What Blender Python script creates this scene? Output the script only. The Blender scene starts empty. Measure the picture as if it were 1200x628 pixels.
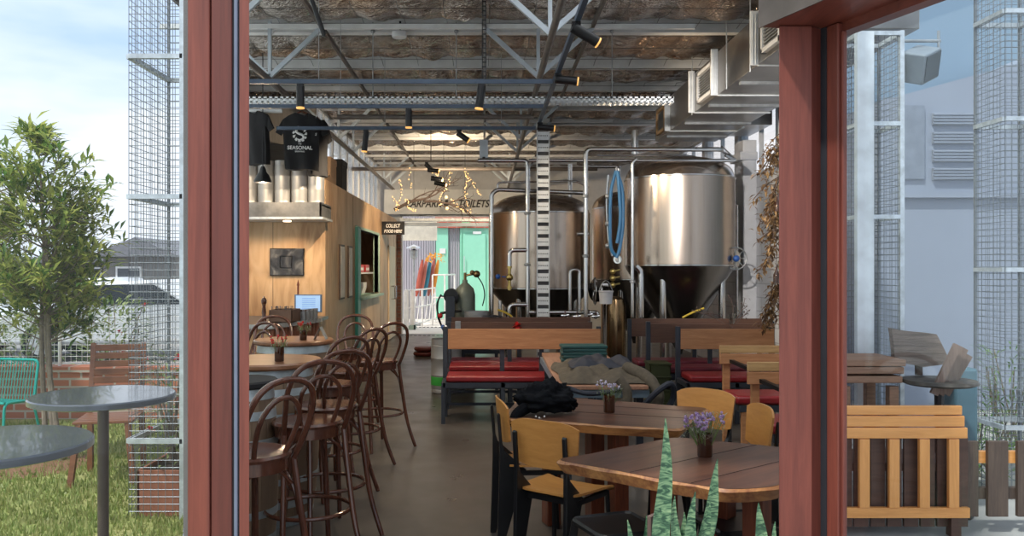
import bpy, math, random
from mathutils import Matrix, Vector, Euler, noise as mnoise
random.seed(7)
PI = math.pi
S = bpy.context.scene
COL = S.collection
F = 985.0; VX = 568.0; HY = 316.0; EH = 1.6
WM = {}

def P(x, y, Y):
    return Vector(((x - VX) * Y / F, Y, EH + (HY - y) * Y / F))

# ---------------------------------------------------------------- materials
MATS = {}
def nt(name):
    m = bpy.data.materials.new(name); m.use_nodes = True
    t = m.node_tree
    b = t.nodes['Principled BSDF']
    return m, t, b
def node(t, typ, **kw):
    n = t.nodes.new(typ)
    for k, v in kw.items():
        if k in n.inputs: n.inputs[k].default_value = v
        else: setattr(n, k, v)
    return n
def c4(c): return (c[0], c[1], c[2], 1)
def coords(t, scale=(1, 1, 1)):
    tc = node(t, 'ShaderNodeTexCoord'); mp = node(t, 'ShaderNodeMapping')
    mp.inputs['Scale'].default_value = scale
    t.links.new(tc.outputs['Object'], mp.inputs['Vector'])
    return mp.outputs['Vector']
def ramp(t, fac, stops):
    r = node(t, 'ShaderNodeValToRGB')
    e = r.color_ramp.elements
    while len(e) < len(stops): e.new(0.5)
    for i, (p, c) in enumerate(stops):
        e[i].position = p; e[i].color = c4(c)
    t.links.new(fac, r.inputs['Fac'])
    return r.outputs['Color']
def bump(t, b, h, strength=.3, dist=.01):
    bp = node(t, 'ShaderNodeBump', Strength=strength, Distance=dist)
    t.links.new(h, bp.inputs['Height']); t.links.new(bp.outputs['Normal'], b.inputs['Normal'])
def mat(name, c, rough=.5, metal=0, var=.12, scale=6, sc=(1, 1, 1), bmp=0, c2=None, spec=.5, emit=None, es=1, detail=4, coat=0):
    """colour with noise variation"""
    if name in MATS: return MATS[name]
    m, t, b = nt(name)
    if c2 is None: c2 = tuple(x * (1 - var * 2) for x in c)
    v = coords(t, sc)
    n = node(t, 'ShaderNodeTexNoise', Scale=scale, Detail=detail, Roughness=.6)
    t.links.new(v, n.inputs['Vector'])
    col = ramp(t, n.outputs['Fac'], [(.3, c2), (.7, c)])
    t.links.new(col, b.inputs['Base Color'])
    b.inputs['Roughness'].default_value = rough; b.inputs['Metallic'].default_value = metal
    b.inputs['Specular IOR Level'].default_value = spec
    b.inputs['Coat Weight'].default_value = coat
    if bmp: bump(t, b, n.outputs['Fac'], bmp, .01)
    if emit:
        b.inputs['Emission Color'].default_value = c4(emit); b.inputs['Emission Strength'].default_value = es
    MATS[name] = m
    return m
def wood(name, c1, c2, axis=0, rough=.4, scale=3, stretch=14, bmp=.08, coat=0):
    if name in MATS: return MATS[name]
    m, t, b = nt(name)
    sc = [stretch, stretch, stretch]; sc[axis] = 1
    v = coords(t, sc)
    n = node(t, 'ShaderNodeTexNoise', Scale=scale, Detail=6, Roughness=.65, Distortion=.6)
    t.links.new(v, n.inputs['Vector'])
    n2 = node(t, 'ShaderNodeTexNoise', Scale=scale * 5, Detail=3)
    t.links.new(v, n2.inputs['Vector'])
    mx = node(t, 'ShaderNodeMath', operation='MULTIPLY_ADD'); mx.inputs[1].default_value = .35
    t.links.new(n2.outputs['Fac'], mx.inputs[0])
    sb = node(t, 'ShaderNodeMath', operation='SUBTRACT'); sb.inputs[1].default_value = .17
    t.links.new(n.outputs['Fac'], sb.inputs[0]); t.links.new(sb.outputs[0], mx.inputs[2])
    mid = tuple((a + b_) / 2 for a, b_ in zip(c1, c2))
    col = ramp(t, mx.outputs[0], [(.3, c2), (.5, mid), (.7, c1)])
    t.links.new(col, b.inputs['Base Color'])
    b.inputs['Roughness'].default_value = rough
    b.inputs['Coat Weight'].default_value = coat; b.inputs['Coat Roughness'].default_value = .15
    if bmp: bump(t, b, mx.outputs[0], bmp, .004)
    MATS[name] = m
    return m
def glassy(name, tint=(1, 1, 1), base=.04, gain=1.0):
    """architectural glass: transparent mixed with mirror by fresnel, both directions"""
    m = bpy.data.materials.new(name); m.use_nodes = True; t = m.node_tree
    t.nodes.clear()
    o = node(t, 'ShaderNodeOutputMaterial'); mx = node(t, 'ShaderNodeMixShader')
    tr = node(t, 'ShaderNodeBsdfTransparent'); tr.inputs['Color'].default_value = c4(tint)
    gl = node(t, 'ShaderNodeBsdfGlossy', Roughness=.01)
    lw = node(t, 'ShaderNodeLayerWeight'); lw.inputs['Blend'].default_value = .5
    fr = node(t, 'ShaderNodeMath', operation='POWER'); fr.inputs[1].default_value = 5
    t.links.new(lw.outputs['Facing'], fr.inputs[0])
    mu = node(t, 'ShaderNodeMath', operation='MULTIPLY_ADD'); mu.inputs[1].default_value = gain; mu.inputs[2].default_value = base
    mu.use_clamp = True
    n = node(t, 'ShaderNodeTexNoise', Scale=.8)
    bp = node(t, 'ShaderNodeBump', Strength=.04, Distance=.02)
    tc = node(t, 'ShaderNodeTexCoord'); t.links.new(tc.outputs['Object'], n.inputs['Vector'])
    t.links.new(n.outputs['Fac'], bp.inputs['Height']); t.links.new(bp.outputs['Normal'], gl.inputs['Normal'])
    t.links.new(fr.outputs[0], mu.inputs[0]); t.links.new(mu.outputs[0], mx.inputs[0])
    t.links.new(tr.outputs[0], mx.inputs[1]); t.links.new(gl.outputs[0], mx.inputs[2])
    t.links.new(mx.outputs[0], o.inputs['Surface'])
    return m
def diffuser(name, c=(.9, .93, .95), clear=.25):
    m = bpy.data.materials.new(name); m.use_nodes = True; t = m.node_tree; t.nodes.clear()
    o = node(t, 'ShaderNodeOutputMaterial'); mx = node(t, 'ShaderNodeMixShader'); mx.inputs[0].default_value = clear
    tl = node(t, 'ShaderNodeBsdfTranslucent'); tl.inputs['Color'].default_value = c4(c)
    tr = node(t, 'ShaderNodeBsdfTransparent'); tr.inputs['Color'].default_value = c4(c)
    t.links.new(tl.outputs[0], mx.inputs[1]); t.links.new(tr.outputs[0], mx.inputs[2]); t.links.new(mx.outputs[0], o.inputs['Surface'])
    return m
def leafmat(name, c1, c2, trans=.35):
    if name in MATS: return MATS[name]
    m, t, b = nt(name)
    oi = node(t, 'ShaderNodeNewGeometry')
    col = ramp(t, oi.outputs['Random Per Island'], [(.1, c1), (.9, c2)])
    t.links.new(col, b.inputs['Base Color']); b.inputs['Roughness'].default_value = .5
    out = [n for n in t.nodes if n.type == 'OUTPUT_MATERIAL'][0]
    tl = node(t, 'ShaderNodeBsdfTranslucent'); t.links.new(col, tl.inputs['Color'])
    mx = node(t, 'ShaderNodeMixShader'); mx.inputs[0].default_value = trans
    t.links.new(b.outputs[0], mx.inputs[1]); t.links.new(tl.outputs[0], mx.inputs[2])
    t.links.new(mx.outputs[0], out.inputs['Surface'])
    MATS[name] = m
    return m
def brickmat(name, c1, c2, mortar, scale=1, axis='xz', rough=.85, w=.24, h=.086, ms=.012, bmp=.4):
    if name in MATS: return MATS[name]
    m, t, b = nt(name)
    tc = node(t, 'ShaderNodeTexCoord'); sp = node(t, 'ShaderNodeSeparateXYZ'); cb = node(t, 'ShaderNodeCombineXYZ')
    t.links.new(tc.outputs['Object'], sp.inputs[0])
    t.links.new(sp.outputs['X' if axis[0] == 'x' else 'Y'], cb.inputs[0]); t.links.new(sp.outputs['Z'], cb.inputs[1])
    br = node(t, 'ShaderNodeTexBrick', Color1=c4(c1), Color2=c4(c2), Mortar=c4(mortar), Scale=1.0)
    br.inputs['Mortar Size'].default_value = ms; br.inputs['Brick Width'].default_value = w; br.inputs['Row Height'].default_value = h
    t.links.new(cb.outputs[0], br.inputs['Vector'])
    t.links.new(br.outputs['Color'], b.inputs['Base Color']); b.inputs['Roughness'].default_value = rough
    inv = node(t, 'ShaderNodeMath', operation='SUBTRACT'); inv.inputs[0].default_value = 1
    t.links.new(br.outputs['Fac'], inv.inputs[1]); bump(t, b, inv.outputs[0], bmp, .01)
    MATS[name] = m
    return m

# ---------------------------------------------------------------- mesh builder
class MB:
    def __init__(s): s.v = []; s.f = []
    def add(s, vs, fs):
        o = len(s.v); s.v += [Vector(v) for v in vs]; s.f += [tuple(i + o for i in f) for f in fs]; return s
    def merge(s, other, M=None):
        return s.add([(M @ v if M else v) for v in other.v], other.f)
    def box(s, x0, x1, y0, y1, z0, z1, M=None):
        if x0 > x1: x0, x1 = x1, x0
        if y0 > y1: y0, y1 = y1, y0
        if z0 > z1: z0, z1 = z1, z0
        vs = [Vector(p) for p in ((x0, y0, z0), (x1, y0, z0), (x1, y1, z0), (x0, y1, z0), (x0, y0, z1), (x1, y0, z1), (x1, y1, z1), (x0, y1, z1))]
        if M: vs = [M @ v for v in vs]
        return s.add(vs, [(0, 3, 2, 1), (4, 5, 6, 7), (0, 1, 5, 4), (1, 2, 6, 5), (2, 3, 7, 6), (3, 0, 4, 7)])
    def bar(s, a, b, w, h=None, up=(0, 0, 1)):
        """box between two points, w across, h along up"""
        a = Vector(a); b = Vector(b); h = h or w
        d = (b - a); L = d.length; d.normalize(); up = Vector(up)
        if abs(d.dot(up)) > .98: up = Vector((0, 1, 0))
        sx = d.cross(up).normalized(); sz = sx.cross(d).normalized()
        M = Matrix((sx, d, sz)).transposed().to_4x4(); M.translation = a
        return s.box(-w / 2, w / 2, 0, L, -h / 2, h / 2, M)
    def tube(s, pts, r, n=8, closed=False, caps=True):
        pts = [Vector(p) for p in pts]; N = len(pts)
        rs = r if isinstance(r, (list, tuple)) else [r] * N
        fr = None; rings = []
        for i, p in enumerate(pts):
            if closed: d = pts[(i + 1) % N] - pts[i - 1]
            else: d = pts[min(i + 1, N - 1)] - pts[max(i - 1, 0)]
            d.normalize()
            if fr is None:
                a = Vector((0, 0, 1)) if abs(d.z) < .9 else Vector((1, 0, 0))
                fr = d.cross(a).normalized()
            fr = (fr - d * fr.dot(d)).normalized(); g = d.cross(fr)
            rings.append([p + (fr * math.cos(2 * PI * k / n) + g * math.sin(2 * PI * k / n)) * rs[i] for k in range(n)])
        vs = [v for rg in rings for v in rg]; fs = []
        M = N if closed else N - 1
        for i in range(M):
            j = (i + 1) % N
            for k in range(n):
                l = (k + 1) % n
                fs.append((i * n + k, i * n + l, j * n + l, j * n + k))
        if not closed and caps:
            fs.append(tuple(range(n - 1, -1, -1))); fs.append(tuple((N - 1) * n + k for k in range(n)))
        return s.add(vs, fs)
    def lathe(s, prof, c=(0, 0, 0), n=32, M=None, caps=True):
        vs = []; fs = []
        for r, z in prof:
            for k in range(n):
                a = 2 * PI * k / n
                v = Vector((r * math.cos(a), r * math.sin(a), z))
                v = (M @ v) if M else v
                vs.append(v + Vector(c))
        for i in range(len(prof) - 1):
            for k in range(n):
                l = (k + 1) % n
                fs.append((i * n + k, i * n + l, (i + 1) * n + l, (i + 1) * n + k))
        if caps:
            if prof[0][0] > 1e-4: fs.append(tuple(range(n - 1, -1, -1)))
            if prof[-1][0] > 1e-4: fs.append(tuple((len(prof) - 1) * n + k for k in range(n)))
        return s.add(vs, fs)
    def prism(s, poly, z0, z1, M=None):
        n = len(poly)
        vs = [Vector((p[0], p[1], z0)) for p in poly] + [Vector((p[0], p[1], z1)) for p in poly]
        if M: vs = [M @ v for v in vs]
        fs = [tuple(range(n - 1, -1, -1)), tuple(range(n, 2 * n))] + [(i, (i + 1) % n, n + (i + 1) % n, n + i) for i in range(n)]
        return s.add(vs, fs)
    def ball(s, c, r, sc=(1, 1, 1), n=12, m=8, jit=0):
        vs = []; fs = []
        c = Vector(c)
        for i in range(m + 1):
            th = PI * i / m
            for k in range(n):
                a = 2 * PI * k / n
                d = Vector((math.sin(th) * math.cos(a), math.sin(th) * math.sin(a), math.cos(th)))
                q = r * (1 + (jit * mnoise.noise(d * 2.3 + c * 3) if jit else 0))
                vs.append(c + Vector((d.x * sc[0], d.y * sc[1], d.z * sc[2])) * q)
        for i in range(m):
            for k in range(n):
                l = (k + 1) % n
                fs.append((i * n + k, (i + 1) * n + k, (i + 1) * n + l, i * n + l))
        return s.add(vs, fs)
    def leaf(s, p, d, up, L, w, droop=.15):
        p = Vector(p); d = Vector(d).normalized(); sd = d.cross(Vector(up))
        if sd.length < .05: sd = d.cross(Vector((1, .3, 0)))
        sd.normalize(); nn = sd.cross(d).normalized()
        a = p; b = p + d * L * .5 + sd * w / 2 + nn * w * .15; c = p + d * L - Vector((0, 0, droop * L)); e = p + d * L * .5 - sd * w / 2 + nn * w * .15
        m_ = p + d * L * .5
        return s.add([a, b, c, e, m_], [(0, 1, 4), (1, 2, 4), (0, 4, 3), (4, 2, 3)])

def W(o): return WM.get(o.name, Matrix.Identity(4))
def link(name, me, m, parent, smooth, bev, ang=35):
    if m is not None: me.materials.append(m)
    o = bpy.data.objects.new(name, me); COL.objects.link(o)
    if parent is not None: o.parent = parent
    if bev:
        md = o.modifiers.new('bev', 'BEVEL'); md.width = bev; md.segments = 2; md.limit_method = 'ANGLE'; md.angle_limit = math.radians(40)
    return o
def mkmesh(name, vs, fs, smooth, ang=35):
    me = bpy.data.meshes.new(name); me.from_pydata([tuple(v) for v in vs], [], fs); me.update()
    if smooth:
        me.shade_smooth()
        try: me.set_sharp_from_angle(angle=math.radians(ang))
        except Exception: pass
    return me
def part(name, mb, m, parent, smooth=True, bev=0, label=None, kind=None, ang=35):
    Mi = W(parent).inverted()
    me = mkmesh(name, [Mi @ v for v in mb.v], mb.f, smooth, ang)
    o = link(name, me, m, parent, smooth, bev)
    WM[o.name] = W(parent)
    if label: o['label'] = label
    if kind: o['kind'] = kind
    return o
def thing(name, label, cat, loc=(0, 0, 0), rz=0, group=None):
    o = bpy.data.objects.new(name, None); COL.objects.link(o); o.empty_display_size = .1
    o.location = loc; o.rotation_euler = (0, 0, rz)
    WM[o.name] = Matrix.Translation(Vector(loc)) @ Matrix.Rotation(rz, 4, 'Z')
    o['label'] = label; o['category'] = cat
    if group: o['group'] = group
    return o
def solo(name, mb, m, label, cat, group=None, smooth=True, bev=0, kind=None, ang=35, origin=None):
    if origin is None:
        xs = [v.x for v in mb.v]; ys = [v.y for v in mb.v]; zs = [v.z for v in mb.v]
        origin = Vector(((min(xs) + max(xs)) / 2, (min(ys) + max(ys)) / 2, min(zs)))
    origin = Vector(origin)
    me = mkmesh(name, [v - origin for v in mb.v], mb.f, smooth, ang)
    o = link(name, me, m, None, smooth, bev); o.location = origin
    WM[o.name] = Matrix.Translation(origin)
    o['label'] = label; o['category'] = cat
    if group: o['group'] = group
    if kind: o['kind'] = kind
    return o
def struct(name, mb, m, smooth=False, bev=0, parent=None):
    me = mkmesh(name, mb.v, mb.f, smooth)
    o = link(name, me, m, parent, smooth, bev)
    WM[o.name] = Matrix.Identity(4)
    if parent is None: o['kind'] = 'structure'
    return o
def copy_tree(o, loc=None, rz=None, label=None, group=None, parent=None):
    c = o.copy(); COL.objects.link(c)
    if parent is not None: c.parent = parent
    if loc is not None: c.location = loc
    if rz is not None: c.rotation_euler = (0, 0, rz)
    if label: c['label'] = label
    if group: c['group'] = group
    for ch in o.children: copy_tree(ch, parent=c)
    return c
def text(name, body, size, m, parent, M, ext=.002, shear=0, align='CENTER', bold=0, width=None):
    cu = bpy.data.curves.new(name, 'FONT'); cu.body = body; cu.size = size; cu.extrude = ext; cu.shear = shear
    cu.align_x = align; cu.align_y = 'CENTER'; cu.offset = bold
    cu.materials.append(m)
    o = bpy.data.objects.new(name, cu); COL.objects.link(o)
    if parent is not None: o.parent = parent
    me = bpy.data.meshes.new_from_object(o); bpy.data.objects.remove(o)
    if width:
        xs = [v.co.x for v in me.vertices]; k = width / (max(xs) - min(xs)); mid = (max(xs) + min(xs)) / 2
        for v in me.vertices: v.co.x = (v.co.x - mid) * k
    o = bpy.data.objects.new(name, me); COL.objects.link(o)
    if parent is not None: o.parent = parent
    o.matrix_local = W(parent).inverted() @ M if parent is not None else M
    return o
def facing(loc, rz=0):      # text that faces the street (-Y)
    return Matrix.Translation(Vector(loc)) @ Matrix.Rotation(rz, 4, 'Z') @ Matrix.Rotation(PI / 2, 4, 'X')
def smooth_path(pts, k=6):
    pts = [Vector(p) for p in pts]; out = []
    for i in range(len(pts) - 1):
        p0 = pts[max(i - 1, 0)]; p1 = pts[i]; p2 = pts[i + 1]; p3 = pts[min(i + 2, len(pts) - 1)]
        for j in range(k):
            t = j / k
            out.append(.5 * ((2 * p1) + (p2 - p0) * t + (2 * p0 - 5 * p1 + 4 * p2 - p3) * t * t + (3 * p1 - p0 - 3 * p2 + p3) * t ** 3))
    out.append(pts[-1]); return out
def elbow(pts, r=.05, k=4):
    """polyline with rounded corners"""
    pts = [Vector(p) for p in pts]; out = [pts[0]]
    for i in range(1, len(pts) - 1):
        a = (pts[i - 1] - pts[i]); b = (pts[i + 1] - pts[i])
        q = min(r, a.length * .45, b.length * .45); a.normalize(); b.normalize()
        s_ = pts[i] + a * q; e_ = pts[i] + b * q
        for j in range(k + 1):
            t = j / k
            out.append(s_ * (1 - t) ** 2 + pts[i] * 2 * t * (1 - t) + e_ * t * t)
    out.append(pts[-1]); return out
def arc(c, r, n=24, axis='z'):
    out = []
    for k in range(n):
        a = 2 * PI * k / n
        if axis == 'z': out.append((c[0] + r * math.cos(a), c[1] + r * math.sin(a), c[2]))
        elif axis == 'y': out.append((c[0] + r * math.cos(a), c[1], c[2] + r * math.sin(a)))
        else: out.append((c[0], c[1] + r * math.cos(a), c[2] + r * math.sin(a)))
    return out

# ---------------------------------------------------------------- palette
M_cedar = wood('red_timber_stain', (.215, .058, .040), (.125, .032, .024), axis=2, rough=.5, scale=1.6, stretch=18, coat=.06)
M_cedar_h = wood('red_timber_stain_flat', (.19, .05, .035), (.10, .025, .018), axis=1, rough=.4, scale=1.6, stretch=16)
M_seal = mat('rubber_seal', (.03, .035, .045), .5)
M_galv = mat('galvanised_steel', (.70, .74, .77), .4, .5, var=.2, scale=14)
M_galvd = mat('dull_galvanised', (.42, .44, .46), .45, .6, var=.2, scale=10)
M_duct = mat('duct_sheet', (.36, .345, .33), .32, .9, var=.15, scale=3, bmp=.05)
M_steel = mat('brushed_steel', (.56, .47, .40), .24, 1, var=.05, scale=60, sc=(1, 1, .02))
M_pipe = mat('polished_pipe', (.68, .68, .68), .16, 1, var=.03)
M_black = mat('black_metal', (.016, .017, .02), .35, .3)
M_blackm = mat('black_matte', (.012, .012, .014), .8)
M_rail = mat('slate_rail', (.07, .10, .15), .4, .3)
M_white = mat('white_paint', (.72, .73, .74), .5, var=.04)
M_purlin = mat('purlin_grey', (.82, .83, .83), .6, 0, var=.12, scale=4, c2=(.66, .66, .66))
M_brace = mat('brace_galv', (.52, .58, .64), .45, .35, var=.08)
M_oldpipe = mat('primer_pipe', (.19, .165, .15), .5, .3, var=.2)
M_bent = wood('bentwood_stain', (.12, .042, .024), (.055, .018, .011), axis=2, rough=.22, scale=4, stretch=6, bmp=0, coat=.4)
M_oak = wood('oak_ply', (.58, .28, .08), (.48, .215, .055), axis=0, rough=.35, scale=4, stretch=10, bmp=0, coat=.2)
M_plank = wood('oiled_plank', (.50, .25, .12), (.34, .15, .065), axis=0, rough=.45, scale=2.2, stretch=14)
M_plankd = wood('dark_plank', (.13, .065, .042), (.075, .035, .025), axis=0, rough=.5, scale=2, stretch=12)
M_redwood = wood('red_gum_top', (.13, .056, .034), (.045, .018, .013), axis=0, rough=.36, scale=1.6, stretch=9, coat=.12)
M_edge = wood('live_edge', (.50, .25, .09), (.16, .05, .025), axis=0, rough=.45, scale=5, stretch=3, bmp=.6)
M_redleg = wood('red_gum_leg', (.26, .07, .03), (.12, .03, .016), axis=2, rough=.35, scale=3, stretch=8)
M_cush = mat('red_vinyl', (.27, .012, .018), .35, var=.15)
M_cushd = mat('plum_vinyl', (.16, .012, .03), .4, var=.15)
M_bframe = mat('bench_steel', (.045, .055, .075), .45, .3)
M_white_t = mat('white_print', (.8, .8, .8), .7, var=.02)
M_brown_g = mat('amber_glass', (.045, .013, .004), .08, 0, var=.1, coat=.6)
SKY=1.2; SUN=3.5; SPOT=80
# ================================================================ camera / world / render
cam = bpy.data.cameras.new('camera'); co = bpy.data.objects.new('camera', cam); COL.objects.link(co)
co.location = (0, 0, EH); co.rotation_euler = (PI / 2, 0, 0)
cam.sensor_width = 36; cam.lens = F / 1200 * 36; cam.shift_x = 32 / 1200; cam.shift_y = 2 / 1200
cam.clip_end = 400; cam.clip_start = .05
S.camera = co
S.view_settings.view_transform = 'Standard'; S.view_settings.look = 'None'; S.view_settings.gamma = 1
S.view_settings.use_curve_mapping = False; S.view_settings.exposure = 0.0
try:
    S.cycles.use_denoising = True; S.cycles.max_bounces = 10; S.cycles.transparent_max_bounces = 24
    S.cycles.diffuse_bounces = 5; S.cycles.glossy_bounces = 4; S.cycles.sample_clamp_indirect = 4; S.cycles.caustics_reflective = False
except Exception: pass
w = bpy.data.worlds.new('sky'); S.world = w; w.use_nodes = True; t = w.node_tree; t.nodes.clear()
wo = node(t, 'ShaderNodeOutputWorld'); bg = node(t, 'ShaderNodeBackground', Strength=1.0)
tc = node(t, 'ShaderNodeTexCoord'); mp = node(t, 'ShaderNodeMapping'); mp.inputs['Scale'].default_value = (1.2, 1.2, 4.5)
t.links.new(tc.outputs['Generated'], mp.inputs['Vector'])
n = node(t, 'ShaderNodeTexNoise', Scale=1.7, Detail=5, Roughness=.5); t.links.new(mp.outputs[0], n.inputs['Vector'])
cl = ramp(t, n.outputs['Fac'], [(.30, (.52, .68, .95)), (.42, (.78, .86, .98)), (.52, (1.0, 1.0, 1.03))])
t.links.new(cl, bg.inputs['Color']); t.links.new(bg.outputs[0], wo.inputs['Surface'])
bg.inputs['Strength'].default_value = SKY

def lamp(name, kind, loc, energy, color=(1, 1, 1), size=.1, rot=None, target=None, spot=None, sizey=None):
    l = bpy.data.lights.new(name, kind); l.energy = energy; l.color = color
    if kind == 'AREA':
        l.size = size
        if sizey: l.shape = 'RECTANGLE'; l.size_y = sizey
    elif kind != 'SUN': l.shadow_soft_size = size
    if spot: l.spot_size = spot; l.spot_blend = .6
    o = bpy.data.objects.new(name, l); COL.objects.link(o); o.location = loc
    if target is not None:
        o.rotation_euler = (Vector(target) - Vector(loc)).to_track_quat('-Z', 'Y').to_euler()
    elif rot: o.rotation_euler = rot
    return o
sun = lamp('sun', 'SUN', (-10, 0, 20), SUN, (1, .95, .86), target=(-10 + .45, .5, 20 - 1.1)); sun.data.angle = math.radians(3)

# ================================================================ SETTING
# walls run from the door posts to the side walls of the hall
LW0 = Vector((-.85, 2.46, 0)); LWM = Vector((-2.42, 6.95, 0)); LW1 = Vector((-3.5, 11.5, 0))
RW0 = Vector((1.2, 3.08, 0)); RWM = Vector((2.88, 7.0, 0)); RW1 = Vector((3.98, 11.2, 0))
ROOF = 4.42
M_conc = None
def floor_mat():
    m, t, b = nt('polished_concrete')
    v = coords(t, (1, 1, 1))
    n = node(t, 'ShaderNodeTexNoise', Scale=.55, Detail=5, Roughness=.5); t.links.new(v, n.inputs['Vector'])
    col = ramp(t, n.outputs['Fac'], [(.3, (.062, .055, .049)), (.6, (.088, .078, .070)), (.8, (.12, .107, .095))])
    t.links.new(col, b.inputs['Base Color'])
    r = node(t, 'ShaderNodeMapRange'); r.inputs['To Min'].default_value = .20; r.inputs['To Max'].default_value = .46
    n2 = node(t, 'ShaderNodeTexNoise', Scale=3, Detail=6); t.links.new(v, n2.inputs['Vector'])
    t.links.new(n2.outputs['Fac'], r.inputs['Value']); t.links.new(r.outputs[0], b.inputs['Roughness'])
    bump(t, b, n2.outputs['Fac'], .02, .01)
    return m
M_floor = floor_mat()
mb = MB(); mb.prism([(LW0.x, LW0.y), (RW0.x, RW0.y), (RWM.x, RWM.y), (RW1.x, RW1.y), (3.98, 21), (-3.5, 21), (LW1.x, LW1.y), (LWM.x, LWM.y)], -.08, 0)
struct('floor', mb, M_floor)
M_terr = mat('terrace_concrete', (.42, .40, .37), .8, var=.1, scale=3)
mb = MB(); mb.prism([(-1.5, -3), (6, -3), (6, 2.4), (1.165, 3.06), (-.845, 2.44), (-1.5, 2.4)], -.09, -.004)
struct('floor_terrace', mb, M_terr)
M_pale = mat('pale_yard', (.72, .68, .62), .8, var=.05, scale=2)
mb = MB(); mb.box(-8, 6, 21, 40, -.09, -.002); struct('floor_yard', mb, M_pale)
# drainage grates set in the floor at the rear opening
for y in (20.4, 23.3):
    mb = MB()
    for i in range(26): mb.box(-2.6 + i * .11, -2.53 + i * .11, y, y + .12, -.001, .008)
    solo('drain_grate', mb, M_black, 'black slotted drain strip across the floor, %s the rear opening' % ('just inside' if y < 21 else 'outside it'), 'drain grate')

M_wallp = wood('stained_boards', (.33, .30, .27), (.25, .22, .2), axis=2, rough=.6)
def wall_between(a, b, z0, z1, th, name, m, side=1):
    d = (b - a).normalized(); n_ = Vector((-d.y, d.x, 0)) * th * side
    poly = [a, b, b + n_, a + n_]
    mb = MB(); mb.prism([(p.x, p.y) for p in poly], z0, z1)
    return struct(name, mb, m)
M_wbrick = brickmat('white_brick', (.84, .85, .88), (.78, .79, .82), (.6, .61, .64), axis='yz', w=.39, h=.2, ms=.008, bmp=.3)
M_wbrickx = brickmat('white_brick_front', (.66, .67, .69), (.6, .61, .63), (.5, .51, .53), axis='xz', w=.39, h=.2, ms=.008, bmp=.3)
M_frost = diffuser('added_frosted_sheet'); M_frost2 = diffuser('light_frost', clear=.75)
def added_window_wall(a, b, name, m, side, wm, t0, t1, n, z0, z1):  # frosted windows added in the unseen side walls to brighten the hall
    d = (b - a); L = d.length; d = d / L; nn = Vector((-d.y, d.x, 0)) * .03 * side
    def seg(mb, s0, s1, za, zb, k=1.0):
        q0 = a + d * s0; q1 = a + d * s1; mb.prism([(q.x, q.y) for q in (q0, q1, q1 + nn * k, q0 + nn * k)], za, zb)
    mb = MB(); seg(mb, 0, L, 0, z0); seg(mb, 0, L, z1, ROOF); seg(mb, 0, t0, z0, z1); seg(mb, t1, L, z0, z1)
    w_ = (t1 - t0) / n
    for i in range(1, n): seg(mb, t0 + i * w_ - .03, t0 + i * w_ + .03, z0, z1)
    struct(name, mb, m)
    for i in range(n):
        WN[0] += 1; mb = MB(); seg(mb, t0 + i * w_ + (.03 if i else 0), t0 + (i + 1) * w_ - (.03 if i < n - 1 else 0), z0, z1, .2)
        struct('window_%d' % WN[0], mb, wm)
WN = [100]
added_window_wall(LW0, LWM, 'wall_left', mat('left_lining', (.34, .3, .26), .7), 1, M_frost, .3, 4.7, 3, .95, 4.25)
added_window_wall(LWM, LW1, 'wall_left_middle', MATS['left_lining'], 1, M_frost, .05, 4.3, 3, .95, 4.25)
added_window_wall(RW0, RWM, 'wall_right', M_white, -1, M_frost, 2.6, 4.2, 1, 1.2, 4.25)
added_window_wall(RWM, RW1, 'wall_right_middle', M_white, -1, M_frost, .05, 4.25, 3, 1.2, 4.25)
# hall side walls with high windows
mb = MB(); mb.box(3.98, 4.14, 11.2, 21, 0, 3.0); mb.box(3.98, 4.14, 11.2, 21, 4.0, ROOF)
for y in (11.2, 13.2, 15.2, 17.2, 19.2, 20.8): mb.box(3.98, 4.14, y, y + .2, 3.0, 4.0)
struct('wall_right_rear', mb, M_wbrick)
mb = MB(); mb.box(-3.66, -3.5, 11.5, 21, 0, 2.79); mb.box(-3.66, -3.5, 11.5, 13.1, 2.84, ROOF)
mb.box(-3.5, -2.62, 13.0, 13.1, 2.85, ROOF); mb.box(-2.72, -2.62, 13.1, 21, 4.2, ROOF)
struct('wall_left_rear', mb, M_wallp)
M_clear = glassy('window_glass', (1, 1, 1), .02)
k = 0
for X, y0s, z0, z1 in ((4.05, (11.4, 13.4, 15.4, 17.4, 19.4), 3.0, 4.0), (-2.67, (13.1, 14.65, 16.2, 17.75, 19.3), 2.85, 4.2)):
    for y in y0s:
        k += 1
        L = (1.8 if y < 19 else 1.6) if X > 0 else 1.55
        mb = MB(); mb.box(X - .004, X + .004, y, y + L, z0, z1); wdw = struct('window_%d' % k, mb, M_clear if X > 0 else M_frost2)
        fr = MB()
        for i in range(3):
            yy = y + (L - .04) * i / 2; fr.box(X - .03, X + .03, yy, yy + .04, z0, z1)
        for z in (z0, z1 - .04): fr.box(X - .03, X + .03, y, y + L, z, z + .04)
        struct('window_frame', fr, M_white, parent=wdw)
# front wall above the opening, kept solid to shut out sun patches
mb = MB()
mb.prism([(-.86, 2.36), (-.9, 2.5), (1.16, 3.1), (1.2, 2.96)], 3.0, ROOF)
struct('wall_front', mb, M_cedar_h)
# rear wall around the service opening
M_wback = mat('rear_panel', (.60, .60, .60), .6, var=.08)
mb = MB(); mb.box(-3.5, -2.06, 21, 21.2, 0, ROOF); mb.box(.1, 3.98, 21, 21.2, 0, ROOF); mb.box(-2.06, .1, 21, 21.2, 2.95, ROOF)
struct('wall_rear', mb, M_wback)
# steel lintels over the rear opening
for i, (z, m) in enumerate(((2.93, M_galvd), (2.8, M_galv), (2.69, M_brace))):
    mb = MB(); mb.box(-2.1, .12, 20.86 - .05 * (i == 1), 21.0, z, z + .075)
    struct('trim_%d' % (i + 1), mb, m)

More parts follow.
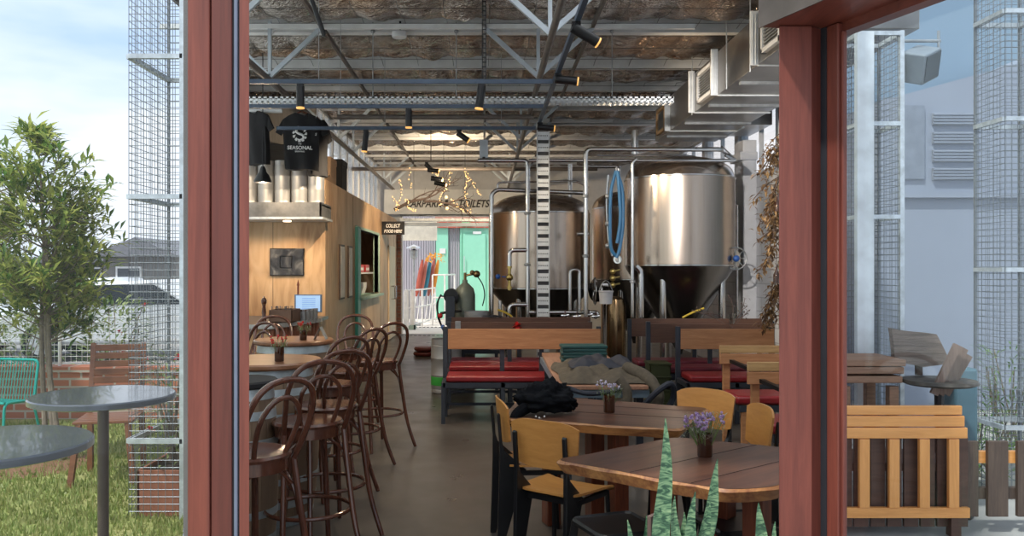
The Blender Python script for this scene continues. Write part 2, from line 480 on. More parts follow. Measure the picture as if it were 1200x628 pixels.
# ---------------- roof lining: crinkled foil blanket sagging between purlins
def foil():
    m, t, b = nt('foil_insulation')
    v = coords(t, (1, 1, 1))
    n1 = node(t, 'ShaderNodeTexNoise', Scale=5, Detail=8, Roughness=.7, Distortion=1.2); t.links.new(v, n1.inputs['Vector'])
    v2 = coords(t, (1.2, 3.2, 1))
    n2 = node(t, 'ShaderNodeTexVoronoi', Scale=4.0); n2.feature = 'F1'; t.links.new(v2, n2.inputs['Vector'])
    n3 = node(t, 'ShaderNodeTexNoise', Scale=.7, Detail=3); t.links.new(v, n3.inputs['Vector'])
    col = ramp(t, n3.outputs['Fac'], [(.35, (.40, .36, .33)), (.52, (.52, .47, .43)), (.66, (.55, .38, .26))])
    t.links.new(col, b.inputs['Base Color'])
    b.inputs['Metallic'].default_value = .95; b.inputs['Roughness'].default_value = .2
    n4 = node(t, 'ShaderNodeTexVoronoi', Scale=16.0); n4.feature = 'DISTANCE_TO_EDGE'; t.links.new(v2, n4.inputs['Vector'])
    ad = node(t, 'ShaderNodeMath', operation='ADD'); t.links.new(n1.outputs['Fac'], ad.inputs[0]); t.links.new(n2.outputs['Distance'], ad.inputs[1])
    ad2 = node(t, 'ShaderNodeMath', operation='MULTIPLY_ADD'); ad2.inputs[1].default_value = .8; t.links.new(n4.outputs['Distance'], ad2.inputs[0]); t.links.new(ad.outputs[0], ad2.inputs[2])
    bump(t, b, ad2.outputs[0], .7, .06)
    return m
M_foil = foil()
PUR = [7.0, 7.9, 9.18, 10.8, 12.15, 13.6, 15.05, 16.7, 18.25, 19.8]
mb = MB(); nx, ny = 230, 420
y0, y1 = 6.6, 21.2
def sag(x, y):
    near = min(abs(y - p) for p in PUR)
    s_ = .02 + .12 * min(1, near / .5) + .05 * mnoise.noise(Vector((x * 1.3, y * 2.6, 0))) + .03 * abs(mnoise.noise(Vector((x * 4, y * 9, 3)))) + .022 * abs(mnoise.noise(Vector((x * 11, y * 16, 7))))
    fx = (x / .45) % 1.0
    return ROOF - .05 - s_ * (.75 + .35 * math.sin(PI * fx))
for i in range(nx + 1):
    for j in range(ny + 1):
        x = -4.2 + 8.6 * i / nx; y = y0 + (y1 - y0) * j / ny
        mb.v.append(Vector((x, y, sag(x, y))))
for i in range(nx):
    for j in range(ny):
        a = i * (ny + 1) + j; mb.f.append((a, a + 1, a + ny + 2, a + ny + 1))
def lim(y):
    def ip(a, b): return a.x + (b.x - a.x) * (y - a.y) / (b.y - a.y)
    xl = (-2.7 if y > 13 else -3.6) if y > 11.5 else (ip(LW0, LWM) if y < LWM.y else ip(LWM, LW1)) - .02
    xr = 4.1 if y > 11.2 else (ip(RW0, RWM) if y < RWM.y else ip(RWM, RW1)) + .03
    return xl, xr
for v in mb.v:
    xl, xr = lim(v.y); v.x = min(max(v.x, xl), xr)
struct('ceiling', mb, M_foil, smooth=True)
mb = MB()
mb.prism([(lim(6.5)[0], 6.5), (lim(6.5)[1], 6.5), (lim(7)[1], 7), (lim(11.2)[1], 11.2), (4.14, 21.4), (-3.66, 21.4), (lim(11.5)[0], 11.5), (lim(6.95)[0], 6.95)], ROOF, ROOF + .08)
mb.prism([(lim(2.4)[0], 2.4), (1.2, 2.95), (lim(3.3)[1], 3.3), (lim(3.1)[0], 3.1)], ROOF, ROOF + .08)
struct('ceiling_roof_deck', mb, mat('roof_sheet', (.4, .42, .44), .5, .3))
# unseen rooflight added over the front bay to light the interior: frosted corrugated sheets
mb = MB(); N = 60
for i in range(N + 1):
    z = ROOF + .03 + .015 * math.sin(i * 1.6)
    for yy in (3.1, 6.55): xl, xr = lim(yy); mb.v.append(Vector((xl + (xr - xl) * i / N, yy, z)))
for i in range(N): mb.f.append((2 * i, 2 * i + 1, 2 * i + 3, 2 * i + 2))
struct('window_%d' % (k + 3), mb, M_frost, smooth=True)
# wires holding the blanket
mb = MB()
for i in range(20):
    x = -4 + .45 * i
    ys = [y for y in [6.8 + q * .35 for q in range(41)] if lim(y)[0] + .05 < x < lim(y)[1] - .05]
    if len(ys) > 1: mb.tube([(x, y, ROOF - .13 - .13 * math.sin(PI * (y * 2 % 3) / 3)) for y in ys], .003, 4)
for y in [7.3 + .5 * q for q in range(27)]:
    mb.tube([(lim(y)[0] + .05, y, ROOF - .24), (lim(y)[1] - .06, y, ROOF - .24)], .003, 4)
solo('insulation_wire', mb, MATS.get('dark_wire') or mat('dark_wire', (.10, .10, .10), .5, .3), 'thin wire netting holding up the crinkled foil ceiling blanket', 'wire netting', kind='stuff')
for i, y in enumerate(PUR):
    mb = MB(); xl, xr = lim(y); xl += .04; xr -= .06
    mb.add([Vector((xl, y, 4.19)), Vector((xl, y + .05, 4.19)), Vector((xl, y + .05, 4.36)), Vector((xl, y, 4.36)),
            Vector((xr, y, 4.19)), Vector((xr, y + .05, 4.19)), Vector((xr, y + .05, 4.36)), Vector((xr, y, 4.36))],
           [(0, 1, 2, 3), (7, 6, 5, 4), (0, 4, 5, 1), (1, 5, 6, 2), (2, 6, 7, 3), (3, 7, 4, 0)])
    mb.box(xl, xr, y + .05, y + .11, 4.19, 4.196)
    solo('roof_purlin', mb, M_purlin, 'grey steel roof purlin crossing the hall under the foil blanket', 'purlin', group='roof purlins under the foil', smooth=False, bev=.004)

# trusses
for i, Y in enumerate((7.2, 8.8, 12.96, 14.4, 18.8, 20.1)):
    r = thing('roof_truss', ['pale galvanised roof truss with V braces, nearest the entrance', 'pale V-braced roof truss just past the first, above the first track rail',
              'pale V-braced truss above the nearer end of the plywood cabin', 'pale V-braced truss beyond the duct end', 'small distant V-braced truss before the rear wall', 'furthest V-braced truss right by the rear wall'][i], 'roof truss', (0, Y, 4.13), group='V-braced roof trusses')
    for a, b in (((-2.25, 3.62), (-1.71, 4.13)), ((-2.25, 3.62), (-2.79, 4.13)), ((.56, 3.62), (.0, 4.13)), ((.56, 3.62), (1.13, 4.13))):
        mb = MB(); mb.bar((a[0], Y, a[1]), (b[0], Y, b[1]), .045, .04, up=(0, 1, 0)); mb.bar((a[0], Y + .02, a[1] + .02), (b[0], Y + .02, b[1] + .02), .012, .05, up=(0, 1, 0))
        part('brace', mb, M_brace, r, smooth=False)
    for x in (-2.25, .56):
        mb = MB(); mb.bar((x, Y, 3.6), (x, Y, 4.2), .035, .035); part('post', mb, M_brace, r, smooth=False)
    mb = MB(); mb.box(-3.4, 2.2, Y - .02, Y + .02, 4.12, 4.17); part('top_chord', mb, M_purlin, r, smooth=False)
for i, (x, z, rr) in enumerate(((-2.25, 3.58, .035), (.57, 3.59, .032))):
    mb = MB(); mb.tube([(x, 5.8, z), (x, 20.9, z)], rr, 10)
    solo('tie_pipe', mb, M_oldpipe, ['long brown tie pipe running deep into the hall above the bar side', 'long brown tie pipe running deep along the middle of the roof'][i], 'tie pipe')
for x in (-1.71, 0.0, 1.13):
    mb = MB(); mb.bar((x, 6.8, 4.15), (x, 20.9, 4.15), .03, .05)
    solo('roof_runner', mb, M_oldpipe, 'thin brown bar running lengthwise at the truss tops', 'roof bar', group='lengthwise roof bars', smooth=False)
# slack diagonal brace near the first truss
mb = MB(); mb.tube([P(362, -10, 7.15), P(380, 42, 7.25)], .02, 8); solo('slant_brace', mb, M_black, 'short dark steel brace slanting down from the roof, top left', 'brace')

# ---------------- cable tray (perforated, bright) and hangers
r = thing('cable_tray', 'bright perforated cable tray hung across the hall from thin rods', 'cable tray', (-.3, 9.1, 3.42))
mb = MB(); Y = 9.1
mb.box(-2.6, 2.05, Y, Y + .005, 3.455, 3.475); mb.box(-2.6, 2.05, Y, Y + .005, 3.41, 3.425)
for i in range(78): mb.box(-2.6 + i * .06, -2.575 + i * .06, Y, Y + .005, 3.41, 3.475)
for i in range(78): mb.box(-2.6 + i * .06, -2.58 + i * .06, Y, Y + .14, 3.405, 3.412)
mb.box(-2.6, 2.05, Y + .14, Y + .145, 3.41, 3.475)
part('tray_body', mb, mat('bright_zinc', (.88, .92, .95), .45, .1), r, smooth=False)
for x in (-1.22, -.31, 1.39):
    mb = MB(); mb.tube([(x, Y + .07, 3.4), (x, Y + .07, 4.3)], .006, 6); mb.ball((x, Y + .07, 3.40), .02); mb.ball((x, Y + .07, 4.2), .025)
    part('hanger_rod', mb, M_galvd, r)
# horizontal service pipes
for i, (x0, x1, y, Y, rad, m, lb) in enumerate(((395, 625, 137, 10.6, .03, M_oldpipe, 'brown service pipe crossing the hall below the cable tray'),
        (300, 700, 198, 16.9, .04, M_oldpipe, 'dark service pipe crossing the hall above the fairy lights'))):
    mb = MB(); mb.tube([P(x0, y, Y), P(x1, y, Y)], rad, 10); solo('service_pipe', mb, m, lb, 'pipe')
# vertical cable drop
mb = MB(); Y = 7.58
for q in range(2): mb.tube([(-.02 + q * .03, Y, 3.32), (-.02 + q * .03, Y, 4.2)], .005, 6)
for q in range(20): mb.box(-.025, .015, Y - .004, Y + .004, 3.34 + q * .042, 3.352 + q * .042)
solo('cable_drop', mb, M_black, 'narrow dark cable ladder dropping from the roof onto the first track rail', 'cable ladder')

# ---------------- track lights
def rail(pts, label):
    mb = MB()
    for a, b in zip(pts[:-1], pts[1:]): mb.bar(a, b, .036, .04)
    return solo('track_rail', mb, M_rail, label, 'lighting track', smooth=False)
Z = 3.3
rail([(-2.2, 7.6, Z), (.63, 7.6, Z)], 'slate blue lighting track crossing the hall, nearest and highest in view')
rail([(-2.45, 8.75, Z), (.63, 8.75, Z)], 'slate blue lighting track just below the bright cable tray')
rail([(-2.5, 10.1, Z), (.63, 10.1, Z)], 'slate blue lighting track crossing in front of the black t-shirts')
rail([(.63, 5.0, Z), (.63, 7.6, Z), (.63, 10.1, Z)], 'black lighting track running away from the entrance on the right')
for x, y in ((-1.5, 7.6), (.0, 7.6), (-1.5, 8.75), (.2, 10.1), (-1.2, 10.1)):
    mb = MB(); mb.tube([(x, y, Z), (x, y, 4.3)], .003, 5); solo('suspension_wire', mb, M_galvd, 'hair-thin wire suspending a lighting track from the roof', 'wire', group='track suspension wires')
M_warm = mat('lamp_warm', (.8, .5, .2), .4, emit=(1, .5, .12), es=.9)
def spot(p, d, L, rad, label, energy=14, tgt=None, cone=2.0, col=(1, .78, .52), group='black cylinder spotlights on the tracks'):
    p = Vector(p); d = Vector(d).normalized()
    r = thing('track_spotlight', label, 'spotlight', tuple(p), group=group)
    a = p - Vector((0, 0, .05)); mid = a + d * L * .5
    mb = MB(); mb.tube([p, a], .012, 8); mb.box(p.x - .03, p.x + .03, p.y - .02, p.y + .02, p.z - .025, p.z); part('bracket', mb, M_black, r)
    mb = MB(); mb.tube([a - d * L * .15, a + d * L * .85], rad, 20); part('lamp_housing', mb, M_black, r)
    mb = MB(); mb.tube([a + d * L * .85, a + d * (L * .85 + .012)], [rad * 1.0, rad * 1.0], 20); part('lamp_lens', mb, M_warm, r)
    e = a + d * (L * .85 + .05)
    lamp('track_lamp', 'SPOT', e, energy, col, .04, target=tgt or (e + d), spot=cone)
E = SPOT
spot((P(352, 98, 7.6).x, 7.6, Z - .02), (0, 0, -1), .19, .037, 'black cylinder spotlight pointing down, above the black t-shirts', E)
spot((P(564, 98, 7.6).x, 7.6, Z - .02), (-.12, 0, -1), .2, .037, 'black cylinder spotlight tilted slightly, mid track near the cable drop', E)
spot((P(479, 128, 8.75).x, 8.75, Z - .02), (0, 0, -1), .17, .035, 'black cylinder spotlight hanging from the track below the cable tray', E)
spot((P(538, 155, 10.1).x, 10.1, Z - .02), (.8, 0, -.55), .16, .034, 'small black spotlight tilted right on the third track', E)
spot((P(429, 155, 10.1).x, 10.1, Z - .02), (-.1, 0, -1), .24, .034, 'black cylinder spotlight pointing down at the cabin side of the third track', E * 2.2, tgt=Vector((-2.2, 13.2, 1.6)))
spot((.62, 5.7, Z - .02), (.85, .2, -.45), .2, .037, 'largest black spotlight, angled right at the near end of the lengthwise track', E * 9, tgt=Vector((3.9, 12.2, 2.2)), cone=.75, col=(1, .93, .86))
spot((.63, 7.2, Z - .02), (1, 0, -.1), .19, .037, 'black spotlight lying level, second along the lengthwise track', E)
spot((.63, 9.6, Z - .02), (1, 0, -.1), .19, .037, 'black spotlight lying level beside the ladder tray top', E * 1.5)
for i, (x, y, dx, dz, Y) in enumerate(((500, 190, .7, -.7, 15.5), (503, 196, 1, -.1, 15.2), (507, 206, 1, -.1, 15), (511, 211, 1, -.2, 14.8))):
    spot(tuple(P(x, y, Y)), (dx, 0, dz), .2, .04, 'small black spotlight in the cluster above the fairy lights, number %s from the top' % ['one', 'two', 'three', 'four'][i], E * 2.2, tgt=[Vector((-1.2, 20.5, 3.0)), Vector((.6, 20.5, 3.4)), Vector((-2.2, 17, 1.6)), Vector((-2.2, 19, 1.6))][i], group='spotlight cluster above the fairy lights')
mb = MB(); mb.tube([P(505, 188, 15.1), P(505, 140, 15.1)], .008, 6); solo('drop_rod', mb, M_black, 'thin black rod the spotlight cluster hangs from', 'rod')
# disc luminaire, junction box, emergency light
r = thing('disc_lamp', 'small white disc luminaire on a short stem under the nearest purlin', 'lamp', tuple(P(468, 44, 9.15)))
mb = MB(); mb.lathe([(.075, 0), (.08, .012), (.08, .06), (.02, .075)], P(468, 44, 9.15), 24); part('diffuser', mb, M_white, r)
mb = MB(); mb.tube([P(469, 36, 9.15), P(469, 25, 9.15)], .012, 8); part('stem', mb, M_black, r)
mb = MB(); p = P(332, 30, 9.1); mb.box(p.x - .05, p.x + .05, p.y - .03, p.y + .03, p.z, p.z + .11); mb.tube([p + Vector((-.03, 0, .02)), p + Vector((-.12, 0, -.1)), p + Vector((-.2, 0, -.22))], .006)
solo('junction_box', mb, M_white, 'small white junction box on the purlin, top left', 'junction box', bev=.006)
r = thing('emergency_light', 'pale blue-grey emergency light panel hanging high before the tanks', 'emergency light', tuple(P(567, 188, 12)))
p = P(567, 188, 12); mb = MB(); mb.box(p.x - .06, p.x + .06, 12, 12.03, p.z, p.z + .3); part('light_panel', mb, mat('pale_panel', (.75, .83, .93), .4), r, bev=.008)
mb = MB(); mb.box(p.x - .02, p.x + .02, 11.99, 12.0, p.z + .02, p.z + .05); part('sensor', mb, M_black, r)
mb = MB(); mb.tube([(p.x, 12.015, p.z + .3), (p.x, 12.015, 4.25)], .006); part('hanger', mb, M_galvd, r)

# ---------------- duct
r = thing('air_duct', 'rectangular sheet steel air duct running along the right of the roof', 'air duct', (3.05, 10, 3.55))
D0, D1, DZ0, DZ1 = 2.6, 3.52, 3.55, 4.03
mb = MB(); mb.box(D0, D1, 6.8, 12.8, DZ0, DZ1); part('duct_body', mb, M_duct, r, smooth=False, bev=.006)
for y in (8.0, 9.38, 10.42, 11.8):
    mb = MB(); mb.box(D0 - .075, D0, y - .014, y + .014, DZ0 - .005, DZ1 + .03)
    for q in (-.055, -.025): mb.box(D0 + q - .004, D0 + q + .004, y - .022, y - .014, DZ0, DZ1)
    mb.box(D0, D1 + .02, y - .014, y + .014, DZ0 - .012, DZ0)
    part('flange', mb, MATS['bright_zinc'], r, smooth=False, bev=.003)
for i, (ya, yb) in enumerate(((7.3, 7.8), (9.5, 10.15), (12.0, 12.55))):
    mb = MB(); x = D0 - .03
    for (a, b, c, d) in ((ya, yb, 3.6, 3.64), (ya, yb, 3.92, 3.96), (ya, ya + .04, 3.6, 3.96), (yb - .04, yb, 3.6, 3.96)): mb.box(x - .012, D0 + .001, a, b, c, d)
    g = part('grille', mb, [M_white, M_white, mat('warm_grille', (.75, .45, .2), .5)][i], r, smooth=False)
    mb = MB()
    for q in range(9): mb.box(x, D0 + .001, ya + .04, yb - .04, 3.65 + q * .03, 3.662 + q * .03)
    part('louvre_blades', mb, M_galvd, g, smooth=False)
for y in (8.2, 9.0, 10.5):
    mb = MB(); mb.tube([(D0 - .01, y, DZ0 - .02), (D0 - .01, y, 4.35)], .006, 6); part('hanger_rod', mb, M_galv, r)
for y in (8.7, 9.9, 11.1, 12.2):
    mb = MB(); mb.box(D0 + .05, D1, y, y + .05, DZ0 - .03, DZ0); part('support_strap', mb, M_galvd, r, smooth=False)
r = thing('duct_branch', 'side duct piece turning into the right wall beyond the main duct', 'air duct', (3.7, 12.0, 3.3))
mb = MB(); mb.box(3.53, 3.97, 11.6, 12.6, 3.6, 3.98); part('duct_body', mb, M_duct, r, smooth=False, bev=.006)
mb = MB(); mb.box(3.53, 3.57, 11.55, 12.65, 3.55, 4.03); part('flange', mb, M_galv, r, smooth=False)

# right wall pilaster and downpipe
mb = MB(); mb.box(3.78, 3.98, 12.3, 12.7, 0, 3.5); mb.box(3.72, 3.98, 12.24, 12.76, 3.2, 3.32); struct('trim_4', mb, mat('trim_white', (.82, .83, .86), .55, var=.05), bev=.01)

# ================================================================ DOORWAY LEAVES
# left folded leaf
r = thing('door_post', 'red stained timber door stile at the left edge of the opening, dark seal groove', 'door post', (-.78, 2.4, 0))
YL = 2.4
xa, xb, xc, xd, xe = [(v - VX) / F * YL for v in (219.5, 271, 280, 291.5, 240)]
xm = (246 - VX) / F * YL
mb = MB(); mb.box(xa, xm - .0015, YL, YL + .07, 0, 3.05); part('stile', mb, M_cedar, r, smooth=False, bev=.004)
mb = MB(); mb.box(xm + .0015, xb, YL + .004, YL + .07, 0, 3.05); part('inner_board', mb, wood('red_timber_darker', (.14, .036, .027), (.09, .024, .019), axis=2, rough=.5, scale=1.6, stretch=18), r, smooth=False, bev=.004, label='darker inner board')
mb = MB(); mb.box(xb, xc, YL + .012, YL + .06, 0, 3.05); part('seal', mb, M_seal, r, smooth=False)
mb = MB(); mb.tube([(xb + .011, YL + .01, 0), (xb + .011, YL + .01, 3.05)], .006, 8); part('rubber_bead', mb, mat('grey_bead', (.18, .22, .32), .4), r)
mb = MB(); mb.prism([(xc, YL + .004), (xd, YL + .004), (xd * 1.04, YL + .1), (xc, YL + .1)], 0, 3.05); part('jamb', mb, M_cedar, r, smooth=False, bev=.004)
M_gl = glassy('door_glass', (.93, .97, 1.0), .015, 1.0)
r = thing('glass_door', 'clear glass leaf of the left folding door, lawn and tree behind it', 'glass door', (-1.4, 2.3, 0))
mb = MB(); mb.prism([(xa + .005, YL + .03), (xa + .005, YL + .036), (-2.2, 2.02), (-2.2, 2.014)], .12, 3.0); part('glass_pane', mb, M_gl, r, smooth=False)
mb = MB(); mb.prism([(xa - .002, YL + .015), (xa - .002, YL + .05), (-2.2, 2.035), (-2.2, 2.0)], 0, .12); part('bottom_rail', mb, M_cedar_h, r, smooth=False)
# right leaf
r = thing('door_post', 'red stained timber post at the right edge of the opening', 'door post', (1.09, 2.93, 0))
YR = 2.86
mb = MB(); mb.prism([((913 - VX) / F * YR, YR), ((951 - VX) / F * YR, YR), ((962 - VX) / F * 2.9, 2.90), ((962 - VX) / F * 2.9, 3.06), ((913.5 - VX) / F * 3.06, 3.06)], 0, 2.43)
part('stile', mb, M_cedar, r, smooth=False, bev=.003)
u = Vector((.333, -1, 0)).normalized(); pn = Vector((u.y, -u.x, 0)) * -1   # pn points away from camera side (right)
A = Vector((1.158, 2.9, 0))
def pl(s_, o_): q = A + u * s_ + pn * o_; return (q.x, q.y)
def strip(s0, s1, o0, o1, z0, z1): 
    mb = MB(); mb.prism([pl(s0, o0), pl(s1, o0), pl(s1, o1), pl(s0, o1)], z0, z1); return mb
r2 = thing('glass_door', 'open right glass door leaf with red timber stile, angled toward the viewer', 'glass door', (A.x, A.y, 0))
part('seal', strip(-.01, .03, .0, .03, 0, 2.43), M_seal, r2, smooth=False)
part('stile', strip(.03, .085, .0, .032, 0, 2.43), M_cedar, r2, smooth=False, bev=.004)
part('glazing_bead', strip(.085, .098, .010, .028, 0.15, 2.4), M_cedar, r2, smooth=False, bev=.004)
part('glass_pane', strip(.09, 1.15, .022, .028, .1, 2.42), glassy('door_glass_sky', (.90, .96, 1.0), .03, 1.15), r2, smooth=False)
part('bottom_rail', strip(.085, 1.15, 0, .05, 0, .12), M_cedar_h, r2, smooth=False, bev=.004)
# header above the right leaf
r = thing('door_header', 'dark timber door head with silver flashing on its outer face, top right', 'door header', (1.1, 2.8, 2.43))
H0 = Vector((.945, 2.88)); H1 = Vector((1.17, 2.93)); ud = Vector((u.x, u.y))
def q2(p, s_): return (p.x + ud.x * s_, p.y + ud.y * s_)
mb = MB(); mb.prism([q2(H0, 0), q2(H0, 1.2), q2(H1, 1.2), q2(H1, 0)], 2.432, 2.72); part('head_timber', mb, M_cedar_h, r, smooth=False)
hs = Vector((-.006, -.001))
mb = MB(); mb.prism([q2(H0 + hs, -.002), q2(H0 + hs, 1.2), q2(H0, 1.2), q2(H0, -.002)], 2.428, 2.725); part('flashing', mb, mat('flashing_steel', (.13, .11, .10), .5, .4, var=.25, scale=3), r, smooth=False)
mb = MB(); mb.prism([q2(H1, .0), q2(H1, 1.2), q2(H1 + Vector((.05, .015)), 1.2), q2(H1 + Vector((.05, .015)), .0)], 2.40, 2.45); part('glazing_bead', mb, M_cedar_h, r, smooth=False)
# ================================================================ BAR SIDE
def make_stool(label):
    r = thing('bentwood_bar_stool', label, 'bar stool', group='bentwood bar stools around the barrels')
    mb = MB(); mb.lathe([(.0, .752), (.165, .75), (.19, .757), (.195, .77), (.185, .782), (.15, .778), (0, .775)], n=28); part('seat', mb, M_bent, r)
    mb = MB(); mb.lathe([(.168, .70), (.178, .70), (.178, .755), (.168, .755), (.168, .70)], n=28, caps=False); part('apron_ring', mb, M_bent, r)
    hoop = smooth_path([(-.165, -.11, .72), (-.178, -.175, .85), (-.18, -.225, .97), (-.145, -.26, 1.07), (-.06, -.272, 1.118), (.06, -.272, 1.118), (.145, -.26, 1.07), (.18, -.225, .97), (.178, -.175, .85), (.165, -.11, .72)], 5)
    mb = MB(); mb.tube(hoop, .0145, 10); part('back_hoop', mb, M_bent, r)
    inner = smooth_path([(-.085, -.15, .775), (-.105, -.19, .87), (-.105, -.228, .96), (-.06, -.248, 1.025), (0, -.254, 1.045), (.06, -.248, 1.025), (.105, -.228, .96), (.105, -.19, .87), (.085, -.15, .775)], 5)
    mb = MB(); mb.tube(inner, .012, 10); part('inner_hoop', mb, M_bent, r)
    for sx in (-1, 1):
        mb = MB(); mb.tube(smooth_path([(sx * .165, -.115, .74), (sx * .178, -.15, .5), (sx * .2, -.2, .22), (sx * .235, -.275, 0.0)], 5), [.016] * 10 + [.015] * 5 + [.013], 10); part('leg', mb, M_bent, r)
        mb = MB(); mb.tube(smooth_path([(sx * .13, .12, .75), (sx * .155, .15, .5), (sx * .175, .175, .25), (sx * .195, .20, 0.0)], 5), [.017] * 10 + [.015] * 5 + [.012], 10); part('leg', mb, M_bent, r)
    mb = MB(); mb.tube(arc((0, -.01, .3), .232, 32), .0115, 8, closed=True); part('foot_ring', mb, M_bent, r)
    cs = [(.135, .125), (-.135, .125), (-.165, -.12), (.165, -.12)]
    for i in range(4):
        a = cs[i]; b = cs[(i + 1) % 4]; m_ = ((a[0] + b[0]) / 2 * .92, (a[1] + b[1]) / 2 * .92)
        mb = MB(); mb.tube(smooth_path([(a[0] * 1.1, a[1] * 1.1, .48), (a[0] * .95, a[1] * .95, .62), (m_[0], m_[1], .725), (b[0] * .95, b[1] * .95, .62), (b[0] * 1.1, b[1] * 1.1, .48)], 4), .0085, 6)
        part('arched_brace', mb, M_bent, r)
    return r
# (x, Y, angle the sitter faces measured from +Y, label)
def ang(dx, dy): return math.atan2(-dx, dy)
st = [(-1.07, 3.80, ang(-.8, .6), 'dark bentwood bar stool nearest the entrance, cut off by the left door post'),
      (-.97, 4.60, ang(-.5, .85), 'dark bentwood bar stool, second from the entrance, tall hoop back turned to the aisle'),
      (-.97, 5.14, ang(-.6, .8), 'dark bentwood bar stool, third from the entrance along the aisle'),
      (-1.13, 6.1, ang(-.7, .7), 'dark bentwood bar stool halfway along the aisle row, behind the third one'),
      (-1.10, 6.88, ang(-.8, .6), 'dark bentwood bar stool second from the far end of the aisle row'),
      (-.985, 7.66, ang(-.65, .75), 'dark bentwood bar stool standing clear at the far end of the aisle row'),
      (-1.32, 8.5, ang(.1, -1), 'dark bentwood bar stool behind the far barrel, its hoop facing the plywood cabin'),
      (-2.12, 8.3, ang(.1, -1), 'dark bentwood bar stool in front of the bar counter, below the framed picture'),
      (-2.10, 7.3, ang(-.5, -.8), 'dark bentwood bar stool on the wall side, half hidden by the left door post')]
S0 = make_stool(st[0][3]); S0.location = (st[0][0], st[0][1], 0); S0.rotation_euler = (0, 0, st[0][2])
for x, y, a, lb in st[1:]: copy_tree(S0, (x, y, 0), a, lb)
WM[S0.name] = Matrix.Translation(Vector((st[0][0], st[0][1], 0))) @ Matrix.Rotation(st[0][2], 4, 'Z')

# barrels
def staves():
    m, t, b = nt('barrel_staves')
    tc = node(t, 'ShaderNodeTexCoord'); sp = node(t, 'ShaderNodeSeparateXYZ'); t.links.new(tc.outputs['Object'], sp.inputs[0])
    at = node(t, 'ShaderNodeMath', operation='ARCTAN2'); t.links.new(sp.outputs['Y'], at.inputs[0]); t.links.new(sp.outputs['X'], at.inputs[1])
    ml = node(t, 'ShaderNodeMath', operation='MULTIPLY'); ml.inputs[1].default_value = 26 / (2 * PI); t.links.new(at.outputs[0], ml.inputs[0])
    fl = node(t, 'ShaderNodeMath', operation='FLOOR'); t.links.new(ml.outputs[0], fl.inputs[0])
    wn = node(t, 'ShaderNodeTexWhiteNoise'); wn.noise_dimensions = '1D'; t.links.new(fl.outputs[0], wn.inputs['W'])
    col = ramp(t, wn.outputs['Value'], [(0, (.13, .085, .055)), (.5, (.24, .16, .10)), (1, (.33, .24, .16))])
    t.links.new(col, b.inputs['Base Color']); b.inputs['Roughness'].default_value = .6
    fr = node(t, 'ShaderNodeMath', operation='FRACT'); t.links.new(ml.outputs[0], fr.inputs[0])
    r_ = ramp(t, fr.outputs[0], [(0, (0, 0, 0)), (.05, (1, 1, 1)), (.95, (1, 1, 1)), (1, (0, 0, 0))])
    bump(t, b, r_, .6, .01)
    return m
M_stave = staves()
M_hoop = mat('hoop_galv', (.50, .58, .62), .4, .6, var=.2, scale=8)
M_bar_top = wood('barrel_top', (.30, .14, .07), (.16, .07, .035), axis=0, rough=.3, scale=2, stretch=8, coat=.3)
def bprof(z, H, R): return R * (1 + .17 * (1 - (2 * z / H - 1) ** 2))
def barrel(x, y, H, R, top, label, rtop, toplabel):
    r = thing('wine_barrel', label, 'barrel', (x, y, 0), group='barrel tables along the bar')
    mb = MB(); mb.lathe([(0, .02)] + [(bprof(H * i / 14, H, R), H * i / 14) for i in range(15)] + [(R - .03, H), (R - .03, H - .03), (0, H - .03)], (x, y, 0), 52); part('staves', mb, M_stave, r)
    for z0, z1 in ((.0, .06), (.12, .165), (.27, .31), (H - .31, H - .27), (H - .165, H - .12), (H - .06, H)):
        mb = MB(); a = bprof(z0, H, R) + .004; b_ = bprof(z1, H, R) + .004
        mb.lathe([(a - .006, z0), (a, z0), (b_, z1), (b_ - .006, z1), (a - .006, z0)], (x, y, 0), 52, caps=False); part('hoop', mb, M_hoop, r)
    mb = MB(); mb.lathe([(0, H + .001), (rtop - .01, H + .001), (rtop, H + .012), (rtop, H + .03), (rtop - .01, H + .04), (0, H + .04)], (x, y, 0), 52); part('table_top', mb, top, r)
    return r
barrel(-1.35, 4.62, .96, .18, M_blackm, 'narrow wine barrel with a dark lid, nearest the entrance beside the door post', .21, '')
barrel(-1.42, 5.45, .98, .29, M_bar_top, 'wine barrel table with galvanised hoops and round brown top, middle of the row', .36, '')
barrel(-1.60, 7.05, .98, .29, M_bar_top, 'wine barrel table at the far end of the row near the counter', .33, '')
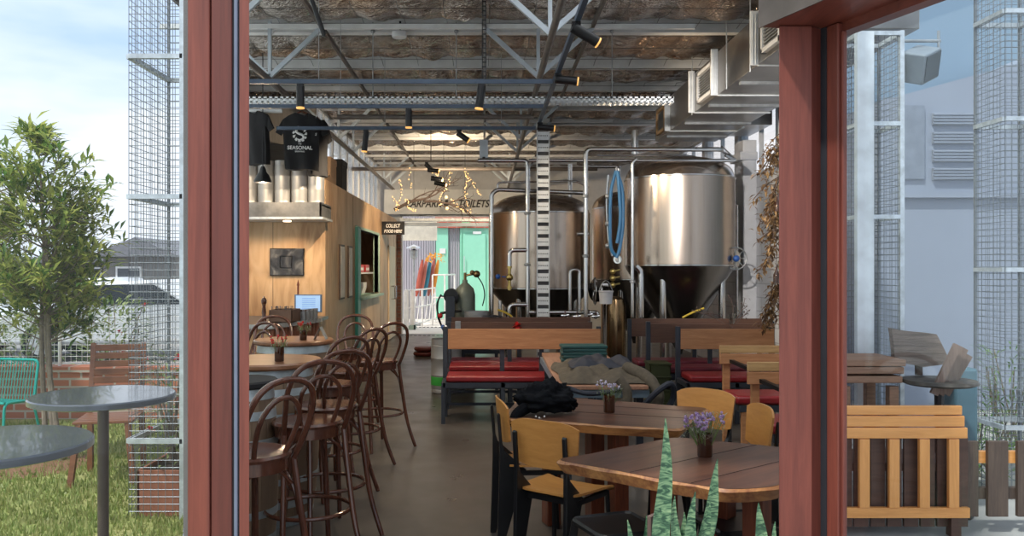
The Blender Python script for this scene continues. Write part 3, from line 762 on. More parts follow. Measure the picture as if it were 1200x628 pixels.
# small vases / jars on barrels
def jar(x, y, z, h, rad, label, flowers, seed=1, big=1.0, fcol=None, grp=None):
    rd = random.Random(seed)
    r = thing('flower_jar', label, 'flower jar', (x, y, z))
    mb = MB(); mb.lathe([(0, 0), (rad * .92, 0), (rad, .006), (rad, h), (rad - .003, h), (rad - .004, .01), (0, .01)], (x, y, z), 28, caps=False); part('jar_glass', mb, M_brown_g, r)
    mb = MB(); fl = MB(); lv = MB()
    for i in range(flowers):
        a = rd.uniform(0, 2 * PI); tl = rd.uniform(.15, 1.0); L = (h + rd.uniform(.01, .05) * big)
        d = Vector((math.cos(a) * tl * .055 * big, math.sin(a) * tl * .05 * big, L)); base = Vector((x + math.cos(a) * rad * .5, y + math.sin(a) * rad * .5, z + .02))
        tip = base + d
        mb.tube([base, base + d * .5, tip], .0013, 4)
        for q in range(9):
            ll = tip - Vector((0, 0, .008 * q)); aa = rd.uniform(0, 2 * PI)
            lv.leaf(ll, (math.cos(aa), math.sin(aa), .7), (0, 0, 1), .02 * big, .005)
        for q in range(6 if i % 3 else 0):
            c = tip + Vector((rd.uniform(-.006, .006), rd.uniform(-.006, .006), rd.uniform(-.012, .012))) * big
            fl.ball(c, .0048 * big, n=6, m=4)
    part('stems', mb, leafmat('stem_green', (.12, .2, .06), (.2, .3, .1), .2), r)
    part('leaves', lv, leafmat('herb_leaf', (.18, .24, .15), (.42, .46, .36), .3), r, smooth=False)
    part('blossoms', fl, fcol, r, label='small blossoms')
    return r
M_lav = leafmat('lavender', (.28, .15, .45), (.62, .50, .72), .2)
M_lavw = leafmat('white_blossom', (.7, .68, .75), (.45, .35, .65), .2)
M_redf = leafmat('red_blossom', (.5, .01, .02), (.7, .05, .04), .2)
jar(-1.30, 5.32, 1.02, .09, .03, 'small jar of greenery on the middle barrel, by the left door post', 12, 4, 1.0, M_redf)
jar(-1.5, 6.95, 1.02, .08, .03, 'small jar with pinkish flowers on the far barrel', 12, 5, 1.0, M_redf)
# folded menu and bowl on the far barrel
mb = MB(); p = Vector((-1.42, 7.02, 1.02)); mb.add([p + Vector(v) for v in ((0, -.05, 0), (.0, .06, 0), (.05, .06, .1), (.05, -.05, .1), (.1, -.05, 0), (.1, .06, 0))], [(0, 1, 2, 3), (3, 2, 5, 4)])
o = solo('menu_card', mb, M_galvd, 'grey tent card standing on the far barrel table', 'menu card', smooth=False); o.modifiers.new('s', 'SOLIDIFY').thickness = .003

# ---------------- plywood cabin
def ply():
    m, t, b = nt('plywood')
    v = coords(t, (5, 5, 1)); n = node(t, 'ShaderNodeTexNoise', Scale=1.5, Detail=6, Distortion=1.5); t.links.new(v, n.inputs['Vector'])
    v2 = coords(t, (1, 1, .6)); n2 = node(t, 'ShaderNodeTexNoise', Scale=1.1, Detail=3); t.links.new(v2, n2.inputs['Vector'])
    ad = node(t, 'ShaderNodeMath', operation='MULTIPLY_ADD'); ad.inputs[1].default_value = .6
    t.links.new(n2.outputs['Fac'], ad.inputs[0])
    ml = node(t, 'ShaderNodeMath', operation='MULTIPLY'); ml.inputs[1].default_value = .4; t.links.new(n.outputs['Fac'], ml.inputs[0]); t.links.new(ml.outputs[0], ad.inputs[2])
    col = ramp(t, ad.outputs[0], [(.38, (.42, .24, .12)), (.5, (.62, .40, .22)), (.62, (.72, .50, .30))])
    t.links.new(col, b.inputs['Base Color']); b.inputs['Roughness'].default_value = .5
    b.inputs['Coat Weight'].default_value = .0; b.inputs['Coat Roughness'].default_value = .3
    return m
M_ply = ply()
M_teal = mat('teal_paint', (.03, .24, .21), .4, var=.05)
XW = -2.18; CY0, CY1, CZ = 11.5, 20.8, 2.8
r = thing('plywood_cabin', 'long plywood-clad kitchen cabin with servery hatch on the left side of the hall', 'cabin', (XW, CY0, 0))
mb = MB()
mb.box(-3.49, XW, CY0, CY0 + .08, 0, CZ)
OW0, OW1, OZ0, OZ1 = 14.45, 17.2, 1.13, 2.3
mb.box(XW - .08, XW, CY0 + .08, OW0, 0, CZ); mb.box(XW - .08, XW, OW1, CY1, 0, CZ)
mb.box(XW - .08, XW, OW0, OW1, 0, OZ0); mb.box(XW - .08, XW, OW0, OW1, OZ1, CZ)
mb.box(-3.49, XW, CY1 - .08, CY1, 0, CZ); mb.box(-3.49, XW, CY0, CY1, CZ, CZ + .04)
part('cladding', mb, M_ply, r, smooth=False)
mb = MB(); 
for y in (13.9, 17.6, 18.95, 20.2): mb.box(XW - .002, XW + .003, y, y + .012, 0, CZ)
for x in (-2.9,): mb.box(x, x + .006, CY0 - .003, CY0, 0, CZ)
part('panel_joints', mb, mat('joint_line', (.2, .12, .07), .7), r, smooth=False)
mb = MB(); mb.box(XW - .1, XW + .05, OW0 - .3, OW0, 0.3, OZ1 + .04); mb.box(XW - .1, XW + .02, OW0 - .3, OW1 + .05, OZ1, OZ1 + .05); mb.box(XW - .1, XW + .03, OW1, OW1 + .06, OZ0, OZ1); mb.box(XW - .3, XW + .12, OW0, OW1, OZ0 - .05, OZ0)
part('hatch_frame', mb, mat('hatch_mint', (.40, .58, .50), .5, var=.05), r, smooth=False, bev=.004)
mb = MB(); mb.box(XW - .1, XW + .055, OW0 - .32, OW0 - .02, 0.28, OZ1 + .02); part('hatch_shutter', mb, M_teal, r, smooth=False, label='deep teal shutter panel')
mb = MB(); mb.box(XW, XW + .03, 18.96, 20.15, .02, 2.15); d = part('door', mb, mat('pale_ply_door', (.78, .62, .42), .45, var=.08, scale=2), r, smooth=False, bev=.004)
for y in (19.35, 19.65):
    mb = MB(); mb.tube(elbow([(XW + .03, y, .92), (XW + .11, y, .92), (XW + .11, y, 1.22), (XW + .03, y, 1.22)], .03), .013, 8); part('handle', mb, M_pipe, d)
# hatch interior shelf things
mb = MB(); mb.box(-2.9, XW - .1, OW0, OW1 + .4, 1.52, 1.55); mb.box(-3.45, -3.4, 12, 20, 0, 2.7)
solo('hatch_shelf', mb, M_white, 'white shelf seen inside the kitchen hatch', 'shelf', smooth=False)
M_redbox = mat('red_tin', (.5, .02, .02), .4, var=.1)
for i, (y, z, h) in enumerate(((15.0, 1.55, .17), (15.75, 1.55, .14), (16.5, 1.55, .15), (15.2, 1.72, .15))):
    r_ = thing('tin', ['red carton at the near end of the hatch shelf', 'red tin in the middle of the hatch shelf', 'red tin at the far end of the hatch shelf', 'red carton stacked on another inside the hatch'][i], 'box', (-2.45, y, z), group='red tins in the hatch')
    mb = MB(); mb.box(-2.6, -2.3, y - .25, y + .25, z, z + h); part('carton', mb, M_redbox, r_, bev=.01)
    mb = MB(); mb.box(-2.299, -2.297, y - .2, y + .2, z + .04, z + .09); part('pale_stripe', mb, M_white_t, r_, smooth=False)
for i in range(5):
    mb = MB(); c = (-2.5, 14.9 + .5 * i, 1.13); mb.lathe([(0, 0), (.09, 0), (.13, .12), (.13, .22), (.12, .22), (.08, .01)], c, 18)
    solo('pot', mb, [M_galvd, mat('dark_blue_pot', (.03, .05, .1), .4), M_white, M_galvd, M_white][i], ['grey pot', 'dark blue pot', 'white pot', 'dull metal pot', 'white tub'][i] + ' standing on the sill inside the kitchen hatch, %s in line' % ['first', 'second', 'third', 'fourth', 'fifth'][i], 'pot', group='pots on the hatch sill')
for i in range(4):
    mb = MB(); y = 14.9 + .55 * i; mb.tube([(-2.6, y, 2.25), (-2.6, y, 2.05)], .006); mb.lathe([(0, 0), (.08, .0), (.1, .07), (.095, .07)], (-2.6, y, 1.95), 16)
    solo('ladle', mb, M_black, 'dark utensil hanging inside the kitchen hatch', 'utensil', group='utensils hanging in the hatch')
# long mirrors/menus by the hatch
for i, (ya, yb) in enumerate(((12.55, 12.95), (13.35, 13.7))):
    r_ = thing('wall_menu', ['tall narrow pale board in a dark frame, nearer of two by the hatch', 'tall narrow pale board in a dark frame, right beside the teal shutter'][i], 'menu board', (XW + .02, ya, 1.15))
    mb = MB(); mb.box(XW, XW + .025, ya, yb, 1.15, 1.98); part('frame', mb, mat('wood_frame_dark', (.12, .08, .06), .5), r_, smooth=False, bev=.004)
    mb = MB(); mb.box(XW + .024, XW + .03, ya + .03, yb - .03, 1.18, 1.95); part('board', mb, mat('pale_board', (.95, .90, .82), .6), r_, smooth=False)
# picture
r_ = thing('framed_picture', 'black framed monochrome picture on the plywood end wall above the counter', 'picture', (-2.71, CY0 - .02, 1.52))
a = P(316, 323, CY0 - .03); b_ = P(356, 291, CY0 - .03)
mb = MB(); mb.box(a.x, b_.x, CY0 - .03, CY0, a.z, b_.z); part('frame', mb, M_black, r_, smooth=False, bev=.004)
def artm():
    m, t, b = nt('monochrome_print')
    v = coords(t, (1.3, 1, 1)); n = node(t, 'ShaderNodeTexNoise', Scale=4.5, Detail=6, Distortion=1); t.links.new(v, n.inputs['Vector'])
    col = ramp(t, n.outputs['Fac'], [(.38, (.02, .02, .025)), (.5, (.06, .06, .065)), (.6, (.16, .16, .16)), (.72, (.4, .38, .35))])
    t.links.new(col, b.inputs['Base Color']); b.inputs['Roughness'].default_value = .25; return m
M_art = artm()
mb = MB(); mb.box(a.x + .012, b_.x - .012, CY0 - .034, CY0 - .03, a.z + .012, b_.z - .012); part('print', mb, M_art, r_, smooth=False)
mb = MB()
cx_, cz_ = (a.x + b_.x) / 2 - .01, (a.z + b_.z) / 2
for q in range(2):
    for s_ in (-1, 1):
        mb.box(cx_ + s_ * .08 - .004, cx_ + s_ * .08 + .004, CY0 - .036, CY0 - .034, cz_ - .08, cz_ + .08); mb.box(cx_ - .08, cx_ + .08, CY0 - .036, CY0 - .034, cz_ + s_ * .08 - .004, cz_ + s_ * .08 + .004)
part('pale_square', mb, mat('pale_line', (.35, .35, .34), .5), r_, smooth=False)
# counter
r_ = thing('bar_counter', 'short bar counter with dark top and punched metal edge before the plywood wall', 'counter', (-2.7, 10.2, 0))
mb = MB(); mb.prism([(-3.0, 9.55), (-2.42, 9.55), (-2.12, 10.9), (-2.12, 11.4), (-3.3, 11.4), (-3.0, 10)], .93, .975); part('counter_top', mb, mat('slate_top', (.07, .085, .11), .3), r_, smooth=False, bev=.004)
mb = MB(); mb.prism([(-2.95, 9.6), (-2.45, 9.6), (-2.16, 10.9), (-2.16, 11.4), (-3.3, 11.4), (-2.98, 10)], 0, .93); part('counter_body', mb, M_ply, r_, smooth=False)
mb = MB()
for i in range(12): 
    t_ = i / 12; x = -2.43 + .30 * t_; y = 9.58 + 1.33 * t_
    mb.bar((x, y, .0), (x, y, .92), .05, .02)
part('cladding_battens', mb, mat('corten_batten', (.2, .08, .05), .6), r_, smooth=False)
mb = MB(); mb.bar((-2.41, 9.55, .952), (-2.11, 10.9, .952), .012, .05); mb.bar((-3.0, 9.54, .952), (-2.41, 9.54, .952), .012, .05); part('edge_trim', mb, M_galv, r_, smooth=False)
mb = MB()
for i in range(14):
    t_ = i / 14; x = -2.402 + .30 * t_; y = 9.6 + 1.33 * t_; mb.box(x - .002, x + .004, y - .015, y + .015, .94, .965)
part('punched_holes', mb, M_black, r_, smooth=False)
# things on the counter
TZ = .975
def bottle(x, y, z, h, rad, m, label, grp, name='bottle', capm=None):
    r = thing(name, label, 'bottle', (x, y, z), group=grp)
    mb = MB(); mb.lathe([(0, 0), (rad, .003), (rad, h * .6), (rad * .4, h * .76), (rad * .34, h * .95)], (x, y, z), 16); part('glass_body', mb, m, r)
    mb = MB(); mb.lathe([(rad * .42, h * .93), (rad * .42, h), (0, h)], (x, y, z), 12); part('bottle_cap', mb, capm or M_black, r)
rd = random.Random(3)
for i in range(6):
    bottle(-2.98 + .055 * (i % 3) + .02, 9.98 + .09 * (i // 3), TZ, .27 - .02 * (i % 3), .022, M_blackm if i % 2 else M_brown_g, 'dark bottle in the cluster at the wall end of the bar counter', 'dark bottles on the counter')
for i in range(4):
    mb = MB(); mb.lathe([(0, 0), (.032, 0), (.038, .13), (.036, .13), (.03, .005)], (-2.95 + .08 * (i % 2), 9.68 + .085 * (i // 2), TZ), 18, caps=False)
    solo('glass_tumbler', mb, glassy('tumbler_glass', (.8, .82, .82), .15) if i == 0 else bpy.data.materials['tumbler_glass'], 'clear glass tumbler at the near corner of the bar counter', 'glass', group='tumblers on the counter')
r_ = thing('pepper_grinder', 'tall turned wooden pepper grinder on the bar counter', 'pepper grinder', (-2.55, 9.75, TZ))
p = Vector((-2.56, 9.75, TZ))
mb = MB(); mb.lathe([(0, 0), (.03, 0), (.032, .03), (.02, .07), (.026, .13), (.018, .2), (.022, .22)], p, 20); part('body', mb, M_bent, r_)
mb = MB(); mb.lathe([(.022, .222), (.03, .24), (.032, .27), (.02, .295), (.008, .3), (.012, .31), (0, .318)], p, 20); part('grinder_head', mb, M_bent, r_)
r_ = thing('cutlery_caddy', 'brown wooden cutlery box filled with cutlery on the bar counter', 'cutlery box', (-2.4, 10.0, TZ))
mb = MB(); x0, x1, y0, y1 = -2.54, -2.27, 9.9, 10.35
for bx in ((x0, x1, y0, y0 + .012), (x0, x1, y1 - .012, y1), (x0, x0 + .012, y0, y1), (x1 - .012, x1, y0, y1)): mb.box(*bx, TZ, TZ + .15)
mb.box(x0, x1, y0, y1, TZ, TZ + .012); part('box', mb, mat('caddy_wood', (.2, .12, .085), .6), r_, smooth=False, bev=.002)
for i in range(14):
    mb = MB(); x = x0 + .03 + (i % 7) * .035; y = y0 + .05 + (i // 7) * .12; dx = rd.uniform(-.02, .02); mb.tube([(x, y, TZ + .02), (x + dx, y, TZ + .17), (x + dx * 1.2, y, TZ + .19)], [.004, .004, .008], 6)
    solo('fork', mb, M_pipe, 'metal cutlery piece standing in the wooden cutlery box', 'cutlery', group='cutlery in the box')
r_ = thing('till_screen', 'point of sale screen glowing pale blue on the bar counter', 'screen', (-2.33, 10.7, TZ))
a = P(345, 366, 10.8); b_ = P(377, 345, 10.8)
mb = MB(); mb.box(a.x, b_.x, 10.8, 10.83, a.z, b_.z); part('bezel', mb, mat('screen_bezel', (.15, .22, .35), .4), r_, smooth=False, bev=.004)
mb = MB(); mb.box(a.x + .02, b_.x - .02, 10.795, 10.8, a.z + .015, b_.z - .015); part('display', mb, mat('screen_glow', (.2, .3, .45), .3, emit=(.42, .62, .9), es=.8), r_, smooth=False)
mb = MB()
for i in range(6): mb.box(a.x + .1, b_.x - .08, 10.793, 10.795, a.z + .05 + i * .025, a.z + .058 + i * .025)
part('screen_rows', mb, mat('screen_row', (.1, .2, .4), .3, emit=(.25, .42, .7), es=.7), r_, smooth=False)
mb = MB(); mb.box((a.x + b_.x) / 2 - .03, (a.x + b_.x) / 2 + .03, 10.83, 10.9, TZ, a.z + .05); part('stand', mb, M_black, r_, smooth=False)
for i in range(4):
    r_ = thing('storage_jar', 'metal-lidded glass jar in the row by the till screen', 'jar', (-2.24 + .03 * i, 10.45 + .1 * i, TZ), group='jars by the till screen')
    c = (-2.25 + .028 * i, 10.4 + .1 * i, TZ)
    mb = MB(); mb.lathe([(0, 0), (.04, 0), (.042, .01), (.042, .11)], c, 18); part('jar_body', mb, M_galvd, r_)
    mb = MB(); mb.lathe([(.044, .11), (.044, .135), (0, .138)], c, 18); part('lid', mb, M_pipe, r_)
mb = MB(); mb.tube([(-2.42, 10.9, TZ), (-2.42, 10.9, TZ + .42)], .012, 8); mb.lathe([(0, .42), (.02, .42), (.0, .5)], (-2.42, 10.9, TZ), 10); solo('wooden_spindle', mb, M_redleg, 'slim reddish wooden spindle standing on the counter before the wall', 'spindle')
mb = MB(); mb.lathe([(0, 0), (.03, 0), (.03, .05), (0, .055)], (-2.17, 10.75, TZ), 14); solo('candle_cup', mb, mat('amber_cup', (.7, .4, .12), .4), 'small amber cup on the counter corner', 'cup')

# keg shelf
r_ = thing('keg_shelf', 'galvanised shelf across the plywood wall carrying upright steel kegs', 'shelf', (-2.8, 11.1, 2.3))
mb = MB(); mb.box(-3.4, -2.1, 10.85, 11.49, 2.42, 2.45); mb.box(-3.4, -2.1, 10.82, 10.85, 2.28, 2.47); mb.box(-2.13, -2.1, 10.82, 11.49, 2.28, 2.47); part('tray', mb, mat('weathered_zinc', (.20, .20, .20), .5, .4, var=.25), r_, smooth=False, bev=.004)
mb = MB(); mb.box(-3.42, -2.08, 10.8, 11.49, 2.25, 2.28); part('bottom_lip', mb, M_galv, r_, smooth=False)
mb = MB(); mb.lathe([(0, 0), (.05, 0), (.055, .012), (.0, .014)], (-2.62, 11.15, 2.236), 18); part('downlight', mb, mat('downlight', (1, .8, .6), .4, emit=(1, .75, .5), es=6), r_)
lamp('shelf_lamp', 'SPOT', (-2.62, 11.12, 2.2), 14, (1, .72, .45), .05, target=(-2.6, 11.25, 0), spot=2.4)
lamp('shelf_lamp', 'SPOT', (-3.1, 11.0, 2.2), 14, (1, .72, .45), .05, target=(-3.1, 11.3, 0), spot=2.4)
M_keg = mat('keg_steel', (.42, .42, .42), .5, .6, var=.06)
def keg(x, y, z, rad, H, label, grp=None, bands=None):
    r = thing('beer_keg', label, 'keg', (x, y, z), group=grp)
    pr = [(rad * .9, 0), (rad * .98, .01), (rad * .98, H * .07), (rad * .965, H * .08), (rad, H * .1), (rad, H * .33), (rad * 1.02, H * .34), (rad, H * .35), (rad, H * .64), (rad * 1.02, H * .65), (rad, H * .66), (rad, H * .88), (rad * .95, H * .9)]
    mb = MB(); mb.lathe([(0, .02)] + pr + [(rad * .3, H * .91), (0, H * .92)], (x, y, z), 36); part('keg_body', mb, M_keg, r)
    mb = MB(); mb.lathe([(rad * .94, H * .89), (rad * .985, H * .9), (rad * .985, H), (rad * .95, H), (rad * .94, H * .9)], (x, y, z), 36, caps=False); part('top_chime', mb, M_keg, r)
    mb = MB(); mb.lathe([(0, H * .9), (.03, H * .9), (.03, H * .96), (0, H * .97)], (x, y, z), 14); part('valve', mb, M_galvd, r)
    if bands:
        mb = MB(); mb.lathe([(rad * 1.004, H * .15), (rad * 1.012, H * .16), (rad * 1.012, H * .3), (rad * 1.004, H * .31)], (x, y, z), 36, caps=False); part('colour_band', mb, bands, r, label='bright green band')
    return r
K0 = keg(-3.08, 11.0, 2.45, .108, .57, 'steel keg on the shelf, leftmost in view beside the door post', 'kegs on the shelf')
for i, (x, y, lb) in enumerate(((-2.86, 11.0, 'steel keg on the shelf, behind the black pendant lamp'), (-2.64, 11.0, 'steel keg on the shelf, directly below the logo t-shirt'),
                 (-2.42, 11.0, 'steel keg on the shelf, rightmost of the front row'), (-2.29, 11.3, 'steel keg on the shelf, half hidden behind the rightmost front keg'), (-2.21, 11.02, 'steel keg at the very end of the shelf beside the cabin corner'))):
    copy_tree(K0, (x, y, 2.45), 0, lb)
# pendant lamp
r_ = thing('pendant_lamp', 'black dome pendant lamp on a long cord in front of the kegs', 'pendant lamp', tuple(P(308, 214, 10.3)))
p = P(308, 214, 10.3)
mb = MB(); mb.lathe([(.105, 0), (.105, .02), (.09, .06), (.07, .1), (.045, .125), (.035, .17), (.02, .2), (.0, .205), (.0, .19), (.03, .16), (.06, .1), (.1, .01)], p, 28, caps=False); part('shade', mb, M_black, r_)
mb = MB(); mb.ball(p + Vector((0, 0, .035)), .03); part('bulb', mb, mat('bulb_warm', (1, .7, .4), .4, emit=(1, .6, .3), es=8), r_)
mb = MB(); mb.tube([p + Vector((0, 0, .2)), (p.x, p.y, 4.3)], .006, 6); part('cord', mb, M_black, r_)
lamp('pendant_bulb', 'POINT', p + Vector((0, 0, -.04)), 22, (1, .75, .48), .05)

# t-shirts
def tshirt(cx, cy, top, wd, ht, rz, label, front):
    r = thing('black_tshirt', label, 't-shirt', (cx, cy, top - ht), rz)
    Wm = WM[r.name]
    hw = wd / 2
    out = [(-.34 * wd, 0), (-hw, 0.0), (-hw, -.0)]
    poly = [(-.16 * wd, 0), (-.34 * wd, -.05 * ht), (-.5 * wd, -.12 * ht), (-.68 * wd, -.34 * ht), (-.53 * wd, -.40 * ht), (-.44 * wd, -.30 * ht), (-.43 * wd, -.98 * ht), (-.2 * wd, -1.0 * ht), (.1 * wd, -.985 * ht), (.43 * wd, -ht),
            (.44 * wd, -.30 * ht), (.53 * wd, -.40 * ht), (.68 * wd, -.34 * ht), (.5 * wd, -.12 * ht), (.34 * wd, -.05 * ht), (.16 * wd, 0), (.08 * wd, -.05 * ht), (-.08 * wd, -.05 * ht)]
    # fill with a grid inside the outline so the cloth can ripple, two layers joined
    mb = MB(); n = len(poly)
    ctr = []
    NX, NZ = 22, 26
    def inside(x, z):
        c = False; j = n - 1
        for i in range(n):
            if ((poly[i][1] > z) != (poly[j][1] > z)) and (x < (poly[j][0] - poly[i][0]) * (z - poly[i][1]) / (poly[j][1] - poly[i][1]) + poly[i][0]): c = not c
            j = i
        return c
    def dep(x, z, s_):
        e = max(0, 1 - (abs(x) / (hw * .98)) ** 2)
        return s_ * (.012 + .05 * e ** .5) + .018 * math.sin(x * 26 + z * 5) * min(1, -z / ht * 1.5) + .008 * mnoise.noise(Vector((x * 9, z * 9, s_)))
    for s_ in (-1, 1):
        vs = [Vector((x, dep(x, z, s_), z)) for x, z in poly]
        # triangulate outline via strips: use bmesh triangle fill
        import bmesh
        bm = bmesh.new(); bv = [bm.verts.new((x, 0, z)) for x, z in poly]; bm.faces.new(bv)
        bmesh.ops.triangulate(bm, faces=bm.faces[:])
        for _ in range(3): bmesh.ops.subdivide_edges(bm, edges=bm.edges[:], cuts=1, use_grid_fill=True)
        bm.verts.index_update(); o = len(mb.v)
        for v in bm.verts: mb.v.append(Wm @ Vector((v.co.x, dep(v.co.x, v.co.z, s_), v.co.z + ht)))
        for f in bm.faces: mb.f.append(tuple(o + v.index for v in (f.verts if s_ < 0 else reversed(f.verts))))
        be = [e for e in bm.edges if len(e.link_faces) == 1]
        if s_ < 0: first = [(e.verts[0].index + o, e.verts[1].index + o) for e in be]
        else:
            off = o
            for (a, b_) in first: mb.f.append((a, b_, b_ + off, a + off))
        bm.free()
    part('cloth_body', mb, mat('black_cotton', (.012, .012, .014), .9, bmp=.2), r, ang=80)
    mb = MB()
    pts = [(-.3 * wd, 0, ht - .04), (0, 0, ht + .03), (.3 * wd, 0, ht - .04)]
    mb.tube([Wm @ Vector(p) for p in pts], .009, 6); mb.tube([Wm @ Vector(p) for p in ((0, 0, ht + .03), (0, 0, ht + .09), (.02, 0, ht + .11), (.0, 0, ht + .13))], .003, 6)
    part('hanger', mb, M_redleg, r)
    if front:
        fy = -.078
        def FM(x, z): return Wm @ Matrix.Translation((x, fy, z)) @ Matrix.Rotation(PI / 2, 4, 'X')
        text('print_name', 'SEASONAL', .062, M_white_t, r, FM(-.02, ht * .38), bold=.001)
        text('print_line', 'BREWING', .026, M_white_t, r, FM(-.02, ht * .38 - .045))
        text('print_small', 'THE', .022, M_white_t, r, FM(-.02, ht * .38 + .048))
        mb = MB()
        cxx, czz = -.02, ht * .62
        # round S-shaped hop emblem: leaves around a swirl
        for k in range(11):
            a = 2 * PI * k / 11; p0 = Vector((cxx + .045 * math.cos(a), fy, czz + .055 * math.sin(a))); dd = Vector((math.cos(a), 0, math.sin(a))); sd = Vector((-dd.z, 0, dd.x))
            mb.add([Wm @ (p0 - sd * .012), Wm @ (p0 + dd * .045 + sd * .014), Wm @ (p0 + dd * .03 + sd * .026)], [(0, 1, 2)])
            mb.add([Wm @ (p0 - sd * .010), Wm @ (p0 + dd * .04 - sd * .01), Wm @ (p0 + dd * .045 + sd * .012)], [(0, 1, 2)])
        sp_ = smooth_path([(cxx + .04, fy, czz + .05), (cxx, fy, czz + .07), (cxx - .045, fy, czz + .04), (cxx - .02, fy, czz + .01), (cxx + .03, fy, czz - .01), (cxx + .045, fy, czz - .045), (cxx, fy, czz - .07), (cxx - .045, fy, czz - .05)], 5)
        mb.tube([Wm @ q for q in sp_], [.005 + .011 * math.sin(PI * i / (len(sp_) - 1)) for i in range(len(sp_))], 6)
        part('print_emblem', mb, M_white_t, r, label='white round S-shaped leaf emblem', smooth=False)
        text('sleeve_mark', 'S', .045, M_white_t, r, FM(.17, ht * .62), shear=.3)
    return r
p = P(354, 134, 10.35)
tshirt(p.x, 10.35, p.z + .01, .47, .70, .12, 'black cotton t-shirt with white emblem and lettering hanging on a hanger', True)
p = P(306, 131, 10.4)
tshirt(p.x - .06, 10.4, p.z, .42, .66, -.5, 'plain black t-shirt hanging left of the printed one, half behind the post', False)
p = P(372, 140, 10.6)
tshirt(p.x, 10.6, p.z, .34, .72, .9, 'black t-shirt turned side-on just behind the printed one', False)
mb = MB(); mb.tube([P(270, 130, 10.4), P(331, 130, 10.4)], .026, 10); solo('hanging_rod', mb, M_white, 'short white tube the black t-shirts hang beneath', 'rod')
# boxes and slats stored on the cabin roof
M_card = mat('cardboard', (.35, .22, .13), .8)
for i, (x, y, w_, h_, m, lb) in enumerate(((-2.42, 12.45, .36, .40, M_card, 'brown carton stored on the cabin roof near its front corner'), (-2.40, 13.5, .3, .50, M_blackm, 'tall black crate stored on the cabin roof behind the carton'),
        (-2.95, 12.3, .45, .55, M_blackm, 'dark crate on the cabin roof behind the kegs'))):
    r_ = thing('storage_box', lb, 'box', (x, y, CZ + .04))
    mb = MB(); mb.box(x - w_ / 2, x + w_ / 2, y - .25, y + .25, CZ + .04, CZ + .04 + h_); part('carton_body', mb, m, r_, bev=.012)
    mb = MB(); mb.box(x - w_ / 2 - .006, x + w_ / 2 + .006, y - .256, y + .256, CZ + h_ - .05, CZ + .045 + h_); part('lid', mb, m, r_, bev=.006)
r_ = thing('timber_pallet', 'small timber pallet lying on the cabin roof edge', 'pallet', (-2.4, 11.9, 2.84))
for i in range(4):
    mb = MB(); mb.box(-2.6, -2.2, 11.62 + i * .13, 11.71 + i * .13, 2.93, 2.955); part('deck_board', mb, M_card, r_, smooth=False)
for x in (-2.56, -2.25):
    mb = MB(); mb.box(x - .03, x + .03, 11.6, 12.13, 2.84, 2.93); part('bearer', mb, M_card, r_, smooth=False)

# collect food sign
r_ = thing('hanging_sign', 'small black sign reading COLLECT FOOD HERE projecting from the cabin end', 'sign', tuple(P(461, 276, 17.8)))
a = P(447.5, 275, 17.8); b_ = P(474, 260.5, 17.8)
mb = MB(); mb.box(a.x, b_.x, 17.8, 17.82, a.z, b_.z); part('sign_board', mb, M_blackm, r_, smooth=False)
mb = MB(); mb.box(XW, b_.x, 17.8, 17.82, b_.z, b_.z + .02); part('bracket', mb, M_black, r_, smooth=False)
cx_ = (a.x + b_.x) / 2; cz_ = (a.z + b_.z) / 2
text('sign_text', 'COLLECT', .105, M_white_t, r_, facing((cx_, 17.796, cz_ + .055)), shear=.2, bold=.002, width=.30)
text('sign_text', 'FOOD HERE', .09, M_white_t, r_, facing((cx_, 17.796, cz_ - .06)), shear=.2, bold=.002, width=.38)
# carpark / toilets letters on a pale beam
r_ = thing('direction_sign', 'pale beam with black slanted letters CARPARK and TOILETS over the rear opening', 'sign', tuple(P(525, 251, 20.5)))
a = P(455, 251, 20.5); b_ = P(590, 222, 20.5)
mb = MB(); mb.box(a.x - .1, b_.x + .5, 20.5, 20.56, a.z, b_.z); part('sign_board', mb, mat('sign_pale', (.74, .75, .73), .6, var=.05), r_, smooth=False)
M_ink = mat('ink', (.02, .02, .02), .6)
p = P(497, 239, 20.49); text('letters', 'CARPARK', .25, M_ink, r_, facing((p.x, 20.49, p.z)), shear=.3, bold=.006, width=.92)
p = P(556, 239, 20.49); text('letters', 'TOILETS', .25, M_ink, r_, facing((p.x, 20.49, p.z)), shear=.3, bold=.006, width=.76)
p = P(523, 239, 20.49); mb = MB(); mb.prism([(p.x - .03, p.z + .1), (p.x + .05, p.z + .1), (p.x + .03, p.z - .0), (p.x + .08, p.z - .0), (p.x - .02, p.z - .11), (p.x - .07, p.z), (p.x - .04, p.z)], 20.48, 20.5, Matrix(((1, 0, 0, 0), (0, 0, 1, 0), (0, 1, 0, 0), (0, 0, 0, 1)))); part('arrow_mark', mb, M_ink, r_, smooth=False)
# brick pier
mb = MB(); mb.box(-2.18, -2.08, 20.82, 20.99, 0, 2.68); struct('trim_5', mb, brickmat('dark_brick', (.16, .06, .04), (.10, .045, .035), (.12, .1, .09), bmp=.3))

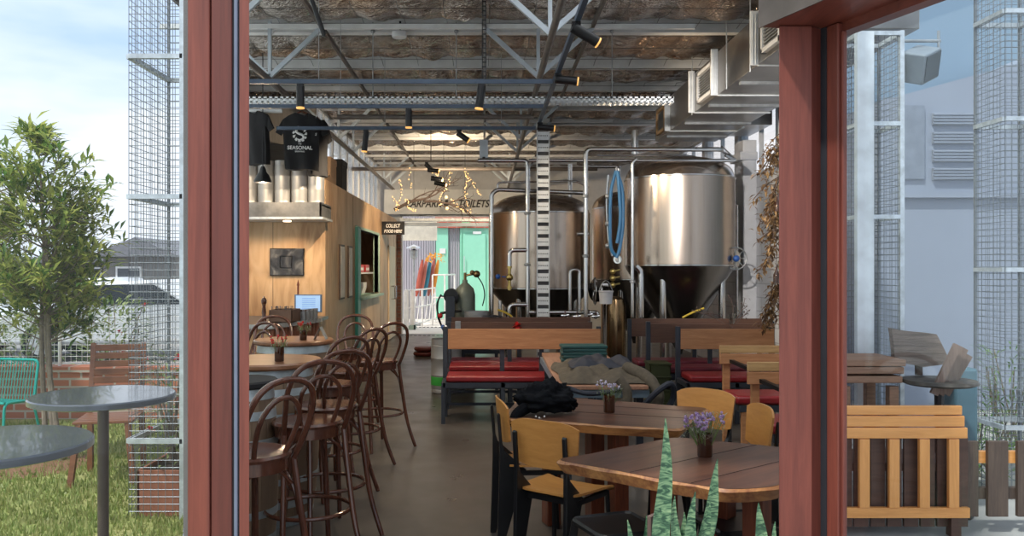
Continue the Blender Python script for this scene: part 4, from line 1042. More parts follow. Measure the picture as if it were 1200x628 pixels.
# fairy lights and twig hanging
r_ = thing('twig_chandelier', 'bare branch hung under the roof and draped with warm fairy lights', 'branch decoration', tuple(P(520, 238, 17)))
rd = random.Random(11); mb = MB()
def twig(p, d, L, r, depth):
    q = p + d * L; mid = p + d * L * .5 + Vector([rd.uniform(-.08, .08) * L for _ in range(3)])
    mb.tube([p, mid, q], [r, r * .8, r * .55], 5)
    if depth:
        for k in range(3):
            dd = (d + Vector([rd.uniform(-.8, .8) for _ in range(3)])).normalized(); twig(mid if k == 0 else q, dd, L * .62, r * .5, depth - 1)
base = P(462, 246, 17); twig(base, Vector((.9, 0, .32)).normalized(), .7, .04, 3); twig(P(497, 236, 17), Vector((1, 0, -.1)), .5, .03, 3); twig(P(525, 238, 17), Vector((1, .1, .3)).normalized(), .35, .02, 3); twig(P(525, 238, 17), Vector((1, .1, -.4)).normalized(), .35, .02, 3)
part('branch', mb, mat('bark_dark', (.05, .035, .03), .8), r_)
mb = MB(); wr = MB()
strands = [[(480, 197), (481, 218)], [(468, 210), (470, 225), (466, 242)], [(513, 200), (512, 206)], [(529, 198), (526, 213), (517, 232), (516, 240)], [(545, 198), (548, 210), (546, 226), (547, 242)], [(546, 205), (556, 216), (563, 228)], [(476, 233), (480, 244), (488, 246)], [(460, 232), (466, 240), (464, 246)], [(530, 232), (540, 246), (553, 247)]]
for s_ in strands:
    pts = smooth_path([P(x, y, 17 + rd.uniform(-.2, .2)) for x, y in s_], 9); wr.tube(pts, .004, 4)
    for q in pts: mb.ball(q + Vector((rd.uniform(-.03, .03), rd.uniform(-.03, .03), rd.uniform(-.03, .03))), .010, n=6, m=4)
for x, y in ((523, 231), (524, 244)): mb.ball(P(x, y, 16.9), .032, n=8, m=6)
part('wire', wr, M_black, r_); part('fairy_light_bulbs', mb, mat('fairy', (1, .7, .35), .4, emit=(1, .55, .2), es=1.3), r_, kind='stuff')
for x in (485, 545, 520):
    mb = MB(); mb.tube([P(x, 240, 17), P(x, 150, 17)], .004, 4); part('cord', mb, M_black, r_)
# ================================================================ DINING TABLES
def rounded(poly, rad=.05, k=4):
    out = []
    n = len(poly)
    for i in range(n):
        p = Vector(poly[i]).to_2d(); a = Vector(poly[i - 1]).to_2d() - p; b = Vector(poly[(i + 1) % n]).to_2d() - p
        q = min(rad, a.length * .4, b.length * .4); a.normalize(); b.normalize()
        s_ = p + a * q; e_ = p + b * q
        for j in range(k + 1):
            t = j / k; v = s_ * (1 - t) ** 2 + p * 2 * t * (1 - t) + e_ * t * t; out.append((v.x, v.y))
    return out
def wavy(poly, amp, seed):
    out = []; n = len(poly); rd = random.Random(seed)
    for i in range(n):
        a = Vector(poly[i]); b = Vector(poly[(i + 1) % n]); L = (b - a).length; k = max(1, int(L / .05)); nn = Vector((-(b - a).y, (b - a).x)).normalized()
        for j in range(k):
            p = a.lerp(b, j / k); w = mnoise.noise(Vector((p.x * 4, p.y * 4, seed))) * amp
            out.append((p.x + nn.x * w, p.y + nn.y * w))
    return out
def inside_poly(q, poly):
    c = False; j = len(poly) - 1
    for i in range(len(poly)):
        if ((poly[i][1] > q.y) != (poly[j][1] > q.y)) and (q.x < (poly[j][0] - poly[i][0]) * (q.y - poly[i][1]) / (poly[j][1] - poly[i][1]) + poly[i][0]): c = not c
        j = i
    return c
def slab(name, label, poly, z, th, seed, legs, rz):
    cx = sum(p[0] for p in poly) / len(poly); cy = sum(p[1] for p in poly) / len(poly)
    r = thing(name, label, 'table', (cx, cy, 0), rz)
    pl_ = wavy(rounded(poly, .06), .022, seed)
    inn = []
    for p in pl_:
        v = Vector(p) - Vector((cx, cy)); inn.append(((cx, cy) + v * 1.0)[0:2] if False else (cx + v.x * .975, cy + v.y * .975))
    low = [(cx + (p[0] - cx) * .955, cy + (p[1] - cy) * .955) for p in pl_]
    n = len(pl_)
    mb = MB(); mb.add([Vector((p[0], p[1], z + .0015)) for p in inn] , [tuple(range(n))]); 
    mb.add([Vector((p[0], p[1], z - .01)) for p in inn], [tuple(range(n - 1, -1, -1))])
    tp_ = part('table_top', mb, M_redwood, r, smooth=False)
    Wm_ = WM[r.name]; mb = MB()
    for off in (-.14, .13):
        e = []
        for sg in (-1, 1):
            k2 = 0
            while k2 < 80 and inside_poly((Wm_ @ Vector((sg * k2 * .02, off, 0))).to_2d(), inn): k2 += 1
            e.append(Wm_ @ Vector((sg * (k2 - 1) * .02, off, z + .0022)))
        mb.bar(e[0], e[1], .003, .001)
    part('plank_seam', mb, M_blackm, tp_, smooth=False)
    rings = [[(p[0], p[1], z) for p in inn], [(p[0], p[1], z - .010 - .008 * mnoise.noise(Vector((p[0] * 9, p[1] * 9, 1)))) for p in pl_], [(p[0] * .5 + q_[0] * .5, p[1] * .5 + q_[1] * .5, z - th * .6) for p, q_ in zip(pl_, low)], [(p[0], p[1], z - th) for p in low]]
    mb = MB(); vs = [Vector(v) for rg in rings for v in rg]; fs = [(i * n + j, (i + 1) * n + j, (i + 1) * n + (j + 1) % n, i * n + (j + 1) % n) for i in range(3) for j in range(n)]
    fs.append(tuple(3 * n + j for j in range(n)))
    mb.add(vs, fs); part('live_edge', mb, M_edge, r, smooth=True, label='pale golden live edge')
    return r
T1 = [(.334, 3.74), (.963, 4.26), (1.37, 3.98), (1.38, 3.52), (.93, 3.2)]
r = slab('slab_table', 'reddish slab table nearest the entrance, its corner pointing left, amber jar on top', [(.30, 3.76), (.97, 4.28), (1.48, 4.0), (1.40, 3.58), (1.14, 3.28), (.92, 3.23)], .75, .055, 3, None, math.radians(38))
for (x, y) in ((.80, 3.75), (1.12, 3.95), (1.14, 3.52)):
    mb = MB(); mb.bar((x, y, 0), (x, y, .71), .09, .09, up=(1, 1, 0)); part('leg', mb, M_redleg, r, smooth=False, bev=.006)
mb = MB(); mb.bar((.62, 3.75, .68), (1.25, 3.72, .68), .06, .05); part('rail', mb, M_redleg, r, smooth=False, bev=.004)
T2 = [(.12, 4.80), (1.04, 4.46), (1.385, 5.16), (.42, 5.66), (.2, 5.6)]
r = slab('slab_table', 'reddish slab table further from the entrance, chair with black coat at its left end', T2, .75, .055, 8, None, math.radians(-20))
for (x, y) in ((.79, 4.98), (.42, 5.3), (1.1, 5.15), (.7, 5.35)):
    mb = MB(); mb.bar((x, y, 0), (x, y, .71), .11, .09, up=(1, .3, 0)); part('leg', mb, M_redleg, r, smooth=False, bev=.006)
mb = MB(); mb.bar((.4, 5.1, .68), (1.15, 4.98, .68), .06, .05); part('rail', mb, M_redleg, r, smooth=False, bev=.004)

def make_chair(label):
    r = thing('plywood_chair', label, 'chair', group='oak plywood chairs with black frames')
    mb = MB(); nx, nz = 14, 8; top = []; vs = []; 
    def pl_(u_, v_):   # rounded outline
        w = .205 * (1 - .10 * (1 - v_)); x = u_ * w
        zt = .845 - .035 * abs(u_) ** 4; zb = .60 + .02 * abs(u_) ** 4
        z = zb + (zt - zb) * v_
        y = -.20 + .030 * (u_ * u_) - .09 * (z - .6)
        return x, y, z
    for off in (0, -.012):
        for i in range(nx + 1):
            for j in range(nz + 1):
                u_ = -1 + 2 * i / nx; v_ = j / nz; x, y, z = pl_(u_, v_); vs.append(Vector((x, y + off, z)))
    N = (nx + 1) * (nz + 1); fs = []
    for i in range(nx):
        for j in range(nz):
            a = i * (nz + 1) + j; q = (a, a + nz + 1, a + nz + 2, a + 1); fs.append(tuple(reversed(q))); fs.append(tuple(N + k for k in q))
    for i in range(nx):
        for j in (0, nz): a = i * (nz + 1) + j; b = a + nz + 1; fs.append((a, b, N + b, N + a))
    for j in range(nz):
        for i in (0, nx): a = i * (nz + 1) + j; b = a + 1; fs.append((a, b, N + b, N + a))
    mb.add(vs, fs); part('backrest', mb, M_oak, r, ang=50)
    mb = MB(); poly = rounded([(-.18, -.19), (.18, -.19), (.205, .20), (-.205, .20)], .06, 5)
    n = len(poly)
    def sz(x, y): return .455 + (.018 * (abs(x) / .2) ** 2) - .03 * max(0, (y - .12) / .08) ** 2 + .012 * max(0, (-y) / .19)
    rr = [[(x * s_, y * s_ + .0, sz(x * s_, y * s_) + .006) for x, y in poly] for s_ in (.02, .35, .7, .97, 1)] + [[(x * s_, y * s_, sz(x * s_, y * s_) - .006) for x, y in poly] for s_ in (1, .97, .7, .35, .02)]
    vs = [Vector(v) for g in rr for v in g]; fs = [(i * n + j, i * n + (j + 1) % n, (i + 1) * n + (j + 1) % n, (i + 1) * n + j) for i in range(len(rr) - 1) for j in range(n)]
    fs += [tuple(range(n - 1, -1, -1)), tuple((len(rr) - 1) * n + j for j in range(n))]
    mb.add(vs, fs); part('seat', mb, M_oak, r, ang=50)
    for s_ in (-1, 1):
        prof = [(-.250, .77), (-.241, .78), (-.232, .77), (-.218, .60), (-.205, .56), (-.08, .45), (-.10, .40), (-.215, .0), (-.25, .0), (-.240, .3), (-.236, .46), (-.236, .6)]
        M = Matrix(((0, 0, 1, 0), (1, 0, 0, 0), (0, 1, 0, 0), (0, 0, 0, 1)))
        mb = MB(); x0 = s_ * .150; mb.prism(prof, x0 - .012, x0 + .012, M); part('leg', mb, M_black, r, smooth=False, bev=.004)
        mb = MB(); mb.tube([(s_ * .165, .15, .44), (s_ * .18, .175, 0)], .0125, 10); part('leg', mb, M_black, r)
    mb = MB(); mb.bar((-.16, -.13, .43), (.16, -.13, .43), .02, .03); mb.bar((-.165, .14, .43), (.165, .14, .43), .02, .025)
    for s_ in (-1, 1): mb.bar((s_ * .155, -.14, .432), (s_ * .165, .15, .432), .02, .025)
    part('seat_frame', mb, M_black, r, smooth=False)
    return r
ch = [(.42, 4.40, ang(.62, .80), 'oak plywood chair in front, back turned to the viewer, between the two slab tables'),
      (.30, 5.00, ang(1, .12), 'oak plywood chair seen edge-on at the left end of the further slab table'),
      (1.26, 5.18, ang(-.70, -.71), 'oak plywood chair facing the viewer behind the right corner of the further slab table'),
      (1.34, 4.68, ang(-.99, -.02), 'oak plywood chair seen side-on behind the nearest slab table, by the right post')]
C0 = make_chair(ch[0][3]); C0.location = (ch[0][0], ch[0][1], 0); C0.rotation_euler = (0, 0, ch[0][2])
for x, y, a, lb in ch[1:]: copy_tree(C0, (x, y, 0), a, lb)
# low black metal stools under the near table
for i, (x, y, rz, lb) in enumerate(((.60, 3.82, .35, 'low black metal stool under the nearest slab table, left'), (1.16, 3.86, .2, 'low black metal stool tucked beside the nearest slab table, right'))):
    r = thing('metal_stool', lb, 'stool', (x, y, 0), rz); Wm = WM[r.name]
    mb = MB(); pl2 = rounded([(-.16, -.16), (.16, -.16), (.16, .16), (-.16, .16)], .04)
    mb.prism(pl2, .425, .44, Wm); n = len(pl2)
    mb.add([Wm @ Vector((x_, y_, .44)) for x_, y_ in pl2] + [Wm @ Vector((x_ * .95, y_ * .95, .452)) for x_, y_ in pl2] + [Wm @ Vector((x_ * .88, y_ * .88, .444)) for x_, y_ in pl2], [(j, (j + 1) % n, n + (j + 1) % n, n + j) for j in range(n)] + [(n + j, n + (j + 1) % n, 2 * n + (j + 1) % n, 2 * n + j) for j in range(n)] + [tuple(range(2 * n, 3 * n))])
    part('seat', mb, M_black, r, smooth=False)
    for sx in (-1, 1):
        for sy in (-1, 1):
            mb = MB(); mb.bar(Wm @ Vector((sx * .14, sy * .14, .43)), Wm @ Vector((sx * .19, sy * .19, 0)), .035, .012); part('leg', mb, M_black, r, smooth=False)
    mb = MB()
    for sx in (-1, 1):
        mb.bar(Wm @ Vector((sx * .16, -.16, .2)), Wm @ Vector((sx * .16, .16, .2)), .012, .03); mb.bar(Wm @ Vector((-.16, sx * .16, .2)), Wm @ Vector((.16, sx * .16, .2)), .012, .03)
    part('brace', mb, M_black, r, smooth=False)
p = P(826, 535, 3.82); jar(p.x, p.y, .7515, .105, .034, 'amber glass jar with lavender sprigs on the nearest slab table', 34, 1, 1.4, M_lav)
p = P(714, 479, 5.0); jar(p.x, p.y, .7515, .105, .034, 'amber glass jar with pale blossoms on the further slab table', 16, 2, 1.0, M_lavw)
# black coat bundled on the table end
mb = MB(); rdm = random.Random(5)
for i in range(60):
    for j in range(1): pass
nU, nV = 56, 30; vs = []; fs = []
cc = P(640, 470, 4.98)
for j in range(nV + 1):
    th = PI * .5 * j / nV * 1.25
    for i in range(nU):
        a = 2 * PI * i / nU
        d = Vector((math.sin(th) * math.cos(a), math.sin(th) * math.sin(a), math.cos(th)))
        q = 1 + .28 * mnoise.noise(d * 2.2 + Vector((4, 1, 2))) + .30 * abs(mnoise.noise(d * 4 + Vector((9, 0, 0)))) + .16 * abs(mnoise.noise(d * 9)) + .05 * mnoise.noise(d * 17)
        vs.append(Vector((cc.x + d.x * .15 * q, cc.y + d.y * .14 * q, max(.757, .82 + d.z * .105 * q))))
for j in range(nV):
    for i in range(nU): k_ = (i + 1) % nU; fs.append((j * nU + i, (j + 1) * nU + i, (j + 1) * nU + k_, j * nU + k_))
mb.add(vs, fs)
r = thing('black_coat', 'black coat bundled on the left end of the further slab table', 'coat', (cc.x, cc.y, .755))
M_coat = mat('coat_black', (.008, .009, .012), .95, var=.3, bmp=.3, scale=40, spec=.1); part('coat_folds', mb, M_coat, r, ang=180)
mb = MB(); rr_ = [P(628 + q * 3 + (q % 2), 488 + (q % 3) * 1.5, 4.80) for q in range(4)]
for q in rr_: mb.ball(q, .006, n=6, m=4)
part('pale_beads', mb, M_white_t, r)
# dangling sleeve
mb = MB(); mb.tube(smooth_path([(cc.x - .1, cc.y - .05, .80), (cc.x - .17, cc.y - .12, .77), (cc.x - .2, cc.y - .14, .70)], 5), .035, 10); part('sleeve', mb, M_coat, r)

# ================================================================ BENCHES
def booth(x0, x1, Y, label, pm, cm, face=1, posts=None, top=.98, seat=.5, plank=(.735, .955), seaty=None, name='booth_bench', grp='booth benches with red seat pads', slab_split=False, sm=None):
    """face=1: seat in front of the back board (towards the street); -1: seat behind it"""
    r = thing(name, label, 'bench', ((x0 + x1) / 2, Y, 0), group=grp)
    mb = MB(); mb.box(x0 + .05, x1 - .01, Y - .02, Y + .012, plank[0], plank[1]); part('back_board', mb, pm, r, smooth=False, bev=.005)
    posts = posts or [x0 + .025, (x0 + x1) / 2, x1 - .025]
    for i, x in enumerate(posts):
        zt = top if i in (0, len(posts) - 1) else plank[1] - .02
        mb = MB(); mb.box(x - .025, x + .025, Y + .014, Y + .054, 0, zt)
        if i in (0,): mb = MB().box(x - .025, x + .025, Y - .022, Y + .03, 0, zt)
        part('post', mb, M_bframe, r, smooth=False, bev=.003)
    s0, s1 = (Y - .45, Y - .03) if face == 1 else (Y + .06, Y + .48)
    nb = max(1, round((x1 - x0) / 1.8))
    for k_ in range(nb):
        a = x0 + .05 + (x1 - x0 - .07) * k_ / nb; b = x0 + .05 + (x1 - x0 - .07) * (k_ + 1) / nb - .01
        mb = MB(); mb.box(a, b, s0, s1, seat - .07, seat); part('seat_pad', mb, cm, r, bev=.022)
    mb = MB()
    for (ya, yb) in ((s0, s0 + .04), (s1 - .04, s1)): mb.box(x0 + .02, x1 - .02, ya, yb, seat - .125, seat - .072)
    for x in posts: mb.box(x - .02, x + .02, s0, s1, seat - .12, seat - .075)
    part('seat_frame', mb, sm or M_bframe, r, smooth=False)
    for x in posts:
        mb = MB(); yf = s0 + .02 if face == 1 else s1 - .02; mb.box(x - .02, x + .02, yf - .02, yf + .02, 0, seat - .125); part('leg', mb, M_bframe, r, smooth=False)
    mb = MB(); mb.box(x0 + .02, x1 - .02, Y + .0, Y + .03, .12, .15); mb.box(x0 + .02, x1 - .02, Y + .0, Y + .03, .3, .325); part('stretcher', mb, M_bframe, r, smooth=False)
    return r
booth(-.45, 1.27, 9.16, 'booth bench in the middle with pale timber back board and red seat facing the entrance', M_plank, M_cush, posts=[-.43, .19, .62, 1.245])
booth(-.46, 1.30, 10.1, 'booth bench behind the middle one, brown back board, dark red seat facing the entrance', M_plankd, M_cush, posts=[-.43, .3, 1.27], top=.975, plank=(.74, .97))
booth(-.47, 1.34, 10.62, 'brown-backed booth bench furthest back in the middle, right before the tanks', M_plankd, M_cushd, top=1.0, plank=(.78, 1.0))
booth(2.08, 3.16, 9.16, 'booth bench at the right with pale timber back board and red seat facing the entrance', M_plank, M_cush)
booth(1.90, 3.42, 9.9, 'booth bench behind the right one with dark brown back board and plum seat', M_plankd, M_cushd, top=.99, plank=(.74, .965))
booth(1.80, 3.50, 10.6, 'furthest right booth bench, dark board directly before the large tank', M_plankd, M_cushd, plank=(.76, .985))
# timber benches close by on the right
for i, (x0, x1, Y, zt, lb) in enumerate(((2.17, 2.86, 7.75, .90, 'light timber bench with two-plank back and red seat, further of two by the right post'), (2.02, 2.50, 6.45, .89, 'light timber bench with two-plank back and red seat, nearer of two by the right post'))):
    r = thing('timber_bench', lb, 'bench', ((x0 + x1) / 2, Y, 0), group='light timber benches with red pads')
    mb = MB(); mb.box(x0, x1, Y, Y + .03, zt - .07, zt); part('back_board', mb, wood('pale_plank', (.52, .33, .15), (.36, .21, .09), axis=0, rough=.45), r, smooth=False, bev=.004, label='pale upper back board')
    mb = MB(); mb.box(x0, x1, Y - .004, Y + .03, zt - .17, zt - .075); part('back_board', mb, M_plank, r, smooth=False, bev=.004, label='browner lower back board')
    for x in (x0 + .07, x1 - .07):
        mb = MB(); mb.bar((x, Y + .05, 0), (x, Y + .05, zt - .05), .06, .05); part('post', mb, M_plank, r, smooth=False, bev=.004)
    for x in (x0 + .1, x1 - .1):
        mb = MB(); mb.bar((x, Y + .02, zt - .14), (x + .12, Y - .42, zt - .20), .04, .03); part('armrest', mb, M_black, r, smooth=False)
        mb = MB(); mb.bar((x, Y - .4, 0), (x, Y - .4, .42), .05, .05); part('leg', mb, M_plank, r, smooth=False)
    mb = MB(); mb.box(x0 + .02, x1, Y - .44, Y + .0, .42, .5); part('seat_pad', mb, M_cush, r, bev=.025)
    mb = MB(); mb.box(x0 + .05, x1 - .02, Y - .43, Y + .04, .36, .418); part('seat_frame', mb, M_bframe, r, smooth=False)
# long communal table with coats
r = thing('communal_table', 'long low-gloss timber table with blue-grey steel frame running away between the benches', 'table', (.9, 7.4, 0))
mb = MB(); mb.prism([(.535, 6.15), (1.20, 6.15), (1.22, 8.62), (.585, 8.62)], .72, .75); part('table_top', mb, wood('brown_top', (.36, .20, .13), (.22, .11, .07), axis=1, rough=.4), r, smooth=False, bev=.005)
mb = MB(); mb.box(.55, 1.21, 6.17, 6.22, .66, .718); mb.box(.6, 1.2, 8.5, 8.55, .66, .718); mb.box(.56, .6, 6.2, 8.5, .66, .718); mb.box(1.16, 1.2, 6.2, 8.5, .66, .718); part('frame', mb, mat('blue_steel', (.18, .25, .32), .4, .3), r, smooth=False)
for x, y in ((.62, 6.25), (1.15, 6.25), (.63, 8.5), (1.16, 8.5)):
    mb = MB(); mb.box(x - .025, x + .025, y - .025, y + .025, 0, .66); part('leg', mb, M_bframe, r, smooth=False)
# stack of dark green folders
for k_ in range(6):
    mb = MB(); rz = Matrix.Translation((.89, 7.6, .751 + k_ * .029)) @ Matrix.Rotation((k_ % 3 - 1) * .03, 4, 'Z'); a = .195 + (.008 if k_ % 2 else 0)
    mb.box(-a, a, -.12, .12, 0, .027, rz)
    solo('green_folder', mb, mat('bottle_green', (.008, .055, .055), .5), 'dark green menu folder in the neat stack on the communal table', 'folder', group='green folders stacked on the communal table', bev=.006)
# olive jacket draped along the table, with dark lining and a sleeve hanging off the right side
M_olive = mat('olive_cloth', (.085, .068, .048), .9, var=.2, bmp=.2, scale=30); M_navy = mat('navy_lining', (.012, .016, .03), .7, bmp=.2, scale=30)
def cloth(x0, x1, y0, y1, z, amp, seed, over=None, nx=40, ny=40):
    mb = MB(); vs = []
    for i in range(nx + 1):
        for j in range(ny + 1):
            u_ = i / nx; v_ = j / ny
            e = 1 + .12 * mnoise.noise(Vector((u_ * 3, v_ * 3, seed)))
            x = x0 + (x1 - x0) * u_ + .04 * mnoise.noise(Vector((v_ * 3, seed, 0))); y = y0 + (y1 - y0) * v_ + .05 * mnoise.noise(Vector((u_ * 3, seed, 5)))
            h = amp * (.5 + .9 * abs(mnoise.noise(Vector((x * 5, y * 3.2, seed)))) + .35 * mnoise.noise(Vector((x * 13, y * 8, seed)))) * (min(1, 5 * min(u_, 1 - u_, v_, 1 - v_)) ** .5)
            zz = z + max(.004, h)
            if over and x > over: d = x - over; x = over + .25 * d; zz -= d * 1.2
            vs.append(Vector((x, y, zz)))
    fs = [(i * (ny + 1) + j, (i + 1) * (ny + 1) + j, (i + 1) * (ny + 1) + j + 1, i * (ny + 1) + j + 1) for i in range(nx) for j in range(ny)]
    mb.add(vs, fs); return mb
r = thing('olive_jacket', 'olive jacket with dark lining draped over the near end of the communal table', 'jacket', (.85, 6.8, .755))
o = part('cloth_body', cloth(.58, 1.22, 6.2, 7.35, .755, .10, 2), M_olive, r, ang=180)
o = part('lining', cloth(.68, 1.2, 6.6, 7.1, .825, .075, 9, None), M_navy, r, ang=180, label='dark navy lining folded outward')
mb = MB(); mb.tube(smooth_path([(.6, 6.13, .74), (.75, 6.1, .70), (.95, 6.12, .72), (1.05, 6.12, .76)], 5), .018, 8); part('strap', mb, M_navy, r)
mb = MB(); mb.tube(smooth_path([(1.1, 6.5, .84), (1.2, 6.3, .80), (1.27, 6.15, .70), (1.24, 6.1, .58)], 5), [.05] * 8 + [.04] * 8, 12); part('sleeve', mb, M_olive, r)
mb = MB(); mb.tube(smooth_path([(.98, 6.12, .80), (1.03, 6.08, .72), (1.02, 6.07, .58)], 5), .035, 12); part('sleeve', mb, M_olive, r)
mb = MB(); mb.tube(smooth_path([(1.16, 6.1, .62), (1.24, 6.05, .72), (1.34, 6.05, .78), (1.37, 6.1, .68), (1.30, 6.1, .56), (1.2, 6.1, .52)], 6), .022, 8); part('belt_loop', mb, M_navy, r)
# green crates under the right bench
for k_ in range(2):
    r = thing('plastic_crate', ['olive green plastic crate on the floor under the right booth bench', 'olive green plastic crate stacked on top of the lower one'][k_], 'crate', (2.0, 9.6, .0 + .29 * k_))
    mb = MB(); z0 = .29 * k_; x0, x1, y0, y1 = 1.83, 2.06, 9.3, 9.6
    for bx in ((x0, x1, y0, y0 + .015), (x0, x1, y1 - .015, y1), (x0, x0 + .015, y0, y1), (x1 - .015, x1, y0, y1)): mb.box(*bx, z0, z0 + .27)
    mb.box(x0, x1, y0, y1, z0, z0 + .02); mb.box(x0 - .01, x1 + .01, y0 - .01, y1 + .01, z0 + .25, z0 + .275); mb.box(x0 - .008, x1 + .008, y0 - .008, y1 + .008, z0 + .11, z0 + .13)
    part('crate_body', mb, mat('olive_plastic', (.035, .045, .012), .5), r, smooth=False, bev=.004)
# keg on floor with green band, cushions
keg(-.50, 10.98, 0, .2, .70, 'tall keg with a green band standing on the floor left of the middle benches', None, mat('green_band', (.05, .4, .06), .5))
for k_, (x, y) in enumerate(((498, 416), (499, 409))):
    p = P(x, y, 15.6); mb = MB(); z0 = .0 + .09 * k_; mb.lathe([(0, z0), (.15, z0), (.19, z0 + .02), (.2, z0 + .05), (.18, z0 + .08), (0, z0 + .085)], (p.x - .02, 15.6, 0), 24)
    solo('round_cushion', mb, mat('maroon', (.10, .012, .01), .5), ['maroon round cushion lying on the aisle floor, lower one', 'maroon round cushion lying on top of the other one in the aisle'][k_], 'cushion')
# things on the brown bench ledge
r = thing('red_flower', 'small bright red flower on the brown bench board before the tanks', 'flower', tuple(P(606, 386, 10.05)))
p = P(606, 382, 10.05); mb = MB(); rd = random.Random(2)
for k_ in range(30):
    d = Vector((rd.uniform(-1, 1), rd.uniform(-1, 1), rd.uniform(-.6, 1))); mb.leaf(p, d, (0, 0, 1), .07, .035)
part('petals', mb, M_redf, r, smooth=False)
mb = MB(); mb.tube([p, p + Vector((.03, .02, -.05)), (p.x + .05, 10.09, .965)], .004, 5); part('stem', mb, M_black, r)
mb = MB(); c = P(578, 374, 10.6)
mb.merge(cloth(c.x - .13, c.x + .13, 10.58, 10.66, 1.0, .03, 4, nx=14, ny=8)); solo('dark_rag', mb, M_navy, 'small dark rag lying on the rear bench board', 'rag', ang=180)
mb = MB(); c = P(537, 383, 10.26); mb.box(c.x - .03, c.x + .035, 10.066, 10.078, .80, .985); solo('grey_cloth_strip', mb, M_galvd, 'pale grey cloth strip hanging over the left end of the brown bench board', 'cloth', bev=.003)

# ================================================================ BREWERY
def tank(name, cx, cy, R, ztop, zsh, zcyl, label, grp='conical fermenting tanks'):
    r = thing(name, label, 'tank', (cx, cy, 0), group=grp)
    mb = MB(); dome = [(R * math.cos(a), zsh + (ztop - zsh) * math.sin(a)) for a in [PI / 2 * k_ / 10 for k_ in range(11)]]
    dome = [(R - .0, zsh - .05), (R - .012, zsh)] + [(R * .97 * math.cos(a) ** .75 if math.cos(a) > 1e-6 else 0, zsh + (ztop - zsh) * math.sin(a)) for a in [PI / 2 * k_ / 12 for k_ in range(1, 13)]]
    mb.lathe(dome[:-1] + [(0, ztop)], (cx, cy, 0), 72); part('dome', mb, M_steel, r, ang=50)
    mb = MB(); mb.lathe([(R, zcyl), (R, zsh - .05)], (cx, cy, 0), 96, caps=False); part('shell', mb, M_steel, r)
    for z in (zcyl, zsh - .05): mb = MB(); mb.lathe([(R, z - .012), (R + .008, z - .006), (R + .008, z + .006), (R, z + .012)], (cx, cy, 0), 96, caps=False); part('weld_band', mb, M_pipe, r)
    mb = MB(); mb.lathe([(.04, .42), (.06, .5), (R * .97, zcyl - .05), (R, zcyl)], (cx, cy, 0), 96, caps=False); part('cone', mb, mat('shaded_cone_steel', (.26, .26, .26), .25, 1, var=.1), r)  # same steel as the shell, darker colour paints the shade on the cone
    for k_ in range(4):
        a = PI / 4 + k_ * PI / 2 + .2; x = cx + R * .80 * math.cos(a); y = cy + R * .80 * math.sin(a)
        mb = MB(); mb.tube([(x, y, 0.03), (x, y, zcyl + .02)], .045, 14); g = part('leg', mb, M_pipe, r)
        mb = MB(); mb.lathe([(0, 0), (.07, 0), (.07, .02), (.03, .05), (0, .05)], (x, y, 0), 16); part('foot', mb, M_pipe, g)
    return r
TY1, TY2, TY3 = 11.75, 12.55, 13.5
t1 = tank('fermenting_tank', 2.72, TY1, .755, 3.16, 2.90, 1.66, 'largest conical steel tank at the right, beside the white wall')
t2 = tank('fermenting_tank', .82, TY2, .745, 2.72, 2.47, 1.33, 'conical steel tank in the middle behind the ladder tray')
t3 = tank('fermenting_tank', 2.42, TY3, .70, 2.86, 2.62, 1.45, 'conical steel tank half hidden behind the large one')
# manway wheels and gauges (parts of tanks)
def wheel(parent, c, rad, m, axis='y', nm='valve_wheel'):
    mb = MB(); mb.tube(arc(c, rad, 20, axis), .010, 6, closed=True)
    for k_ in range(4):
        a = PI * k_ / 4
        if axis == 'y': d = Vector((math.cos(a), 0, math.sin(a)))
        else: d = Vector((0, math.cos(a), math.sin(a)))
        mb.tube([Vector(c) - d * rad, Vector(c) + d * rad], .006, 5)
    mb.ball(c, .03, n=10, m=6)
    return part(nm, mb, m, parent)
def disc_face(c, rad, th, parent, m, nm='manway', d=(-.3, -1, 0)):
    mb = MB(); d = Vector(d).normalized(); c = Vector(c); mb.tube([c - d * th / 2, c + d * th / 2], rad, 28); mb.tube([c + d * th / 2, c + d * (th / 2 + .012)], rad * .8, 28)
    return part(nm, mb, m, parent)
p = P(862, 303, 11.3); disc_face(p + Vector((-.03, .12, 0)), .13, .1, t1, M_pipe, d=(.45, -1, 0)); wheel(t1, p, .15, M_galvd)
mb = MB(); mb.ball(p + Vector((.0, -.03, 0)), .045); part('blue_cap', mb, mat('blue_cap', (.03, .12, .45), .4), t1)
p = P(724, 304, 11.15); disc_face(p, .055, .05, t1, M_pipe, 'gauge', d=(-.3, -1, 0)); mb = MB(); mb.tube([p + Vector((0, -.03, 0)), p + Vector((.0, -.04, 0))], .04, 20); part('gauge_face', mb, M_white, t1)
p = P(697, 341, 12.3); disc_face(p + Vector((.1, .3, 0)), .17, .12, t3, M_pipe, d=(-.9, -.6, 0)); wheel(t3, p, .2, M_pipe, 'x')
# manway ring on tank 2's left
p = P(580, 316, 12.3)
